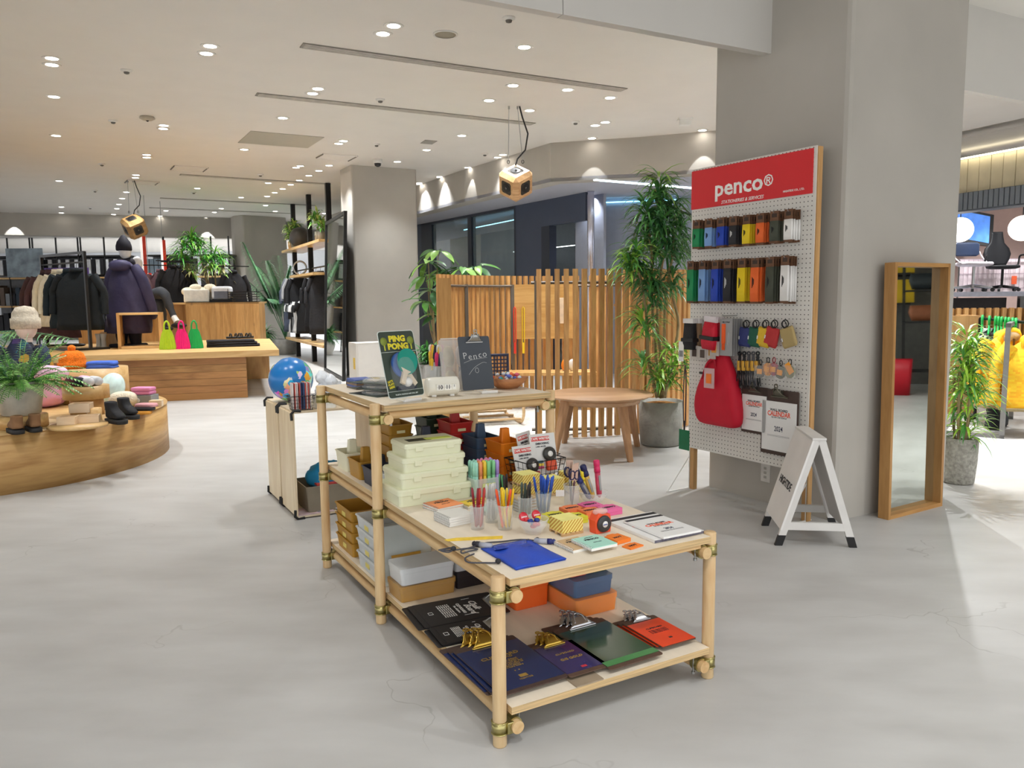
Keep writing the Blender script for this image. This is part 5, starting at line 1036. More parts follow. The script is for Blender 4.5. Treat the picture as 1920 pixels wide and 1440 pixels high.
# red tote
t = hang('tote_bag', 'large red cloth bag hanging from one handle on the pegboard', 'bag', 1348, 664, .06)
def tsec(w, d, z, x): return [(x+px_, py_-.0, z) for px_, py_, _ in rr(w, d, min(w, d)*.45, z)]
o = MB().rings([tsec(.29, .055, -.455, .02), tsec(.36, .085, -.43, .012), tsec(.385, .11, -.34, .0), tsec(.34, .10, -.22, .0), tsec(.23, .08, -.10, .015), tsec(.11, .05, .0, .02), tsec(.05, .03, .05, .02)]).obj('bag_body', M('#c40a2a', .65, 0, .04, bump=.35, bsc=10), t, sub=1)
MB().box(-.05, -.075, -.21, .035, -.072, -.085).obj('film', clearm('#f0dede', .4, .06), t); MB().box(-.03, -.078, -.18, .012, -.075, -.12).obj('orange_card', P_('#ef7a20'), t); MB().box(-.115, -.052, -.13, -.085, -.048, -.115).obj('tag', BLACK, t)
MB().tube(smooth([(-.10, -.04, -.16), (-.05, -.05, -.06), (.0, -.045, -.03), (.01, -.04, -.08)]), .008, 6).obj('handle', M('#b00a26', .7), t)
# calendars on clipboards
def cal_board(px0, px1, py0, py1, label, sc):
    u0, zt = pb(px0, py0, .03); u1, zb2 = pb(px1, py1, .03); w, d = sc
    u, z = pb((px0+px1)/2, (py0+py1)/2, .03)
    loc = PBw(u, .022, z); rot = Matrix.Rotation(PR, 3, 'Z') @ Matrix.Rotation(pi/2, 3, 'X')
    t = clipboard(loc, 0, w, d, .004, HARDD, None, M('#6f6c5e', .35, .9), label, 'calendar clipboards on the pegboard', w/.24, rot=rot.to_euler())
    MB().box(-w*.46, -d*.44, .004, w*.46, d*.32, .009).obj('pages', M('#ecebe8', .4, 0, .015), t); zt = .0096
    text('WALL BOARD', w*.075, TXB, t, (0, d*.19, zt), (0, 0, 0), .02); text('CALENDAR', w*.15, P_('#ef5f46', .5), t, (0, d*.13, zt), (0, 0, 0), .025, sx=.8); text('Up the Old School', w*.055, TXB, t, (0, d*.08, zt), shear=.3)
    text('2024', w*.16, M('#252a48', .5), t, (0, -d*.10, zt), (0, 0, 0), .01, sx=.72)
    for q in (-.2, -.215): MB().box(-w*.3, d*q, .009, w*.3, d*q+.001, .0095).obj('print_line', TXB, t)
    MB().box(w*.36, -d*.44, .009, w*.385, -d*.425, .0096).obj('emblem', TXB, t)
cal_board(1390, 1437, 732, 806, 'smaller clipboard holding a 2024 calendar, at left of the larger one', (.20, .285))
cal_board(1423, 1497, 740, 846, 'larger clipboard holding a 2024 calendar at the lower right of the pegboard', (.265, .385))
t = hang('card_holder', 'green card holder on a long dark cord hanging off the left edge of the pegboard', 'card holder', 1283, 806, .16)
MB().box(-.045, -.003, -.13, .045, .003, 0).obj('card', M('#0e6a42', .5), t); m = MB()
for s in (-1, 1): m.tube(smooth([(0, 0, .0), (s*.008, 0, .06), (s*.012, 0, .2), (s*.010, .0, .32), (0, .0, .42)], 4), .0035, 5)
m.obj('cord', M('#3a2d38', .7), t); MB().tube([(0, 0, .0), (0, 0, .06)], .006, 6).obj('clasp', BLACK, t)
MB().tube([(.0, .02, .42), (.0, -.14, .42)], .0025, 5).obj('peg_arm', STEEL, t)
t = hang('price_tag', 'white long price tag hanging at the upper left of the pegboard', 'tag', 1278, 640, .12); MB().box(-.025, -.001, -.13, .02, .001, 0).obj('paper', WHITE, t); MB().box(-.02, -.0016, -.10, .015, -.0012, -.06).obj('print', M('#8a8a88', .6), t); MB().tube([(0, 0, 0), (.015, .02, .04)], .0012, 4).obj('string', WHITE, t)
# socket plate on the pillar below the pegboard
cd_ = (Vector((c1.x, c1.y, 0))-Vector((c0.x, c0.y, 0))).normalized(); cn_ = Vector((cd_.y, -cd_.x, 0)); q = atP(1436, 886, c0, cn_)
t = T('wall_socket', 'white wall socket plate low on the pillar below the pegboard', 'socket', q+cn_*.001, atan2(cd_.y, cd_.x)); MB().box(-.036, -.006, -.06, .036, 0, .06, .003).obj('plate', M('#d6d3cc', .4), t)
for z in (-.028, .0, .028): MB().box(-.010, -.008, z-.008, .010, -.0055, z+.008).obj('outlet', M('#a9a59c', .4), t)
# ================================================================ A-frame sign
fA, fB, fC = at(1457, 1022), at(1436, 985), at(1597, 1026)
ao = (fA+fC)/2+(fB-fA)*.5; sx_ = (fC-fA).normalized(); arz = atan2(sx_.y, sx_.x); hs = (fC-fA).length/2; hw = (fB-fA).length/2+.01
af = T('sandwich_board', 'white wooden A-frame sign with black feet and short black lettering', 'sign', (ao.x, ao.y, 0), arz)
WP = M('#dedbd6', .55, 0, .05, 8); AH = .56
for s in (-1, 1):
    for q in (-1, 1):
        y = q*(hw-.012)
        def P3(f, o): return (s*(hs*(1-f)+.012*f)+o, f*AH)
        for nm, f0, f1, mt in (('foot', 0, .10, BLACK), ('leg', .10, 1., WP)):
            a0, z0_ = P3(f0, 0); a1, z1_ = P3(f1, 0); w_ = .019
            m = MB(); m.m = Matrix.Translation((0, y, 0)) @ Matrix.Rotation(pi/2, 4, 'X'); m.prism([(a0-w_, z0_), (a0+w_, z0_), (a1+w_, z1_), (a1-w_, z1_)][::1], -.011, .011); m.obj(nm, mt, af)
for q in (-1, 1): MB().box(-hs*.84, q*(hw-.012)-.010, .085, hs*.84, q*(hw-.012)+.010, .125).obj('crossbar', WP, af)
ang = atan2(hs-.012, AH); Ls = AH/cos(ang)
m = MB(); m.box(-.006, -hw+.0, 0, .004, hw-.0, Ls*.84); o = m.obj('sign_panel', M('#eeebe7', .6, 0, .04, 6), af); o.rotation_euler = (0, ang, 0); o.location = (-hs-.014+sin(ang)*Ls*.15, 0, AH*.15)
m = MB(); m.box(-.004, -hw+.03, 0, .004, hw-.03, Ls*.84); o = m.obj('sign_panel', M('#cfccc8', .6, 0, .06, 6), af); o.rotation_euler = (0, -ang, 0); o.location = (hs+.0-sin(ang)*Ls*.15, 0, AH*.15)
MB().box(-.035, -hw-.002, AH-.003, .035, hw+.002, AH+.009, .002).obj('top_cap', WP, af)
rt = Matrix.Rotation(ang, 3, 'Y') @ Matrix.Rotation(-pi/2, 3, 'Z') @ Matrix.Rotation(pi/2, 3, 'X')
pz = Ls*.36; text('HIGHTIDE', .058, M('#23222c', .5), af, (-hs-.014+sin(ang)*Ls*.15+sin(ang)*pz-.0075*cos(ang), .01, AH*.15+cos(ang)*pz+.006*sin(ang)), rt.to_euler(), .018, sx=1.0)
# ================================================================ leaning mirror on the big pillar
mA, mB_ = at(1652, 972), at(1748, 947); mdv = (mB_-mA).normalized(); mw = (mB_-mA).length+.03; mrz = atan2(mdv.y, mdv.x)
mt_ = T('leaning_mirror', 'tall oak-framed mirror leaning on the big grey pillar', 'mirror', mA+Vector((mdv.y, -mdv.x, 0))*.045, rot=(R(-1.), 0, mrz))
MH = 1.47; OF = WOOD('#a87840', '#bf8f54', 'z', 8); OFX = WOOD('#a87840', '#bf8f54', 'x', 8)
for x0 in (0, mw-.022): MB().box(x0, -.0, 0, x0+.022, .065, MH).obj('frame_side', OF, mt_)
for z in (0, MH-.022): MB().box(.022, -.0, z, mw-.022, .065, z+.022).obj('frame_rail', OFX, mt_)
MB().box(.018, .050, .018, mw-.018, .056, MH-.018).obj('mirror_glass', M('#e4ebe4', .02, 1, 0), mt_); MB().box(.01, .057, .01, mw-.01, .063, MH-.01).obj('back_panel', OFX, mt_)
# things off to the right that the mirror shows
t = T('utility_shelf', 'black post rack with bags seen in the leaning mirror', 'rack', (9.9, 4.76, 0), R(90))
for x in (-.25, .25): MB().box(x-.02, -.02, 0, x+.02, .02, 2.3).obj('post', BLACK, t)
for z in (.3, 1.0, 1.45, 1.85): MB().box(-.27, -.2, z, .27, .2, z+.02).obj('shelf', BLACK, t)
for z, c, nm in ((1.88, '#e6e6e6', 'white'), (1.48, '#2e3438', 'dark'), (1.03, '#9a5c3c', 'brown')): S(MB().rings([rr(.3, .12, .03, 0), rr(.38, .15, .05, .12), rr(.34, .1, .04, .22)]), 'handbag', M(c, .6), '%s handbag on the rack seen in the mirror' % nm, 'bag', (9.85, 4.76, z+.002), R(90))
S(MB().rings([rr(.4, .3, .04, 0), rr(.46, .36, .04, .5)]), 'waste_bin', P_('#c8182c'), 'red bin seen in the mirror', 'bin', (9.5, 4.40, 0), R(90))
S(MB().box(-.3, -.3, 0, .3, .3, .85, .01), 'grey_cabinet', M('#9a9c9e', .4), 'grey appliance seen in the mirror', 'appliance', (9.9, 5.27, 0), R(90))
S(MB().rings([rr(.35, .3, .04, 0), rr(.42, .36, .04, .8)]), 'waste_bin', P_('#e0b81c'), 'yellow bin seen in the mirror', 'bin', (10.35, 4.15, 0), R(90))
for z in (1.3, 1.75): S(MB().box(-.2, -.2, 0, .2, .2, .35), 'yellow_box', P_('#e0b81c'), 'yellow box on a rear ledge seen in the mirror, %s' % ('lower' if z < 1.5 else 'upper'), 'box', (10.75, 4.45, z+.001), R(90))
ST(MB().box(11.2, -2, 0, 11.3, 9, ZU), 'wall_right', M('#6c6a66', .8)); ST(MB().box(10.45, 3.7, 1.27, 11.2, 4.6, 1.3), 'trim_4', BLACK); ST(MB().box(10.45, 3.7, 1.72, 11.2, 4.6, 1.75), 'trim_4', BLACK)
# ================================================================ round table
rc = Vector((.715, 6.35, 0)); t = T('round_table', 'low round beige wooden table before the slatted screen', 'table', rc)
MB().lathe([(0, .478), (.405, .478), (.438, .492), (.440, .497), (.436, .502), (0, .502)], 56).obj('tabletop', TABLEW, t)
MB().lathe([(.0, .43), (.33, .43), (.34, .478), (0, .478)], 40).obj('apron', TABLEW, t)
for q in [at(1182, 866), at(1058, 831), at(1195, 837), Vector((.33, 6.13, 0))]:
    d = q-rc; d = d.normalized(); a = atan2(d.y, d.x); r0 = (q-rc).length
    m = MB(); m.m = Matrix.Rotation(a, 4, 'Z'); r1_ = r0-.12
    m.rings([[(r0+x, y, 0) for x, y, _ in rr(.036, .044, .01, 0)], [(r1_+.01+x, y, .46) for x, y, _ in rr(.052, .085, .012, 0)], [(r1_+x, y, .478) for x, y, _ in rr(.052, .085, .012, 0)]], smooth=False); m.obj('leg', TABLEZ, t)
# ================================================================ slatted screen booth
FP = smooth([(x, y, 0) for x, y in [(-.76, 8.25), (-.58, 8.6), (-.32, 8.98), (0, 9.25), (.4, 9.45), (.9, 9.5), (1.4, 9.3), (1.8, 8.85), (1.95, 8.3), (1.82, 7.78), (1.5, 7.42), (1.2, 7.24), (.9, 7.12), (.6, 7.05), (.18, 7.05)]], 12)
FP = [Vector(p) for p in FP]
sc_ = T('slatted_screen', 'curved booth screen of upright tan wooden slats', 'screen', (.5, 8.2, 0)); so = Vector((.5, 8.2, 0))
acc = 0.; nxt = 0.; sl = None; k = 0
for i in range(len(FP)-1):
    a, b = FP[i], FP[i+1]; L_ = (b-a).length
    while nxt <= acc+L_:
        p = a.lerp(b, (nxt-acc)/L_); ang = atan2((b-a).y, (b-a).x)
        if sl is None: sl = MB().box(-.022, -.019, 0, .022, .019, 1.53).mesh('slat', SLAT)
        o = bpy.data.objects.new('slat', sl); COL.objects.link(o); o.parent = sc_; o.location = p-so+Vector((0, 0, .012)); o.rotation_euler = (0, 0, ang); nxt += .082; k += 1
    acc += L_
inner = []
for i, p in enumerate(FP):
    t_ = (FP[min(i+1, len(FP)-1)]-FP[max(i-1, 0)]).normalized(); inner.append(p+Vector((t_.y, -t_.x, 0))*.034)
DM = M('#6a6258', .5, .3, .05)
for z in (.08, 1.42): MB().tube([p-so+Vector((0, 0, z)) for p in inner], .015, 5).obj('frame_rail', DM, sc_)
for f in (.0, .09, .22, .78, .99):
    p = inner[int(f*(len(FP)-1))]-so; MB().box(p.x-.018, p.y-.018, 0, p.x+.018, p.y+.018, 1.44).obj('frame_post', DM, sc_)
pe = FP[0]-so; m = MB(); m.m = Matrix.Translation(pe+Vector((.06, -.05, 0))) @ Matrix.Rotation(R(10), 4, 'Z'); m.box(-.07, -.02, .0, .07, .02, 1.50); m.obj('end_panel', WOOD('#93692f', '#a97e42', 'z', 8), sc_)
# second screen further right behind the plant, seen beside the pegboard
t = T('slatted_screen', 'far low slatted screen with a pale top rail left of the pegboard', 'screen', (2.3, 9.6, 0)); so2 = Vector((2.3, 9.6, 0))
for i in range(26):
    o = bpy.data.objects.new('slat', sl); COL.objects.link(o); o.parent = t; o.location = (-1.0+.085*i, .25*sin(i*.12)-.2, 0); o.scale = (1, 1, .79)
MB().box(-1.05, -.14, 1.17, 1.2, -.06, 1.20).obj('top_rail', SLATL, t)
# board with hanging cords, bench inside the booth
t = T('wall_board', 'plain light wooden board hung inside the booth', 'board', (.36, 9.22, 0)); MB().box(-.36, -.012, .80, .40, .012, 1.44).obj('panel', WOOD('#c08f4a', '#d5a864', 'x', 6), t)
for px_, c, nm in ((.0, '#e23c2a', 'red'), (.10, '#e8c722', 'yellow'), (.27, '#5a6f9a', 'blue-grey')):
    x = .04+px_; t = T('lanyard', '%s cord loop hanging on the board inside the booth' % nm, 'cord', (x, 9.19, 1.18), group='cord loops in the booth')
    MB().tube([(-.012, 0, -.42), (-.012, 0, -.02), (0, 0, 0), (.012, 0, -.02), (.012, 0, -.42)], .006, 6).obj('cord', P_(c, .6), t); MB().box(-.014, -.004, -.55, .014, .004, -.42).obj('tassel', P_(c, .6), t)
t = T('wooden_bench', 'pale slatted wooden bench seat inside the booth', 'bench', (.42, 9.02, 0))
for i in range(4): MB().box(-.55, -.20+.095*i, .40, .55, -.115+.095*i, .435).obj('seat_plank', SLATL, t)
for x in (-.45, 0, .45): MB().box(x-.03, -.18, 0, x+.03, .16, .40).obj('leg', SLATL, t)
for i, (x, c, nm) in enumerate(((.62, '#e88a2c', 'orange'), (.70, '#d9d9d4', 'white'))):
    S(MB().blob((0, 0, .07), (.05, .03, .07)), 'small_cushion', P_(c), '%s rounded object on the booth bench' % nm, 'cushion', (x, 8.98, .436), 0)
S(MB().box(-.04, -.02, 0, .04, .02, .30, .004), 'pale_board', M('#e3c8a8', .5), 'pale upright board leaning on the wooden board in the booth', 'board', (.60, 9.17, 1.0-.02), 0)
for s_ in (0, 1): pass
rgm = M('#cfccc4', .95, 0, .22, 30, bump=.6, bsc=200)
S(MB().lathe([(0, .0), (1.0, .0), (1.01, .008), (1.0, .014), (0, .014)], 60), 'rug', rgm, 'off-white mottled round rug in the booth opening', 'rug', (.0, 8.05, .001), 0, kind=None)
# bentwood lounge chair
t = T('lounge_chair', 'low bentwood lounge chair with dark perforated back behind the display table', 'chair', (-.25, 8.05, .016), .25)
BW = WOOD('#d2ad7c', '#e6c79a', 'x', 8)
for x in (-.27, .27): MB().tube(smooth([(x, -.36, .28), (x, -.42, .12), (x, -.30, .018), (x, 0, .016), (x, .32, .02), (x, .42, .10), (x, .30, .26), (x, .05, .34), (x, -.2, .31), (x, -.36, .28)], 5), .016, 8).obj('side_frame', BW, t)
for y, z in ((-.30, .05), (.0, .045), (.30, .05), (-.2, .31), (.2, .30)): MB().cyl((-.27, y, z), (.27, y, z), .013, n=8).obj('crossbar', BW, t)
m = MB()
for i in range(15): m.box(-.25+i*.036, .20, .33, -.25+i*.036+.012, .21, .66)
for i in range(9): m.box(-.25, .198, .33+i*.04, .266, .212, .33+i*.04+.013)
o = m.obj('backrest_webbing', M('#2b2f45', .7), t)
MB().tube([(-.26, .205, .30), (-.26, .205, .67), (.27, .205, .67), (.27, .205, .30)], .013, 8).obj('back_frame', M('#2b2f45', .6), t); MB().box(-.25, -.28, .30, .25, .2, .33, .01).obj('seat', M('#2b2f45', .8), t)
# ================================================================ plants
def leaf_mat(h, rough=.35):
    m = M(h, rough, 0, .38, 9, ior=1.5, sub=.01); b = m.node_tree.nodes['Principled BSDF']
    return m
LG1, LG2, LG3 = leaf_mat('#5a9a4c'), leaf_mat('#9ccc4e'), leaf_mat('#4a8450')
BARK = M('#a08a66', .8, 0, .25, 40, stretch=(1, 1, .3), bump=.4)
def head(mb, c, n, L_, w, ks, up=.6, droop=.9, seg=4):
    for i in range(n):
        mb.k = rnd.choice(ks); a = rnd.uniform(0, 2*pi); e = rnd.uniform(-.25, 1.25)*up*1.3
        d = Vector((cos(a)*cos(e), sin(a)*cos(e), sin(e)))
        mb.blade(Vector(c)+d*.02+Vector((0, 0, rnd.uniform(-.08, .08))), d, (0, 0, 1), L_*rnd.uniform(.7, 1.15), w, droop*rnd.uniform(.6, 1.5), seg)
def pot(name, label, loc, r, h, mat, taper=.88, soil='#7a5a3c', cat='planter'):
    t = T(name, label, cat, loc); MB().lathe([(r*taper*.9, 0), (r*taper, .01), (r*.97, h*.5), (r, h), (r-.018, h), (r-.02, h-.03), (0, h-.03)], 40).obj('pot', mat, t)
    MB().lathe([(r-.02, h-.03), (r*.5, h-.015), (0, h-.012)], 24).obj('soil', M(soil, .95, 0, .4, 60, bump=1.), t); return t
CONC = M('#a09f98', .75, 0, .14, 10, bump=.5, bsc=40)
pc = Vector((1.30, 6.74, 0))
t = pot('potted_plant', 'tall multi-stem strap-leaved plant in a round grey concrete pot beside the pegboard', pc, .195, .385, CONC, .9, '#a0703a', 'plant')
def W_at(px, py, Y): p = atY(px, py, Y); return p-pc
trunks = [[(1236, 745, 6.72), (1228, 640, 6.70), (1222, 560, 6.68), (1222, 480, 6.65), (1214, 420, 6.68)], [(1240, 745, 6.75), (1245, 650, 6.8), (1248, 560, 6.8), (1262, 470, 6.8), (1262, 420, 6.82)],
          [(1232, 745, 6.7), (1215, 670, 6.6), (1213, 600, 6.55), (1200, 520, 6.5), (1192, 480, 6.5)], [(1246, 745, 6.75), (1256, 690, 6.85), (1272, 610, 6.9), (1258, 540, 6.9), (1240, 400, 6.8), (1235, 360, 6.8)], [(1243, 745, 6.72), (1240, 680, 6.6), (1232, 600, 6.6), (1238, 520, 6.6), (1250, 450, 6.6)], [(1238, 745, 6.7), (1252, 720, 6.6), (1262, 700, 6.55)]]
for tr in trunks: P = smooth([tuple(W_at(*q)) for q in tr], 4); MB().tube(P, [.016-.007*i/len(P) for i in range(len(P))], 7).obj('stem', BARK, t)
m = MB(); m.k = 0
for px, py, Y, n, ks in [(1236, 345, 6.78, 46, (0, 0, 1)), (1236, 380, 6.75, 60, (0, 0, 2)), (1212, 400, 6.65, 60, (0, 0, 2)), (1262, 395, 6.82, 60, (0, 2)), (1240, 430, 6.6, 60, (0, 2)), (1208, 440, 6.7, 50, (0, 2)), (1272, 440, 6.75, 50, (0, 2)), (1250, 470, 6.6, 50, (0, 2)), (1225, 470, 6.85, 40, (2,)), (1275, 480, 6.9, 40, (2, 0)),
                        (1192, 480, 6.5, 55, (0, 1)), (1180, 500, 6.45, 40, (0, 1)), (1206, 520, 6.55, 50, (0, 2)), (1225, 535, 6.5, 44, (0, 2)), (1262, 530, 6.8, 40, (0, 2)), (1212, 620, 6.55, 30, (0, 1)), (1205, 600, 6.5, 26, (0, 1)), (1262, 665, 6.55, 34, (1, 1, 0)), (1272, 690, 6.6, 28, (1, 0)), (1205, 690, 6.55, 22, (1, 0)), (1252, 715, 6.6, 26, (1, 0)), (1234, 715, 6.5, 20, (1, 0)), (1225, 560, 6.6, 40, (0, 2))]:
    head(m, W_at(px, py, Y), int(n*1.35), .25, .025, ks, .62, .95)
m.obj('foliage', [LG1, LG2, LG3], t, kind='stuff')
# plant by the mirror
p2 = Vector((3.06, 5.24, 0)); t = pot('potted_plant', 'bright green strap-leaved plant in a stone-textured pot right of the leaning mirror', p2, .112, .315, M('#9b988e', .85, 0, .3, 45, bump=1., bsc=60), .86, '#4a3a2c', 'plant')
for i in range(5): a = i*1.26; P = smooth([(.03*cos(a), .03*sin(a), .28), (.05*cos(a), .05*sin(a), .45), (.06*cos(a)+.0, .05*sin(a), .62+.05*i)], 3); MB().tube(P, .010, 6).obj('stem', BARK, t)
m = MB()
for dx, dy, z, n in [(0, 0, .95, 44), (.05, 0, .88, 44), (-.04, -.05, .84, 40), (.06, .03, .78, 40), (-.02, -.06, .70, 40), (.07, -.03, .66, 36), (.02, .05, .60, 34), (.06, -.04, .54, 26), (0, -.05, .40, 22), (.03, 0, .34, 26)]: head(m, (dx, dy, z), int(n*1.3), .21, .019, (0, 1, 1), .6, .95)
m.obj('foliage', [LG1, leaf_mat('#a6d24a')], t, kind='stuff')
# broad-leaved plant behind the booth
def broad_leaf():
    m = MB(); n = 5; vs = []; 
    for i in range(n+1):
        t_ = i/n; w = .045*sin(pi*min(1, t_*.9+.08))**.8; z = -.06*t_*t_*1.5; vs += [(-w, .22*t_, z+.012), (0, .22*t_, z), (w, .22*t_, z+.012)]
    fs = []
    for i in range(n): fs += [(3*i, 3*i+1, 3*i+4, 3*i+3), (3*i+1, 3*i+2, 3*i+5, 3*i+4)]
    m.add(vs, fs, True); m.tube([(0, -.07, .0), (0, 0, 0)], .003, 4); return m
bml = [broad_leaf().mesh('leaf', c) for c in (leaf_mat('#5b9440'), leaf_mat('#3c6a3a'), leaf_mat('#87b552'))]
bl0 = Vector((-.95, 9.55, 0)); t = pot('potted_plant', 'branching broad-leaved plant with leaf whorls left of the slatted booth', bl0, .2, .4, M('#9a9892', .7), .85, cat='plant')
whorls = [(803, 492, 9.4), (822, 470, 9.5), (800, 515, 9.6), (838, 505, 9.6), (868, 502, 9.4), (885, 510, 9.55), (812, 545, 9.4), (800, 565, 9.5), (845, 520, 9.3), (825, 590, 9.6), (860, 515, 9.7), (893, 500, 9.6)]
for px, py, Y in whorls:
    w = atY(px, py, Y)-bl0; P = smooth([(0, 0, .38), (.02+w.x*.2, w.y*.2, .7), (w.x*.6, w.y*.6, w.z*.75), tuple(w)], 4); MB().tube(P, [.012-.008*i/len(P) for i in range(len(P))], 6).obj('branch', BARK, t)
    for i in range(8):
        o = bpy.data.objects.new('leaf', rnd.choice(bml)); COL.objects.link(o); o.parent = t; a = 2*pi*i/8+rnd.uniform(-.2, .2); e = rnd.uniform(-.5, .3); o.rotation_euler = (e, rnd.uniform(-.3, .3), a); o.location = w+Vector((-sin(a)*.07*cos(e), cos(a)*.07*cos(e), .07*sin(e)))
t = pot('potted_plant', 'small leafy green bush low behind the display table', Vector((-.95, 8.85, 0)), .15, .55, M('#8c8a85', .7), .85, cat='plant')
m = MB(); [head(m, (rnd.uniform(-.1, .1), rnd.uniform(-.1, .1), .62+.06*rnd.random()), 30, .17, .035, (0, 1), .7, .7, 3) for _ in range(5)]; m.obj('foliage', [LG1, LG3], t, kind='stuff')
# ================================================================ helpers for clothes
def wr(x, y, z, s=1.): return (sin(x*31+z*17+s)*.5+sin(z*43-x*22+s*2)*.3+sin(y*37+z*9)*.3)
def body_rings(h, ws, ds, n=20, amp=.006, seed=0., yoff=None):
    rg = []; m_ = len(ws)
    for i in range(m_):
        z = -h*i/(m_-1); w, d = ws[i]/2, ds[i]/2; ring = []
        for j in range(n):
            a = 2*pi*j/n; c, s_ = cos(a), sin(a); k = 1+amp/.1*.5*sin(a*7+z*14+seed)*min(1, i/2)
            ring.append((w*math.copysign(abs(c)**.8, c)*k, d*math.copysign(abs(s_)**.8, s_)*k+(yoff(z) if yoff else 0)+amp*wr(c, s_, z, seed), z))
        rg.append(ring)
    return rg
def garment(name, label, loc, rz, w, h, d, sleeve, col, group=None, cat='jacket', hood=False, hanger=True, zipc=None, lower=1., sl_out=.04, r_sl=.055, rot=None):
    t = T(name, label, cat, loc, rz, group, rot); sd = rnd.uniform(0, 6)
    ws = [w*.22, w*.5, w*.86, w*.95, w*.93, w*.92, w*.93, w*.96*lower, w*1.0*lower, w*1.02*lower]; ds = [d*.5, d*.62, d*.8, d, d*1.05, d, d*1.0, d*1.05, d*1.1, d*1.1]
    m = MB(); rg = body_rings(h, ws, ds, amp=.010, seed=sd)
    for i, dz in enumerate((0, .03, .015, 0)): rg[i] = [(x, y, z+dz) for x, y, z in rg[i]]
    m.rings(rg); m.obj('torso', col, t)
    for s in (-1, 1):
        P = smooth([(s*w*.36, 0, -.055*h/.6), (s*w*.50, 0, -.16*h/.6), (s*(w*.53+sl_out*.5), .01, -sleeve*.55), (s*(w*.52+sl_out), -.015, -sleeve)], 4)
        MB().tube(P, [r_sl*(1.08-.35*i/len(P))*(1+.06*sin(i*2.1+sd)) for i in range(len(P))], 10).obj('sleeve', col, t)
    if hood: m = MB(); m.blob((0, d*.2, -.02), (w*.19, d*.42, .07), .9); m.tube(smooth([(-w*.18, -.02, -.08), (-w*.12, -.04, .03), (w*.12, -.04, .03), (w*.18, -.02, -.08)]), .028, 8); m.obj('hood', col, t)
    else: MB().lathe([(w*.15, -.02), (w*.13, .035), (w*.11, .035), (w*.12, -.02)], 14).obj('collar', col, t)
    if zipc: MB().box(-.006, -d*.58, -h*.97, .006, -d*.50, -.03).obj('zip', zipc, t)
    if hanger: MB().tube([(0, 0, .0), (0, 0, .075), (.012, 0, .095), (.0, 0, .11), (-.012, 0, .098)], .004, 5).obj('hanger_hook', BLACK if hanger is True else hanger, t)
    return t
FB = lambda h, v=.12: M(h, .85, 0, v, 12, bump=.5, bsc=25)
# ================================================================ round oak podium at the left
PC = Vector((-4.40, 6.25, 0)); PH = .41
t = T('round_podium', 'large low round oak podium at the left edge', 'podium', PC)
o = MB().lathe([(0, 0), (1.465, 0), (1.465, PH-.004), (0, PH-.004)], 96).obj('drum', WOOD('#a97c44', '#cda468', 'x', 6, .45, knots=True, uv=True), t)
uvl = o.data.uv_layers.new(name='grain')
for pl_ in o.data.polygons:
    aa = [atan2(o.data.vertices[o.data.loops[l].vertex_index].co.y, o.data.vertices[o.data.loops[l].vertex_index].co.x) for l in pl_.loop_indices]; mn = max(aa)-min(aa) > 3
    for l, a in zip(pl_.loop_indices, aa): uvl.data[l].uv = (1.465*(a+2*pi if mn and a < 0 else a), o.data.vertices[o.data.loops[l].vertex_index].co.z)
if True: pass; MB().lathe([(0, PH-.004), (1.47, PH-.004), (1.47, PH), (0, PH)], 96).obj('top_panel', OAKT, t)
def PP(px, py, z=PH): return at(px, py, z+.001)
def riser(px, py, r, h, label, z=PH, mat=OAKT):
    p = PP(px, py, z); return S(MB().lathe([(0, 0), (r, 0), (r, h), (0, h)], 40), 'round_riser', mat, label, 'riser', p)
riser(42, 800, .165, .085, 'round wooden riser under the marbled pot')
fp = PP(42, 800); t = T('potted_fern', 'green fern in a grey marbled pot at the left edge of the podium', 'plant', fp+Vector((0, 0, .087)))
MB().lathe([(.11, 0), (.125, .01), (.155, .22), (.15, .24), (.13, .24), (.125, .2), (0, .2)], 36).obj('pot', M('#b7b3a8', .4, 0, .28, 7), t)
def frond(m, base, a, e, L_, n=16, lw=.011, ll=.055, droop=1.2, ks=(0, 1)):
    p = Vector(base); d = Vector((cos(a)*cos(e), sin(a)*cos(e), sin(e))); pts = [p.copy()]
    for i in range(n): p = p+d*L_/n; d = (d+Vector((0, 0, -droop/n))).normalized(); pts.append(p.copy())
    m.k = ks[0]; m.tube(pts, .0022, 4, cap=False)
    for i in range(1, n):
        t_ = (pts[i+1]-pts[i]).normalized(); sd = t_.cross(Vector((0, 0, 1))).normalized(); q = ll*sin(pi*min(.98, .12+i/n*.86))**.6
        m.k = rnd.choice(ks)
        for s in (-1, 1): m.blade(pts[i], sd*s+t_*.45, (0, 0, 1), q, lw, .5, 2, .1)
m = MB()
for i in range(95): a = rnd.uniform(0, 2*pi); frond(m, (.06*cos(a), .06*sin(a), .21), a, rnd.uniform(.2, 1.35), rnd.uniform(.24, .46), 18, .017, .052, rnd.uniform(.8, 1.7))
m.obj('foliage', [leaf_mat('#5fa048'), leaf_mat('#93c766')], t, kind='stuff')
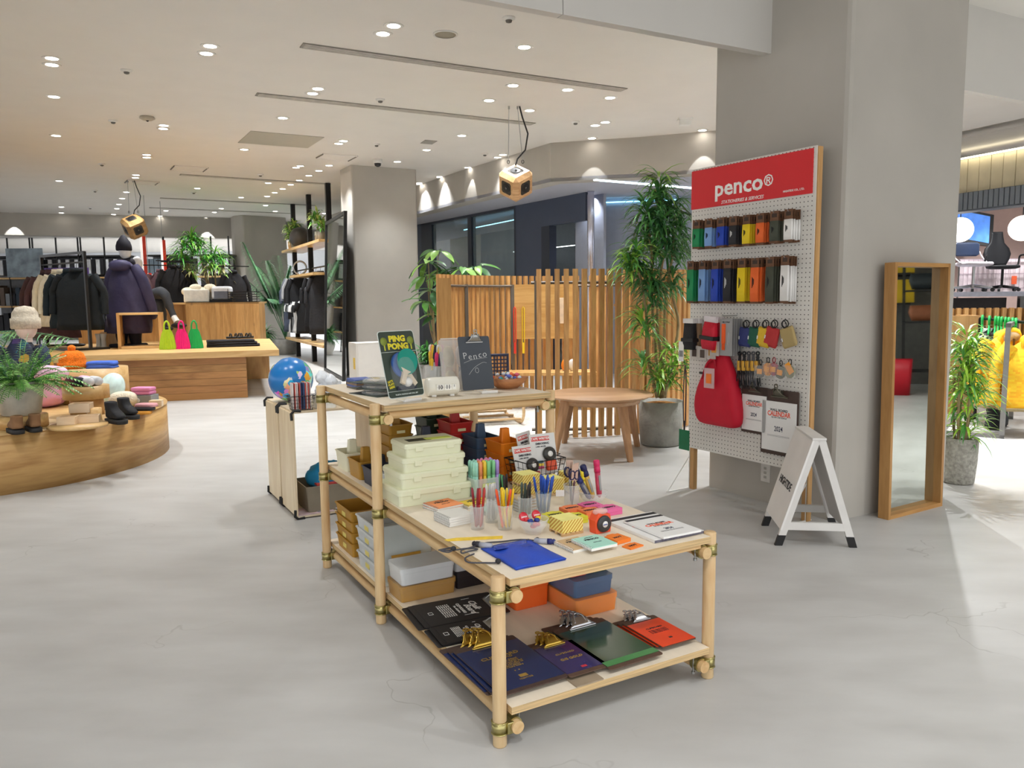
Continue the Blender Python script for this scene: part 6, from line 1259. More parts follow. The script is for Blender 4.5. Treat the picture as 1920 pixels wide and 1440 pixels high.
# palm reaching in from the left
def palm(name, label, loc, fr, pots, mats, ll=.28, lw=.02, n=22):
    t = pot(name, label, loc, *pots, cat='plant')
    for tip, ben in fr:
        m = MB(); b = Vector((0, 0, .35)); tp = Vector(tip); mid = b.lerp(tp, .5)+Vector((0, 0, ben)); P = [Vector(q) for q in smooth([tuple(b), tuple(b.lerp(mid, .6)+Vector((0, 0, .05))), tuple(mid), tuple(tp)], n//3+1)]
        m.k = 0; m.tube(P, [.010*(1-.8*i/len(P)) for i in range(len(P))], 5); s0 = int(len(P)*.3)
        for i in range(s0, len(P)-1):
            t_ = (P[i+1]-P[i]).normalized(); sd = t_.cross(Vector((0, 0, 1))); sd = sd.normalized() if sd.length > .01 else Vector((1, 0, 0)); q = ll*sin(pi*min(.97, .15+(i-s0)/(len(P)-s0)*.83))**.6
            for s in (-1, 1): m.k = rnd.choice((0, 1)); m.blade(P[i], sd*s+t_*.7, (0, 0, 1), q*rnd.uniform(.85, 1.1), lw, .8, 3, .1)
        m.obj('frond', mats, t)
    return t
pl = Vector((-5.5, 7.9, 0))
palm('potted_palm', 'dark green feathery palm reaching in over the podium from the left edge', pl, [((1.0, -1.5, 1.25), .35), ((1.3, -1.2, 1.05), .3), ((.6, -1.4, 1.35), .3), ((1.45, -.7, .95), .35), ((.9, -1.8, 1.0), .3), ((.2, -1.2, 1.5), .3)], (.2, .4, M('#8c8a85', .7)), [leaf_mat('#4d8058'), leaf_mat('#6a9a5c')], .26, .018, 30)
# shoes
def boot(loc, rz, label, up, sole, L_=.2, h=.13, group=None, laces=None):
    t = T('boot', label, 'boot', loc, rz, group); s = L_/.2
    MB().rings([[(x*s, y*s-.01*s, .0) for x, y, _ in rr(.078, .205, .038, 0)], [(x*s, y*s-.01*s, .028*s) for x, y, _ in rr(.080, .208, .038, 0)]]).obj('sole', sole, t)
    rg = [[(x*s, (y-.01)*s, .028*s) for x, y, _ in rr(.072, .198, .034, 0)], [(x*s, (y-.008)*s, .055*s) for x, y, _ in rr(.070, .185, .034, 0)], [(x*s, (y+.02)*s, .08*s) for x, y, _ in rr(.066, .125, .03, 0)], [(x*s, (y+.045)*s, .10*s) for x, y, _ in rr(.066, .088, .03, 0)], [(x*s, (y+.05)*s, h*s) for x, y, _ in rr(.072, .092, .034, 0)], [(x*s, (y+.05)*s, (h-.01)*s) for x, y, _ in rr(.056, .076, .026, 0)]]
    MB().rings(rg).obj('upper', up, t, sub=1); MB().box(-.012*s, -.0*s, .09*s, .012*s, .01*s, .125*s).obj('lace_cord', laces or BLACK, t, rot=(R(-20), 0, 0)); return t
BR = FB('#8a6544'); SOLE = M('#262423', .7)
for px, py, rz, nm in ((30, 812, 2.55-pi*.0, 'left'), (64, 808, 2.5, 'right')): boot(PP(px, py), rz+pi*.35+.3, 'brown padded ankle boot with dark sole, the %s of the pair' % nm, BR, SOLE, .2, .13, 'brown boots on the podium')
for px, py, nm in ((217, 793, 'left'), (240, 784, 'right')): boot(PP(px, py), .95, 'black padded ankle boot with a white mark, the %s of the pair' % nm, FB('#232224'), SOLE, .22, .145, 'black boots on the podium')
# light boxes on a disc
riser(147, 800, .19, .018, 'thin round wooden disc under the pale boxes')
PALE = WOOD('#dcbf9a', '#ead2b2', 'x', 9)
def pale_box(px, py, z, w, d, h, rz, label): return S(MB().rings([[(x, y, z_) for x, y, _ in rr(w, d, .006, 0)] for z_ in (0, h)]+[[(x, y, h) for x, y, _ in rr(w-.012, d-.012, .004, 0)], [(x, y, .01) for x, y, _ in rr(w-.012, d-.012, .004, 0)]], smooth=False), 'pale_wood_box', PALE, label, 'box', PP(px, py, z), rz, 'pale wooden boxes on the disc')
pale_box(128, 795, PH+.019, .12, .10, .055, .2, 'low pale wooden box at the left of the disc'); pale_box(166, 791, PH+.019, .15, .10, .05, .35, 'pale wooden box at the right of the disc'); pale_box(153, 772, PH+.076, .14, .12, .065, .25, 'pale wooden box set on top of the other two')
# stepped riser with rolled towels
p = PP(132, 793); p.y += .42; t = T('pedestal', 'stepped round wooden pedestal carrying rolled textiles', 'riser', (p.x-.1, p.y, PH+.001)); MB().lathe([(0, 0), (.12, 0), (.12, .13), (0, .13)], 36).obj('stem_block', OAKT, t); MB().lathe([(0, .13), (.165, .13), (.165, .23), (0, .23)], 40).obj('top_disc', OAKT, t)
pz_ = Vector((p.x-.1, p.y, PH+.232))
for i, (dx, dy, c, nm) in enumerate(((-.085, -.02, '#5a2436', 'wine red'), (-.03, -.05, '#262a33', 'black'), (.04, -.06, '#e4e2e4', 'white'), (-.03, .05, '#eab8d0', 'pink'), (.075, .0, '#dcdcdf', 'pale'))):
    t = T('rolled_cloth', '%s rolled scarf on the stepped pedestal' % nm, 'scarf', pz_+Vector((dx, dy, .036)), .9, 'rolled scarves on the pedestal'); m = MB(); m.m = Matrix.Rotation(pi/2, 4, 'X'); m.lathe([(0, -.075), (.03, -.075), (.036, -.05), (.036, .05), (.03, .075), (0, .075)], 14); m.obj('roll', FB(c, .1), t)
# back riser with orange beanie and blue cloth
p = PP(122, 770); t = T('round_riser', 'tall round wooden riser behind, carrying the orange beanie', 'riser', (p.x-.08, p.y+.62, PH+.001)); MB().lathe([(0, 0), (.28, 0), (.28, .30), (0, .30)], 48).obj('drum', OAKT, t); rr_ = Vector((p.x-.08, p.y+.62, PH+.302))
t = T('beanie', 'bright orange knitted beanie with a pom-pom', 'hat', rr_+Vector((-.13, -.09, .0)), .3); OB = M('#f07a14', .9, 0, .2, 60, bump=1., bsc=120); MB().lathe([(.105, 0), (.12, .01), (.12, .05), (.105, .055), (.108, .08), (.09, .13), (.05, .155), (0, .16)], 24).obj('cap', OB, t); MB().blob((0, 0, .175), (.034, .034, .03)).obj('pompom', OB, t)
for i in range(2): S(MB().rings([[(x, y, z) for x, y, _ in rr(.24-.01*k, .16, .03, 0)] for k, z in enumerate((0, .012, .028))]), 'folded_cloth', FB('#4a6fd0', .08), 'blue folded cloth beside the orange beanie, %s' % ('lower' if i == 0 else 'upper'), 'cloth', rr_+Vector((.12, -.07, .03*i)), .15)
# pink jacket pile behind
for i, (px, py, c, nm, sz) in enumerate(((92, 772, '#e8a9cc', 'pale pink puffy', (.13, .12, .11)), (105, 790, '#c088b4', 'mauve puffy', (.10, .10, .09)), (95, 745, '#f0c2dc', 'light pink upper', (.13, .1, .07)))):
    o = S(MB().blob((0, 0, sz[2]), sz, .9, 24, 14), 'puffy_bundle', M(c, .6, 0, .12, 8, bump=1., bsc=14), '%s bundle behind the rolled scarves' % nm, 'jacket', (p.x-.28+.03*i, p.y+.22+.05*(i % 2), PH+.002+(.21 if i == 2 else 0)), .3*i); q = o.modifiers.new('d', 'DISPLACE'); q.strength = .03; tx = bpy.data.textures.new('c', 'CLOUDS'); tx.noise_scale = .05; q.texture = tx
# right group of small goods
S(MB().lathe([(0, -.01), (.14, -.01), (.14, .01), (0, .01)], 36), 'round_plate', M('#cfe6e2', .4, 0, .2, 12), 'large pale teal disc leaning behind the pedestal', 'disc', PP(182, 768)+Vector((0, .25, .14)), rot=(R(72), 0, R(-20)))
for i in range(2): S(MB().box(-.05, -.06, 0, .05, .06, .028, .01), 'checked_cloth', stripe_mat('#1f1f22', '#e8e8e8', 30), 'black and white checked folded cloth, %s' % ('lower' if i == 0 else 'upper'), 'cloth', PP(186, 772)+Vector((0, .1, .03*i)), .4)
def bottle(px, py, r, h, label, dy=0.):
    q = PP(px, py); t = T('flask', label, 'bottle', q+Vector((0, dy, 0)), 0, 'cream drinking bottles'); MB().lathe([(0, 0), (r*.9, 0), (r, .01), (r, h*.72), (r*.96, h*.76)], 24).obj('flask_body', M('#e2ddd0', .4, 0, .03), t); MB().lathe([(r*1.02, h*.76), (r*1.02, h*.94), (r*.8, h), (0, h)], 24).obj('cap', M('#ddd6c6', .4, 0, .03), t); MB().box(-r*.5, -r*1.02, h*.3, r*.5, -r*.95, h*.55).obj('logo', M('#c9c2b4', .5), t)
bottle(203, 758, .032, .165, 'cream bottle in front with a square lid'); bottle(208, 752, .036, .19, 'taller cream bottle behind with a flip lid', .14)
t = T('beanie', 'cream knitted beanie folded beside the bottles', 'hat', PP(222, 764)+Vector((.02, .05, 0)), .2); MB().blob((0, 0, .06), (.11, .09, .07), .8, 20, 12).obj('cap', M('#ddd2ba', .9, 0, .1, 40, bump=.8, bsc=80), t)
q = PP(254, 764)+Vector((0, .16, 0)); gbx = S(MB().box(-.10, -.06, 0, .10, .06, .09, .004), 'grey_box', M('#8f9191', .6, 0, .05), 'grey felt box with a white leaf mark', 'box', q, -.1); MB().blob((-.03, -.062, .045), (.03, .003, .022)).obj('leaf_mark', WHITE, gbx); pass
for i in range(2): S(MB().box(-.085, -.055, 0, .085, .055, .03, .01), 'pink_roll', FB('#d986ae', .1), 'pink strapped roll on the grey box, %s' % ('lower' if i == 0 else 'upper'), 'pouch', q+Vector((.0, 0, .092+.031*i)), -.1)
for i, (c, nm) in enumerate((('#e09a3c', 'orange'), ('#2a282a', 'black'), ('#d59a9e', 'pink'))): S(MB().rings([[(x, y, z) for x, y, _ in rr(w_, .1, .03, 0)] for w_, z in ((.16, 0), (.17, .012), (.15, .024))]), 'flat_pouch', FB(c, .1), '%s flat pouch lying at the right of the podium' % nm, 'pouch', PP(264, 776)+Vector((.01*i, .03*i, .025*i)), .25-.2*i, 'flat pouches on the podium')
S(MB().box(-.05, -.035, 0, .05, .035, .05).box(-.04, -.028, .05, .04, .028, .052), 'pale_wood_box', PALE, 'small pale wooden box at the right end of the podium', 'box', PP(281, 765)+Vector((0, .12, 0)), .2)
riser(178, 790, .05, .10, 'small wooden block behind the pale boxes')
# child mannequin
mp_ = atY(47, 607, 6.75); t = T('child_mannequin', 'white child mannequin in a patterned navy jacket and ribbed beige beanie', 'mannequin', (mp_.x-.05, mp_.y, PH+.001), .2)
hz = mp_.z-PH
MB().blob((.05, 0, hz-.03), (.085, .095, .11)).obj('head', M('#e9dcd4', .5), t)
MB().lathe([(.108, hz-.045), (.116, hz-.035), (.116, hz+.045), (.104, hz+.05), (.10, hz+.09), (.07, hz+.14), (.0, hz+.155)], 28, (.05, 0, 0)).obj('beanie', M('#c4b9a6', .9, 0, .15, 50, bump=.6, bsc=60), t)
cam_m = bpy.data.materials.new('mat_camo'); cam_m.use_nodes = True; N = cam_m.node_tree.nodes; tc = N.new('ShaderNodeTexCoord'); v = N.new('ShaderNodeTexVoronoi'); v.inputs['Scale'].default_value = 16; cr = N.new('ShaderNodeValToRGB'); cr.color_ramp.interpolation = 'CONSTANT'
for e_, (p__, c) in enumerate([(0, '#1f2a44'), (.4, '#2a6a8a'), (.52, '#5c4a8a'), (.62, '#c9a23a'), (.7, '#223055')]):
    el = cr.color_ramp.elements[e_] if e_ < 2 else cr.color_ramp.elements.new(p__); el.position = p__; el.color = (*lin(c), 1)
L = cam_m.node_tree.links; L.new(tc.outputs['Object'], v.inputs['Vector']); L.new(v.outputs['Color'], cr.inputs[0]); L.new(cr.outputs[0], N['Principled BSDF'].inputs['Base Color'])
m = MB(); rg = body_rings(hz-.13, [.12, .24, .33, .36, .36, .36, .34], [.1, .16, .2, .22, .22, .22, .2], amp=.01); m.rings([[(x+.0, y, z+hz-.13) for x, y, z in r_] for r_ in rg]); m.obj('jacket', cam_m, t)
for s in (-1, 1): MB().tube(smooth([(s*.14, 0, hz-.20), (s*.2, -.02, hz-.33), (s*.2, -.06, hz-.48)]), [.055]*4+[.05]*4+[.04], 10).obj('sleeve', cam_m, t)
MB().tube([(.05, 0, hz-.16), (.05, 0, hz-.1)], .045, 10).obj('neck', M('#e9dcd4', .5), t)
# ================================================================ long oak platform
BF = at(465, 745); bdv = (BF-at(262, 755)).normalized(); brz = atan2(bdv.y, bdv.x); bpv = Vector((-bdv.y, bdv.x, 0)); BH = atP(465, 657, BF, bpv).z
def BP(x, y, z=0.): return BF+bdv*x+bpv*y+Vector((0, 0, z))
t = T('wooden_platform', 'long plank-fronted wooden display platform with a thick top', 'platform', BF, brz)
rows = 6; ph = (BH-.08)/rows
for i in range(rows):
    for j, (x0, x1) in enumerate(((-5.2, -2.7), (-2.695, 0))): MB().box(x0, .0+.003*((i+j) % 2), i*ph+.001, x1, .5, (i+1)*ph-.002, ).obj('plank', WOOD(rnd.choice(['#8e5f33', '#9c6d3c', '#a9773f']), rnd.choice(['#b07c48', '#b9854e', '#c49358']), 'x', 6, .45, knots=True), t)
MB().box(-5.3, -.06, BH-.08, .42, 3.1, BH).obj('top_slab', OAKT, t); MB().box(-4.8, 2.5, 0, .38, 3.0, BH-.08).obj('rear_base', OAKZ, t)
BZ = BH+.001
def BT(px, py): return at(px, py, BZ)
# coat rack
rb2 = BT(168, 657)+bpv*.1; ra_ = rb2+(BT(62, 657)-rb2)+bpv*.9; rv = (rb2-ra_).normalized(); rrz = atan2(rv.y, rv.x); RC = (ra_+rb2)/2
t = T('clothes_rack', 'black metal clothes rack standing on the long platform', 'rack', RC, rrz); RL = (rb2-ra_).length/2
for s in (-1, 1):
    MB().box(s*RL-.02, -.018, .02, s*RL+.02, .018, 1.34).obj('upright', BLACKM, t); MB().box(s*RL-.02, -.25, 0, s*RL+.02, .25, .03).obj('foot', BLACKM, t)
MB().box(-RL, -.018, 1.31, RL, .018, 1.345).obj('top_bar', BLACKM, t); MB().box(-RL, -.3, 0, RL, -.27, .025).obj('foot_bar', BLACKM, t); MB().cyl((-RL, 0, 1.20), (RL, 0, 1.20), .012, n=8).obj('hanging_rail', BLACKM, t)
def onR(f, z=1.09): return RC+rv*(f*RL)+Vector((0, 0, z))
for i, (f, c, nm, w_, h_, sl_) in enumerate(((-.75, '#4c3432', 'maroon brown quilted coat at the left end', .62, .92, .62), (-.5, '#55393a', 'maroon brown coat, second', .64, .95, .62), (-.22, '#e6dcc0', 'cream fleece jacket', .60, .78, .66), (.02, '#e9e0c6', 'cream fleece jacket behind the dark one', .58, .78, .6), (.35, '#17252c', 'dark teal-black fleece jacket in front', .66, .80, .62), (.62, '#12191d', 'black fleece jacket at the right end', .66, .82, .6))):
    garment('hanging_jacket', '%s on the black rack' % nm, onR(f), .12-.05*i, w_*1.04, h_, .16, sl_, FB(c), 'jackets on the black rack', zipc=None)
# purple parka mannequin
pm = BT(240, 652)+bpv*.25; t = T('mannequin', 'mannequin in a long purple parka and black beanie with back turned', 'mannequin', pm, brz+2.6)
PUM = M('#3a3656', .7, 0, .12, 8, bump=.5, bsc=18); PUD = M('#15131f', .8, 0, .1)
sc0 = 1.0
rg = body_rings(1.04, [.14, .30, .42, .48, .51, .53, .55, .59, .63, .66, .65], [.14, .22, .28, .32, .34, .35, .36, .38, .40, .42, .42], amp=.016, n=24); MB().rings([[(x, y, z+1.24) for x, y, z in r_] for r_ in rg]).obj('parka', PUM, t)
for s in (-1, 1): MB().tube(smooth([(s*.15, 0, 1.15), (s*.25, .0, 1.0), (s*.31, -.04, .74), (s*.32, -.12, .50), (s*.28, -.16, .44)], 4), [.072, .075, .078, .08, .08, .08, .08, .078, .077, .075, .073, .07, .068, .066, .064, .062, .06], 12).obj('sleeve', PUM, t)
MB().blob((0, .11, 1.17), (.155, .12, .085), .9).obj('hood', PUM, t); MB().blob((0, -.06, 1.21), (.11, .1, .09)).obj('collar', PUD, t)
MB().blob((0, -.02, 1.38), (.078, .095, .115)).obj('head', M('#e4e4e6', .4), t); MB().blob((0, -.118, 1.36), (.014, .02, .02)).obj('nose', M('#e4e4e6', .4), t)
MB().lathe([(.10, 1.385), (.108, 1.40), (.107, 1.45), (.09, 1.51), (.055, 1.56), (.03, 1.60), (0, 1.615)], 24).obj('beanie', PUD, t)
for s in (-1, 1): MB().tube(smooth([(s*.1, 0, .30), (s*.11, .02, .15), (s*.11, .0, .02)]), [.10, .1, .09, .09, .085, .08, .075, .07, .07], 10).obj('trouser_leg', PUD, t)
MB().box(-.2, -.14, .0, .2, .2, .05, .02).obj('trouser_hem', PUD, t)
# open wooden frames on the platform
def frame_box(px0, px1, py, h, d, label, off=.35):
    a, b = BT(px0, py)+bpv*off, BT(px1, py)+bpv*off; t = T('frame_box', label, 'box', (a+b)/2, brz); w_ = (b-a).length/2
    for s in (-1, 1): MB().box(s*w_-.02, -d/2, 0, s*w_+.02, d/2, h).obj('side_board', OAKZ, t)
    for z in (0, h-.03): MB().box(-w_, -d/2, z, w_, d/2, z+.03).obj('board', OAKT, t)
frame_box(225, 292, 656, .50, .4, 'open oak frame box to the right of the purple parka', .55)
S(MB().box(-.3, -.2, 0, .3, .2, .30, .003), 'wood_plinth', OAKZ, 'low oak plinth under the black rack coats', 'box', BT(150, 656)+bpv*1.9, brz)
S(MB().box(-.25, -.2, 0, .25, .2, .22, .003), 'wood_plinth', OAKZ, 'low oak block left of the purple parka', 'box', BT(212, 656)+bpv*.9, brz)
# pleated bags
def pleat_bag(px, py, c, nm, s=1.):
    q = BT(px, py); t = T('pleated_bag', '%s pleated handbag standing on the platform' % nm, 'bag', q, brz); n = 44; rg = []
    for z, w_ in ((0, .205), (.03, .21), (.12, .18), (.22, .13), (.27, .085)):
        rg.append([((w_*.5+(.006 if j % 2 else -.006))*cos(2*pi*j/n), (.055+(.005 if j % 2 else -.005))*sin(2*pi*j/n)*(1-z*1.8), z) for j in range(n)])
    MB().rings(rg, smooth=False).obj('bag_body', M(c, .5, 0, .05), t)
    for y in (-.02, .02): MB().tube(smooth([(-.035, y, .25), (-.03, y, .34), (0, y, .385), (.03, y, .34), (.035, y, .25)]), .010, 6).obj('handle', M(c, .5, 0, .05), t)
pleat_bag(315, 655, '#a8c822', 'lime green'); pleat_bag(342, 654, '#e2187a', 'hot pink'); pleat_bag(366, 653, '#17a452', 'green')
for i in range(3): S(MB().rings([[(x, y, z) for x, y, _ in rr(.72-.04*i, .34, .05, 0)] for z in (0, .015, .03)]), 'folded_trousers', FB('#1c1c22', .1), 'black folded trousers lying on the platform, %s' % ['lowest', 'middle', 'topmost'][i], 'trousers', BT(438, 651)+bpv*.25+Vector((-.02*i, 0, .032*i)), brz+.05*i, 'folded trousers on the platform')
for i, dx in enumerate((-.09, .06)):
    t = T('sandal', 'black strapped sandal on the folded trousers, %s' % ('left' if i == 0 else 'right'), 'sandal', BT(453, 648)+bpv*.25+bdv*dx+Vector((0, 0, .095)), brz+1.9, 'sandals on the platform'); MB().rings([[(x, y, z) for x, y, _ in rr(.09, .25, .04, 0)] for z in (0, .03)]).obj('sole', BLACK, t)
    for y in (-.07, -.02, .06): MB().tube(smooth([(-.045, y, .02), (-.03, y, .065), (.03, y, .065), (.045, y, .02)]), .010, 6).obj('strap', BLACK, t)
for i in range(2): S(MB().lathe([(.05, 0), (.035, .03), (.03, .12), (.045, .2), (.04, .2), (.0, .19)], 16), 'cup_stand', M('#b9b2a4', .4), 'slim grey stand at the foot of the black rack, %s' % ('left' if i == 0 else 'right'), 'stand', BT(186+9*i, 652), 0)
for i in range(3): S(MB().blob((0, 0, .02), (.08, .05, .022)), 'sandal_toe', BLACK, 'dark shoe under the hanging coats, %s' % ['left', 'middle', 'right'][i], 'shoe', BT(132+9*i, 649), .3, 'dark shoes under the coats')
# ================================================================ counter, seated figure, plants behind
cr0 = Vector((*(atY(347, 566, 14.2).xy), 0)); cr1 = Vector((*(atY(485, 566, 14.4).xy), 0)); CHH = atY(485, 566, 14.4).z; cdv = (cr1-cr0).normalized(); crz = atan2(cdv.y, cdv.x); CL = (cr1-cr0).length
t = T('service_counter', 'oak boarded counter behind the platform', 'counter', cr0, crz)
for i in range(5): MB().box(CL*i/5+.001, .0, 0, CL*(i+1)/5-.001, .7, CHH).obj('front_board', OAKZ, t)
MB().box(-.62, .55, 0, 0, .95, CHH).obj('return_panel', OAKZ, t); MB().box(-.62, .0, CHH-.03, CL, .95, CHH+.0).obj('countertop', OAKT, t)
def CT(px, off=.3, z=0.): p = atP(px, 560, cr0, Vector((-cdv.y, cdv.x, 0))); return Vector((p.x, p.y, CHH+.001+z))+Vector((-cdv.y, cdv.x, 0))*off
S(MB().box(-.22, -.15, 0, .22, .15, .24, .02), 'white_carton', M('#dcd8cc', .6, 0, .1), 'cream carton on the counter', 'carton', CT(364), crz)
for i in range(4): S(MB().blob((0, 0, 0), (.14, .1, .08), .9), 'crumpled_paper', M('#d8cdb4', .8, 0, .2, 12, bump=1., bsc=14), 'crumpled cream wrapping on the counter, %s' % ['far left', 'left', 'right', 'far right'][i], 'wrapping', CT(345+14*i, .35, .20+.06*(i % 2)), rnd.uniform(0, 3), 'wrapping on the counter')
t = T('card_terminal', 'white and grey machine on a black base on the counter', 'machine', CT(411), crz); MB().box(-.20, -.15, 0, .20, .15, .05).obj('base', BLACK, t); MB().box(-.17, -.13, .05, .17, .13, .29, .04).obj('shell', M('#dfe0e2', .35), t); MB().box(-.12, -.135, .07, .13, -.128, .2).obj('panel', M('#6f7480', .4), t)
t = T('wire_tray', 'black wire tray stack on the counter', 'tray', CT(452), crz)
for k in range(5): MB().box(-.26, -.15, k*.045, .26, .15, k*.045+.012).obj('tray_level', BLACKM, t)
for x in (-.26, .25): MB().box(x, -.15, 0, x+.01, -.14, .24).obj('upright', BLACKM, t)
q = CT(378, 1.3); q.z = 0; pb_ = q
t = pot('potted_plant', 'bushy pair of bright green strap-leaved plants behind the counter', q, .26, .6, M('#8b8a86', .7), .85, cat='plant')
m = MB()
for px, py, n in [(345, 462, 60), (358, 450, 60), (375, 462, 60), (365, 475, 60), (340, 480, 50), (350, 500, 50), (385, 490, 40), (402, 478, 50), (412, 492, 50), (395, 505, 46), (415, 510, 40), (360, 515, 40), (340, 510, 30)]:
    w = atY(px, py, q.y+rnd.uniform(-.2, .2))-q; head(m, w, n, .36, .035, (0, 0, 1) if py < 500 else (1, 2), .6, 1., 3)
m.obj('foliage', [leaf_mat('#4fa83c'), leaf_mat('#8fc452'), leaf_mat('#a39c68')], t, kind='stuff')
for px, py in ((350, 490), (375, 480), (402, 500), (385, 500)): w = atY(px, py, q.y)-q; MB().tube(smooth([(0, 0, .5), (w.x*.4, 0, w.z*.6), tuple(w)]), .015, 6).obj('stem', BARK, t)
# seated legs
SF = Vector((*(atY(285, 560, 12.6).xy), 0)); t = T('seated_mannequin', 'seated mannequin with crossed legs in grey leggings and black shoes', 'mannequin', SF)
def rel(px, py, Y): p = atY(px, py, Y); return (p.x-SF.x, p.y-SF.y, p.z)
LEG = FB('#3f4247', .1); hip = rel(262, 572, 12.9)
MB().tube(smooth([hip, rel(285, 556, 12.7), rel(306, 550, 12.5), rel(318, 575, 12.5), rel(326, 594, 12.5)], 4), [.11]*4+[.10]*4+[.08]*2+[.065]*3+[.05]*4, 12).obj('leg', LEG, t)
MB().tube(smooth([hip, rel(280, 575, 12.8), rel(297, 568, 12.6), rel(305, 590, 12.6), rel(308, 612, 12.6)], 4), [.11]*4+[.10]*4+[.08]*2+[.065]*3+[.05]*4, 12).obj('leg', LEG, t)
MB().tube([rel(325, 592, 12.5), rel(332, 604, 12.45)], [.045, .05], 10).obj('sock', WHITE, t); s_ = rel(333, 607, 12.42); MB().blob((s_[0]+.02, s_[1], s_[2]-.03), (.13, .06, .045)).obj('shoe', BLACK, t); s_ = rel(309, 613, 12.6); MB().blob((s_[0]+.03, s_[1]-.02, s_[2]-.03), (.12, .05, .045)).obj('shoe', BLACK, t)
tz = hip[2]; m = MB(); rg = body_rings(.62, [.14, .34, .42, .42, .40, .38], [.12, .2, .24, .24, .24, .24], amp=.01); m.rings([[(x+hip[0], y+hip[1], z+tz+.56) for x, y, z in r_] for r_ in rg]); m.obj('torso', FB('#6d5055'), t)
MB().blob((hip[0], hip[1], tz+.68), (.08, .095, .115)).obj('head', M('#e4e4e6', .4), t)
S(MB().box(-.3, -.2, 0, .3, .2, hip[2]-.12), 'stool_block', OAKZ, 'oak block carrying the seated mannequin', 'box', (SF.x+hip[0], SF.y+hip[1]+.05, .001), 0)
for i, (px, py, c) in enumerate(((324, 500, '#1e1d20'), (333, 502, '#2a2a30'), (438, 510, '#232327'), (300, 508, '#7a5a62'))):
    p = atY(px, py, 15.2+.1*i); garment('hanging_jacket', ['black hooded coat behind the seated figure', 'dark coat behind the seated figure, right one', 'dark coat right of the counter plants', 'mauve jacket behind the seated figure'][i], p, .6, .5, .85, .2, .6, FB(c))
    MB().box(-.3, -.01, .10, .3, .01, .12).obj('rail', BLACKM, bpy.data.objects[[o.name for o in bpy.data.objects if o.name.startswith('hanging_jacket')][-1]])
# red and white sign blades
for i, (px, y0, y1, Y) in enumerate(((266, 443, 556, 15.5), (304, 450, 510, 17), (278, 512, 552, 16))):
    a, b = atY(px, y0, Y), atY(px, y1, Y); t = T('sign_blade', 'narrow red and white standing sign, %s' % ['nearest and tallest', 'hanging at right', 'short one'][i], 'sign', (a.x, a.y, b.z), .5); h_ = a.z-b.z
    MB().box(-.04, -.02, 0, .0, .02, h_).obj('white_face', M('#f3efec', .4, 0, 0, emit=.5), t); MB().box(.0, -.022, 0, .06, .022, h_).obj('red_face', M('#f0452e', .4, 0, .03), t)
    MB().cyl((0, 0, h_), (0, 0, ZC-b.z if i else h_+.02), .006, n=6).obj('cable', STEEL, t)
    if i != 1: MB().box(-.03, -.02, -b.z, .03, .02, 0).obj('pole', STEEL, t)
# ================================================================ far wall units
for k, (x0, x1) in enumerate(((-30, 60), (62, 150), (152, 240), (270, 345), (360, 432))):
    Y = 19.5+.02*k; a, b = atY(x0, 500, Y), atY(x1, 500, Y); w_ = b.x-a.x
    t = T('wall_rack', 'black-framed shop wall rack with striped stock, %s from the left' % ['first', 'second', 'third', 'fourth', 'fifth'][k], 'rack', (a.x, Y, 0), 0, 'far wall racks')
    for x in (0, w_*.5, w_-.04): MB().box(x, 0, 0, x+.03, .03, 2.86).obj('post', BLACKM, t)
    for z in (.5, 1.15, 1.85, 2.38): MB().box(0, 0, z, w_, .5, z+.04).obj('shelf', BLACKM if z > 2 else OAKT, t)
    MB().box(0, .52, .3, w_, .55, 2.4).obj('back_panel', M('#77787c', .6), t)
    n = int(w_/.11)
    for i in range(n):
        c = ['#222226', '#dfe2e6'][i % 2] if k != 3 else rnd.choice(['#222226', '#dfe2e6', '#8aa', '#556']); MB().box(.03+i*.11, .02, 1.95, .03+i*.11+.09, .4, 2.32).obj('garment', M(c if len(c) == 7 else '#8899aa', .7), t)
    for i in range(int(n*.8)): MB().box(.05+i*.13, .05, 1.2, .05+i*.13+.10, .4, 1.2+rnd.uniform(.25, .5)).obj('garment', M(rnd.choice(['#3a3a40', '#55504c', '#8a8f94', '#c9c9c6', '#6a5a50', '#34404c']), .7), t)
    for i in range(int(n*.7)): MB().box(.05+i*.15, .05, .55, .05+i*.15+.12, .4, .55+rnd.uniform(.25, .5)).obj('garment', M(rnd.choice(['#3a3a40', '#55504c', '#9a9f94', '#c9c9c6', '#2a2a30']), .7), t)
a = atY(74, 508, 19.3); t = T('shop_sign', 'purple standing shelf sign with white lettering on the far rack', 'sign', (a.x+.4, 19.42, 1.995), 0); MB().box(-.45, -.02, -.1, .75, .0, .12).obj('panel', M('#5a3f86', .5), t); text('patagonia', .18, TXW, t, (.12, -.025, -.03), fz(), .04)
SG1 = t
a = atY(20, 500, 19.3); SG2 = S(MB().box(-.45, -.02, 0, .45, 0, .7), 'landscape_picture', M('#8a98a2', .5, 0, .5, 4), 'blue-grey landscape picture panel on the far rack', 'picture', (a.x+.3, 19.40, 1.895), 0)
for o, rk_ in ((SG1, 1), (SG2, 0)):
    r_ = [q_ for q_ in bpy.data.objects if q_.name.startswith('wall_rack')][rk_]; lc = o.location-r_.location
    if o.type == 'MESH': o.parent = r_; o.location = lc; o.name = 'picture_panel'; del o['label'], o['category']
    else:
        for ch in list(o.children): ch.parent = r_; ch.location = ch.location+lc
        bpy.data.objects.remove(o)
for x, y in ((-11.5, 20.5), (-9, 21), (-6.5, 21.5), (-12, 24), (-8.5, 24.5), (-5.5, 24)): spot((x, y, 2.86), 420, 140, .8, .05)  # added spots without fixtures, brightening the far racks and back wall
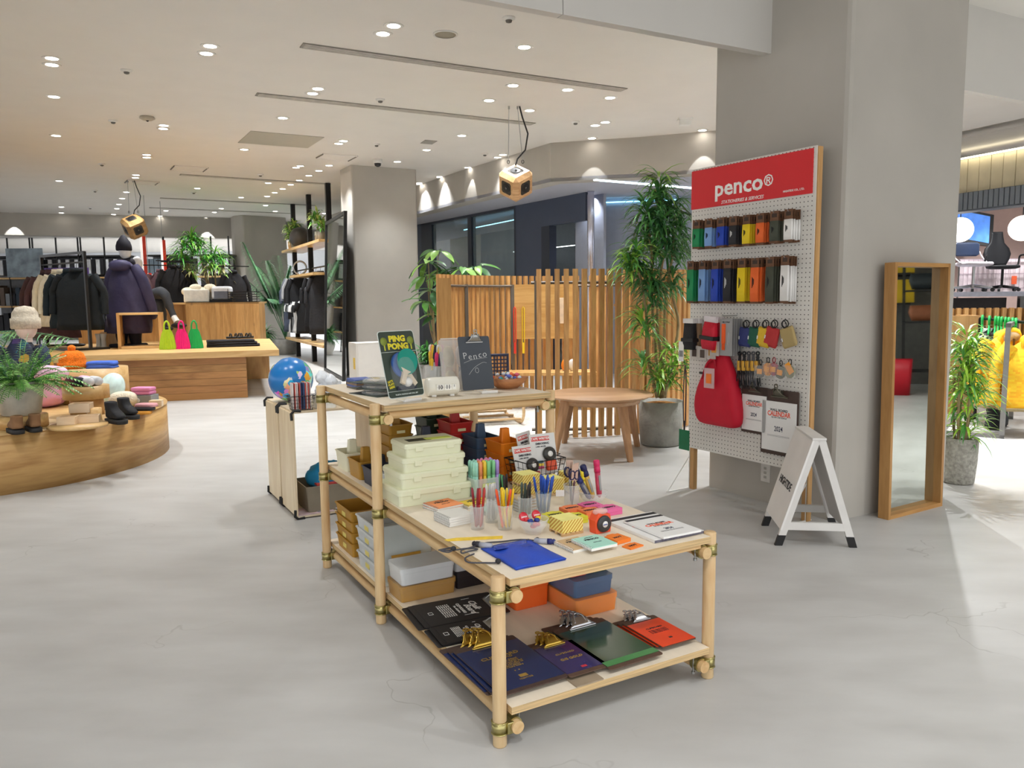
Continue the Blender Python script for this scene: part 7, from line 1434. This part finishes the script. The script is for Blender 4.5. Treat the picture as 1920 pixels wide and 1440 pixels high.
ST(MB().prism([((fb0-fd*6).x, (fb0-fd*6).y+.3), ((fb1+fd*1.5).x, (fb1+fd*1.5).y+.3), ((fb1+fd*1.5).x, 27), ((fb0-fd*6).x, 27)], ZB, ZB+.05), 'ceiling', CEIL)
# ================================================================ black open shelving with clothes
k1, k2 = at(560, 668), at(590, 678); kd = (k2-k1).normalized(); krz = atan2(kd.y, kd.x); kL = (k2-k1).length
t = T('open_shelving', 'black floor-to-ceiling post shelving with wooden shelves beside the left pillar', 'shelving', k1, krz); kn = Vector((-kd.y, kd.x, 0))
for x in (0, kL, 2*kL): MB().box(x-.045, -.045, 0, x+.045, .045, ZC-.01).obj('post', BLACKM, t)
zs = atP(575, 464, k1, kn).z
for z, x0, x1 in ((zs, -.35, 2*kL+.1), (atP(582, 516, k1, kn).z, kL*.3, kL*1.7), (atP(578, 638, k1, kn).z, -.3, 2*kL+.1)): MB().box(x0, -.22, z-.03, x1, .25, z+.02).obj('shelf', OAKT, t)
hz_ = atP(575, 505, k1, kn).z; MB().cyl((-.35, .0, hz_), (2*kL+.1, 0, hz_), .015, n=8).obj('hanging_rail', BLACKM, t); hz2 = atP(580, 552, k1, kn).z; MB().cyl((.2, .0, hz2), (2*kL+.1, 0, hz2), .015, n=8).obj('hanging_rail', BLACKM, t)
def KP(x, z, y=0.): return k1+kd*x+kn*y+Vector((0, 0, z))
for i, (x, c, h_, sl_, nm) in enumerate([(-.28, '#4a5266', 1.25, .62, 'blue-grey'), (-.18, '#5b6377', 1.2, .6, 'slate blue'), (-.06, '#8b909c', .7, .55, 'grey'), (.12, '#c9cbce', .75, .5, 'pale grey'), (.35, '#1d1d20', .95, .6, 'black'), (.6, '#232326', .9, .6, 'charcoal'), (1.25*kL, '#1b1b1e', 1.15, .6, 'long black'), (1.5*kL, '#29292c', 1.2, .6, 'long charcoal')]):
    garment('hanging_jacket', '%s jacket on the upper rail of the black shelving' % nm, KP(x, hz_-.11), krz+1.25, .5, h_, .14, sl_, FB(c), 'clothes on the black shelving', r_sl=.05)
for i, (x, c, nm) in enumerate([(.25, '#e8e8e8', 'white'), (.42, '#2a2a2c', 'black'), (.6, '#8e9194', 'grey'), (.78, '#efefee', 'bright white'), (.95, '#e2e0dc', 'off-white'), (1.12, '#1e1e20', 'dark')]):
    garment('hanging_shirt', '%s T-shirt on the lower rail of the black shelving' % nm, KP(x, hz2-.11), krz+1.2, .46, .72, .12, .26, FB(c, .05), 'shirts on the black shelving', cat='shirt', r_sl=.065)
zt_ = zs+.021
for i, x in enumerate((-.15, .22, 1.55*kL)):
    t = pot('potted_plant', 'small leafy plant on top of the black shelving, %s' % ['leftmost', 'second', 'rightmost'][i], KP(x, zt_), .11, .2, M(['#c9a77c', '#b9b6ae', '#8f877a'][i], .7), .85, cat='plant'); m = MB()
    for _ in range(6): head(m, (rnd.uniform(-.12, .12), rnd.uniform(-.1, .1), rnd.uniform(.28, .5)), 22, .22, .05, (0, 1), .7, .8, 3)
    m.obj('foliage', [leaf_mat('#6aac4c'), leaf_mat('#c9d878')], t, kind='stuff')
S(MB().blob((0, 0, .225), (.23, .23, .225), 1, 28, 18), 'exercise_ball', M('#4a4644', .35, 0, .05), 'dark grey ball on top of the black shelving', 'ball', KP(.72, zt_))
S(MB().tube([(.14*cos(a), 0, .17+.14*sin(a)) for a in [2*pi*i/20 for i in range(20)]], .02, 6, closed=True), 'steel_ring', CHROME, 'chrome ring-shaped rack on the short shelf of the black shelving', 'ring', KP(.55, atP(582, 516, k1, kn).z+.021))
# floor pots and palm
q = at(494, 664); t = pot('potted_plant', 'low strap-leaved plant in a white pot at the far pillar', q, .22, .32, WHITE, .75, cat='plant'); m = MB(); [head(m, (rnd.uniform(-.1, .1), 0, .42), 40, .42, .04, (0, 1), .7, 1., 3) for _ in range(4)]; m.obj('foliage', [LG3, LG1], t, kind='stuff')
q = at(537, 664); fr = []
def tipat(px, py, dy=0.): p = atY(px, py, q.y+dy)-q; return (p.x, p.y, p.z)
for px, py, dy, b in ((456, 455, 0, .1), (458, 520, -.3, .25), (480, 500, .4, .3), (500, 490, -.4, .3), (545, 500, 0, .4), (560, 520, .4, .4), (575, 560, -.3, .5), (500, 560, -.5, .4), (540, 530, .5, .3), (520, 480, .2, .3)): fr.append((tipat(px, py, dy), b))
palm('potted_palm', 'large feathery palm in a pale pot by the far grey pillar', q, fr, (.26, .36, M('#9c9a94', .6)), [leaf_mat('#5c8f68'), leaf_mat('#6f9f6c')], .46, .026, 100)
# ================================================================ big black-framed mirror at the left pillar
ma, mb2 = at(624, 694), at(661, 714); mv = (mb2-ma).normalized(); ml = (mb2-ma).length; t = T('standing_mirror', 'very tall black-framed mirror leaning at the left pillar', 'mirror', ma+Vector((mv.y, -mv.x, 0))*.16, rot=(R(-2.5), 0, atan2(mv.y, mv.x))); mh = atY(640, 417, ma.y).z
for x0 in (0, ml-.05): MB().box(x0, 0, 0, x0+.05, .05, mh).obj('frame_side', BLACKM, t)
for z in (0, mh-.05): MB().box(.05, 0, z, ml-.05, .05, z+.05).obj('frame_rail', BLACKM, t)
MB().box(.04, .02, .04, ml-.04, .03, mh-.04).obj('mirror_glass', M('#e6e8e6', .02, 1, 0), t)
q = at(715, 714); t = T('white_cabinet', 'plain white box cabinet with a yellow label before the left pillar', 'cabinet', Vector((q.x, q.y-.45, 0)), G); MB().box(-.36, -.18, 0, .42, .18, .64).obj('cabinet_body', M('#cfcac2', .5, 0, .02), t); MB().box(-.363, -.12, .25, -.36, -.04, .42).obj('label', P_('#d9b43a'), t); MB().box(-.33, -.183, .03, .39, -.18, .61).obj('door', M('#d9d5ce', .5, 0, .02), t)
# ================================================================ right-hand background
def RY(px, py, Y): return atY(px, py, Y)
# lit panelled fascia and grey corrugated band
Yf = 11.5
def wallquad(pl, pr_, zt0, n, name, mat, label_part, th=.06, gap=.006, ztop=None):
    pass
A0 = RY(1790, 330, 11.6); A1 = RY(1990, 330, 10.2)
fdv = (Vector((A1.x, A1.y, 0))-Vector((A0.x, A0.y, 0))).normalized(); fn_ = Vector((fdv.y, -fdv.x, 0)); FL = (Vector((A1.x-A0.x, A1.y-A0.y, 0))).length+.6
fO = Vector((A0.x, A0.y, 0))-fdv*.5
def fz_at(px, py): return atP(px, py, fO, fn_).z
zt1 = fz_at(1860, 290); zt2 = fz_at(1860, 356); zt3 = fz_at(1860, 392)
w = ST(MB().box(0, .01, zt2, FL, .12, zt1), 'wall_fascia', M('#b8a888', .7), loc=fO, rz=atan2(fdv.y, fdv.x))
n = int(FL/.17)
for i in range(n): MB().box(FL*i/n+.004, -.004-.003*(i % 2), zt2, FL*(i+1)/n-.004, .012, zt1).obj('panel', M('#cbbfa2', .6, 0, .14, 3), w)
strip((fO+fn_*.06).xy, (fO+fdv*FL+fn_*.06).xy, zt1+.0, .05, 'linear_light', '#fff6d8', 5., 'warm linear light along the top of the beige panelled fascia')
w = ST(MB().box(0, .01, zt3, FL, .3, zt2-.002), 'wall_band', M('#5f646a', .6), loc=fO+fn_*.12, rz=atan2(fdv.y, fdv.x))
n = int(FL/.075)
for i in range(n): MB().box(FL*i/n+.008, -.012, zt3+.02, FL*(i+1)/n-.008, .012, zt2-.01).obj('panel', M('#7a8087', .5, 0, .04), w)
# plain grey soffit above
ST(MB().box(0, -.9, zt1+.12, FL+2, 3, zt1+.2), 'ceiling', M('#bdb9b4', .7, 0, .02), loc=fO, rz=atan2(fdv.y, fdv.x))
ST(MB().box(-.3, -.9, zt1+.16, FL+2, -.8, ZC), 'wall_soffit', M('#b1ada6', .7, 0, .02), loc=fO, rz=atan2(fdv.y, fdv.x))
# office shop interior
Yb = 13.6
ST(MB().box(2.5, Yb, 0, 12, Yb+.1, zt3+.5), 'wall_back', M('#b0978f', .8, 0, .03))
t = T('wall_monitor', 'large tilted screen showing a blue city scene', 'screen', RY(1822, 425, 13.0), .0, rot=(R(-8), R(8), .25)); MB().box(-.5, -.02, -.28, .42, .02, .26).obj('housing', BLACK, t); MB().box(-.46, -.024, -.23, .34, -.02, .22).obj('display', M('#4a7ac9', .3, 0, .35, 6, emit=.6), t); MB().box(-.1, .02, -.1, .1, .5, .1).obj('bracket', BLACK, t)
for px, py, Y, r, nm in ((1800, 431, 12.3, .19, 'left'), (1917, 428, 12.3, .195, 'right')):
    p = RY(px, py, Y); p.y = max(p.y, 12.2) if False else p.y; t = T('globe_lamp', 'white glass globe lamp hanging at the %s' % nm, 'lamp', p); MB().blob((0, 0, 0), (r, r, r), 1, 28, 18).obj('shade', M('#fffaf2', .3, 0, 0, emit=2.2), t); MB().cyl((0, 0, r), (0, 0, zt3+.42-p.z), .008, n=6).obj('cord', BLACK, t)
ST(MB().box(3.5, 12.0, zt3+.42, 12, Yb, zt3+.5), 'ceiling', CEIL)
# mesh screen
mo = RY(1810, 505, 12.6); t = T('mesh_panel', 'pale pink wire grid screen behind the office chairs', 'screen', (mo.x, mo.y, 0), 0); m = MB(); z0_, z1_ = 1.35, RY(1810, 487, 12.6).z
for i in range(24): m.box(-.1+i*.075, 0, z0_, -.096+i*.075, .006, z1_)
for z in (z0_, (z0_+z1_)/2, z1_): m.box(-.1, 0, z, 1.7, .008, z+.012)
m.obj('grid', M('#b8a6ae', .4, .3), t); MB().box(-.11, .0, 0, -.09, .02, z1_).obj('post', STEEL, t); MB().box(1.68, .0, 0, 1.7, .02, z1_).obj('post', STEEL, t); MB().box(-.1, .02, 1.3, 1.7, .03, z1_).obj('back_sheet', M('#d9c9cc', .6), t)
MB().box(.75, -.01, 1.42, .83, .0, 1.55).obj('orange_tag', P_('#e2603a'), t)
# raised table with chairs
tz_ = RY(1850, 547, 11.8); TZ_ = tz_.z
t = T('high_table', 'steel-framed raised display table under the office chairs', 'table', (tz_.x, 11.9, 0), -.05); MB().box(-.8, -.35, TZ_-.07, .45, .5, TZ_).obj('tabletop', M('#b9bac6', .35, .2), t); MB().box(.36, -.35, 0, .44, -.27, TZ_-.07).obj('leg', STEEL, t); MB().box(-.8, -.35, 0, -.72, -.27, TZ_-.07).obj('leg', STEEL, t); MB().box(-.72, .0, .2, .36, .04, TZ_-.09).obj('back_panel', M('#2f2a2a', .6), t)
def office_chair(p, rz, label, dark, back, seatc, hb, wb, star, tall):
    t = T('office_chair', label, 'chair', p, rz)
    for k in range(5):
        a = k*2*pi/5+.3; MB().tube([(0, 0, .10), (.30*cos(a), .30*sin(a), .065)], [.028, .018], 8).obj('base_arm', star, t); m = MB(); m.cyl((.30*cos(a)-.02*sin(a), .30*sin(a)+.02*cos(a), .032), (.30*cos(a)+.02*sin(a), .30*sin(a)-.02*cos(a), .032), .031, n=10); m.obj('castor', BLACK, t)
    MB().cyl((0, 0, .1), (0, 0, .42), .022, n=10).obj('column', star, t)
    MB().rings([[(x, y, z) for x, y, _ in rr(w_, w_*.95, .09, 0)] for w_, z in ((.36, .42), (.46, .44), (.47, .47), (.44, .49))]).obj('seat', seatc, t)
    if tall:
        pr = [(.16, .50), (.22, .58), (.25, .68), (.22, .80), (.13, .93), (.11, 1.05), (.10, 1.13)]
        MB().grid(lambda u, v: ((u-.5)*2*(pr[min(6, int(v*6))][0]*(1-(v*6) % 1)+pr[min(6, int(v*6)+1)][0]*((v*6) % 1)), .20+.06*v-.05*(1-abs(u-.5)*2)*-1*.3, .50+.63*v), 8, 18).obj('backrest', back, t, solid=.04)
        for s in (-1, 1): MB().tube(smooth([(s*.2, .05, .46), (s*.30, .05, .50), (s*.31, .02, .66), (s*.33, -.08, .68)]), .018, 8).obj('armrest', BLACK, t)
    else:
        MB().rings([[(x, .20+y, z) for x, y, _ in rr(w_, .05, .02, 0)] for w_, z in ((.34, .60), (.44, .63), (.44, .80), (.36, .83))]).obj('backrest', back, t); 
        for s in (-1, 1): MB().tube(smooth([(s*.23, .20, .68), (s*.25, .15, .58), (s*.24, .0, .48)]), .012, 8).obj('back_support', seatc, t)
q = RY(1825, 541, 11.8); office_chair(Vector((q.x+.02, 11.85, TZ_+.001)), .1, 'light office chair with dark blue back pad on the raised table', False, P_('#23304a', .6), M('#c9c2c6', .4), 0, 0, STEEL, False); bpy.data.objects[[o.name for o in bpy.data.objects if o.name.startswith('office_chair')][-1]].scale = (.9,)*3
q = RY(1888, 541, 11.8); office_chair(Vector((q.x-.05, 11.85, TZ_+.001)), -.05, 'tall black office chair with armrests on the raised table', True, M('#17171a', .6), M('#17171a', .7), 0, 0, BLACK, True); bpy.data.objects[[o.name for o in bpy.data.objects if o.name.startswith('office_chair')][-1]].scale = (.8,)*3
# slat screen and low wood panel
q0_ = RY(1775, 580, 9.4); t = T('slatted_screen', 'wooden slatted screen behind the yellow jackets', 'screen', (q0_.x, 9.4, 0), -.12); zt_ = RY(1850, 577, 9.4).z
for i in range(22): o = bpy.data.objects.new('slat', sl); COL.objects.link(o); o.parent = t; o.location = (.05+.085*i, 0, 0); o.scale = (1, 1, zt_/1.53)
MB().box(0, .03, .1, 1.95, .045, zt_-.01).obj('backing', WOOD('#7d5526', '#976a35', 'z', 8), t)
q0_ = RY(1790, 600, 8.3); t = T('room_divider', 'light oak divider standing left of the yellow jackets', 'panel', (q0_.x-.15, 8.3, 0), -.1); MB().box(0, 0, 0, .42, .05, RY(1800, 592, 8.3).z).obj('board', OAKZ, t); MB().box(.37, .05, 0, .42, .5, RY(1800, 592, 8.3).z).obj('side_board', OAKZ, t)
# yellow jackets on a rail
rk = at(1878, 822); rkz = RY(1890, 606, rk.y).z
t = T('clothes_rack', 'grey square-tube clothes rack at the right edge', 'rack', rk, .95)
for x in (0, 1.3): MB().box(x-.02, -.02, 0, x+.02, .02, rkz).obj('upright', M('#7d7b78', .4, .4), t); MB().box(x-.02, -.02, 0, x+.02, .5, .03).obj('foot', M('#7d7b78', .4, .4), t)
MB().box(-.02, -.02, rkz-.035, 1.3, .02, rkz).obj('top_bar', M('#7d7b78', .4, .4), t); MB().box(-.02, .46, 0, 1.3, .5, .03).obj('foot_bar', M('#7d7b78', .4, .4), t)
GH = P_('#2fc25e', .4)
YL = bpy.data.materials.new('mat_yellow_pattern'); YL.use_nodes = True; N = YL.node_tree.nodes; L = YL.node_tree.links; tc = N.new('ShaderNodeTexCoord'); br = N.new('ShaderNodeTexBrick'); br.inputs['Scale'].default_value = 14; br.inputs['Mortar Size'].default_value = 0; br.inputs['Color1'].default_value = (*lin('#f0a818'), 1); br.inputs['Color2'].default_value = (*lin('#f3cc2a'), 1); mp = N.new('ShaderNodeMapping'); mp.inputs['Rotation'].default_value = (pi/2, 0, 0); L.new(tc.outputs['Object'], mp.inputs[0]); L.new(mp.outputs[0], br.inputs[0]); L.new(br.outputs[0], N['Principled BSDF'].inputs['Base Color']); N['Principled BSDF'].inputs['Roughness'].default_value = .8
hr = RY(1880, 598, 7.5); rail_a, rail_b = RY(1838, 597, 7.9), RY(1960, 608, 6.9)
t = T('hanging_rail', 'dark steel garment rail holding the green hangers', 'rail', (rail_a.x, rail_a.y, 0)); d_ = rail_b-rail_a; MB().cyl((0, 0, rail_a.z), (d_.x, d_.y, rail_b.z), .014, n=8).obj('bar', BLACKM, t); MB().cyl((0, 0, 0), (0, 0, rail_a.z), .016, n=8).obj('upright', BLACKM, t); MB().cyl((d_.x, d_.y, 0), (d_.x, d_.y, rail_b.z), .016, n=8).obj('upright', BLACKM, t)
for i, f in enumerate((.04, .16, .26, .31, .36, .42, .47, .53, .58)):
    p = rail_a.lerp(rail_b, f); t = T('green_hanger', 'bright green plastic hanger on the rail at right, %s' % ['farthest', 'second', 'third', 'fourth', 'fifth', 'sixth', 'seventh', 'eighth', 'nearest'][i], 'hanger', p-Vector((0, 0, .05)), 1.0, 'green hangers')
    MB().tube(smooth([(-.02, 0, .0), (-.055, 0, .035), (-.03, 0, .075), (.02, 0, .07), (.03, 0, .045)], 4), .013, 7).obj('hook', GH, t); MB().tube(smooth([(-.19, 0, -.09), (-.02, 0, -.0), (.02, 0, 0), (.19, 0, -.09)]), .010, 6).obj('shoulder_bar', GH, t)
for i, (px, py, Y, c, nm, w_, h_) in enumerate(((1856, 640, 7.7, None, 'yellow patterned hooded jacket, the partly hidden left one', .46, .62), (1889, 628, 7.1, None, 'yellow patterned hooded jacket, front one facing the aisle', .50, .64), (1938, 636, 6.9, None, 'yellow patterned hooded jacket at the right frame edge', .5, .62))):
    t = garment('hanging_jacket', nm+' on green hangers', RY(px, py, Y), [.7, .05, -.2][i], w_, h_, .17, .55, YL, 'yellow jackets', hood=True, hanger=GH, r_sl=.06, zipc=M('#5f4a2a', .6))
    if i: MB().blob((0, -.03, -.01), (.10, .05, .06)).obj('hood_lining', FB('#b9a88a'), t); MB().box(-.25*w_/.5, -.10, -h_-.02, .25*w_/.5, .10, -h_+.01, .01).obj('hem_band', FB('#8f7f5c'), t)
for i, (px, py, Y, c, nm) in enumerate(((1846, 632, 7.85, '#24242a', 'black jacket'), (1852, 622, 7.75, '#d9d9d9', 'black and white striped top'), (1866, 630, 7.6, '#3a3430', 'dark jacket'), (1872, 740, 7.4, '#1c1c20', 'black trousers'))): garment('hanging_garment', '%s among the yellow jackets on the rail' % nm, RY(px, py, Y), .8, .4, .6 if i < 3 else .3, .14, .4 if i < 3 else .1, FB(c) if i != 1 else stripe_mat('#222226', '#e2e2e2', 9), 'other clothes on the rail', cat='clothing')
for x, y, e in ((6.5, 12.4, 160), (8.2, 12.4, 160), (7.2, 11.4, 100)): spot((x, y, zt3+.3), e, 130, .8, .05)

# ================================================================ small pieces belong to the part they sit on
SUBP = {'clip_lever': 'clip_plate', 'clip_spring': 'clip_plate', 'latch': 'lid', 'lace_cord': 'upper', 'rim': 'glass_wall', 'ring': 'wallet', 'logo_tag': 'wallet', 'hub': 'reel', 'label_band': 'card', 'outline': 'card', 'orange_strap': 'card',
        'pompom': 'cap', 'collar': 'torso', 'hood_lining': 'hood', 'hem_band': 'torso', 'zip': 'torso', 'hanger_hook': 'torso', 'emblem': 'cover', 'castor': 'base_arm', 'flap_gap': 'flap', 'alarm_dial': 'window_frame', 'print': 'pouch', 'nose': 'head', 'foil': 'card', 'soil': 'pot', 'clasp': 'cord', 'yellow_band': 'carton', 'hinge': 'door', 'band': 'cord'}
def vol_c(o): return sum((Vector(c) for c in o.bound_box), Vector())/8
for o in list(bpy.data.objects):
    if o.type != 'MESH' or not o.parent or o.parent.parent: continue
    want = SUBP.get(o.name.split('.')[0])
    if not want: continue
    c = o.matrix_basis @ vol_c(o); sib = [s for s in o.parent.children if s is not o and s.type == 'MESH' and s.name.split('.')[0] == want]
    if not sib: continue
    s = min(sib, key=lambda s: ((s.matrix_basis @ vol_c(s))-c).length); o.parent = s; o.matrix_parent_inverse = s.matrix_basis.inverted()
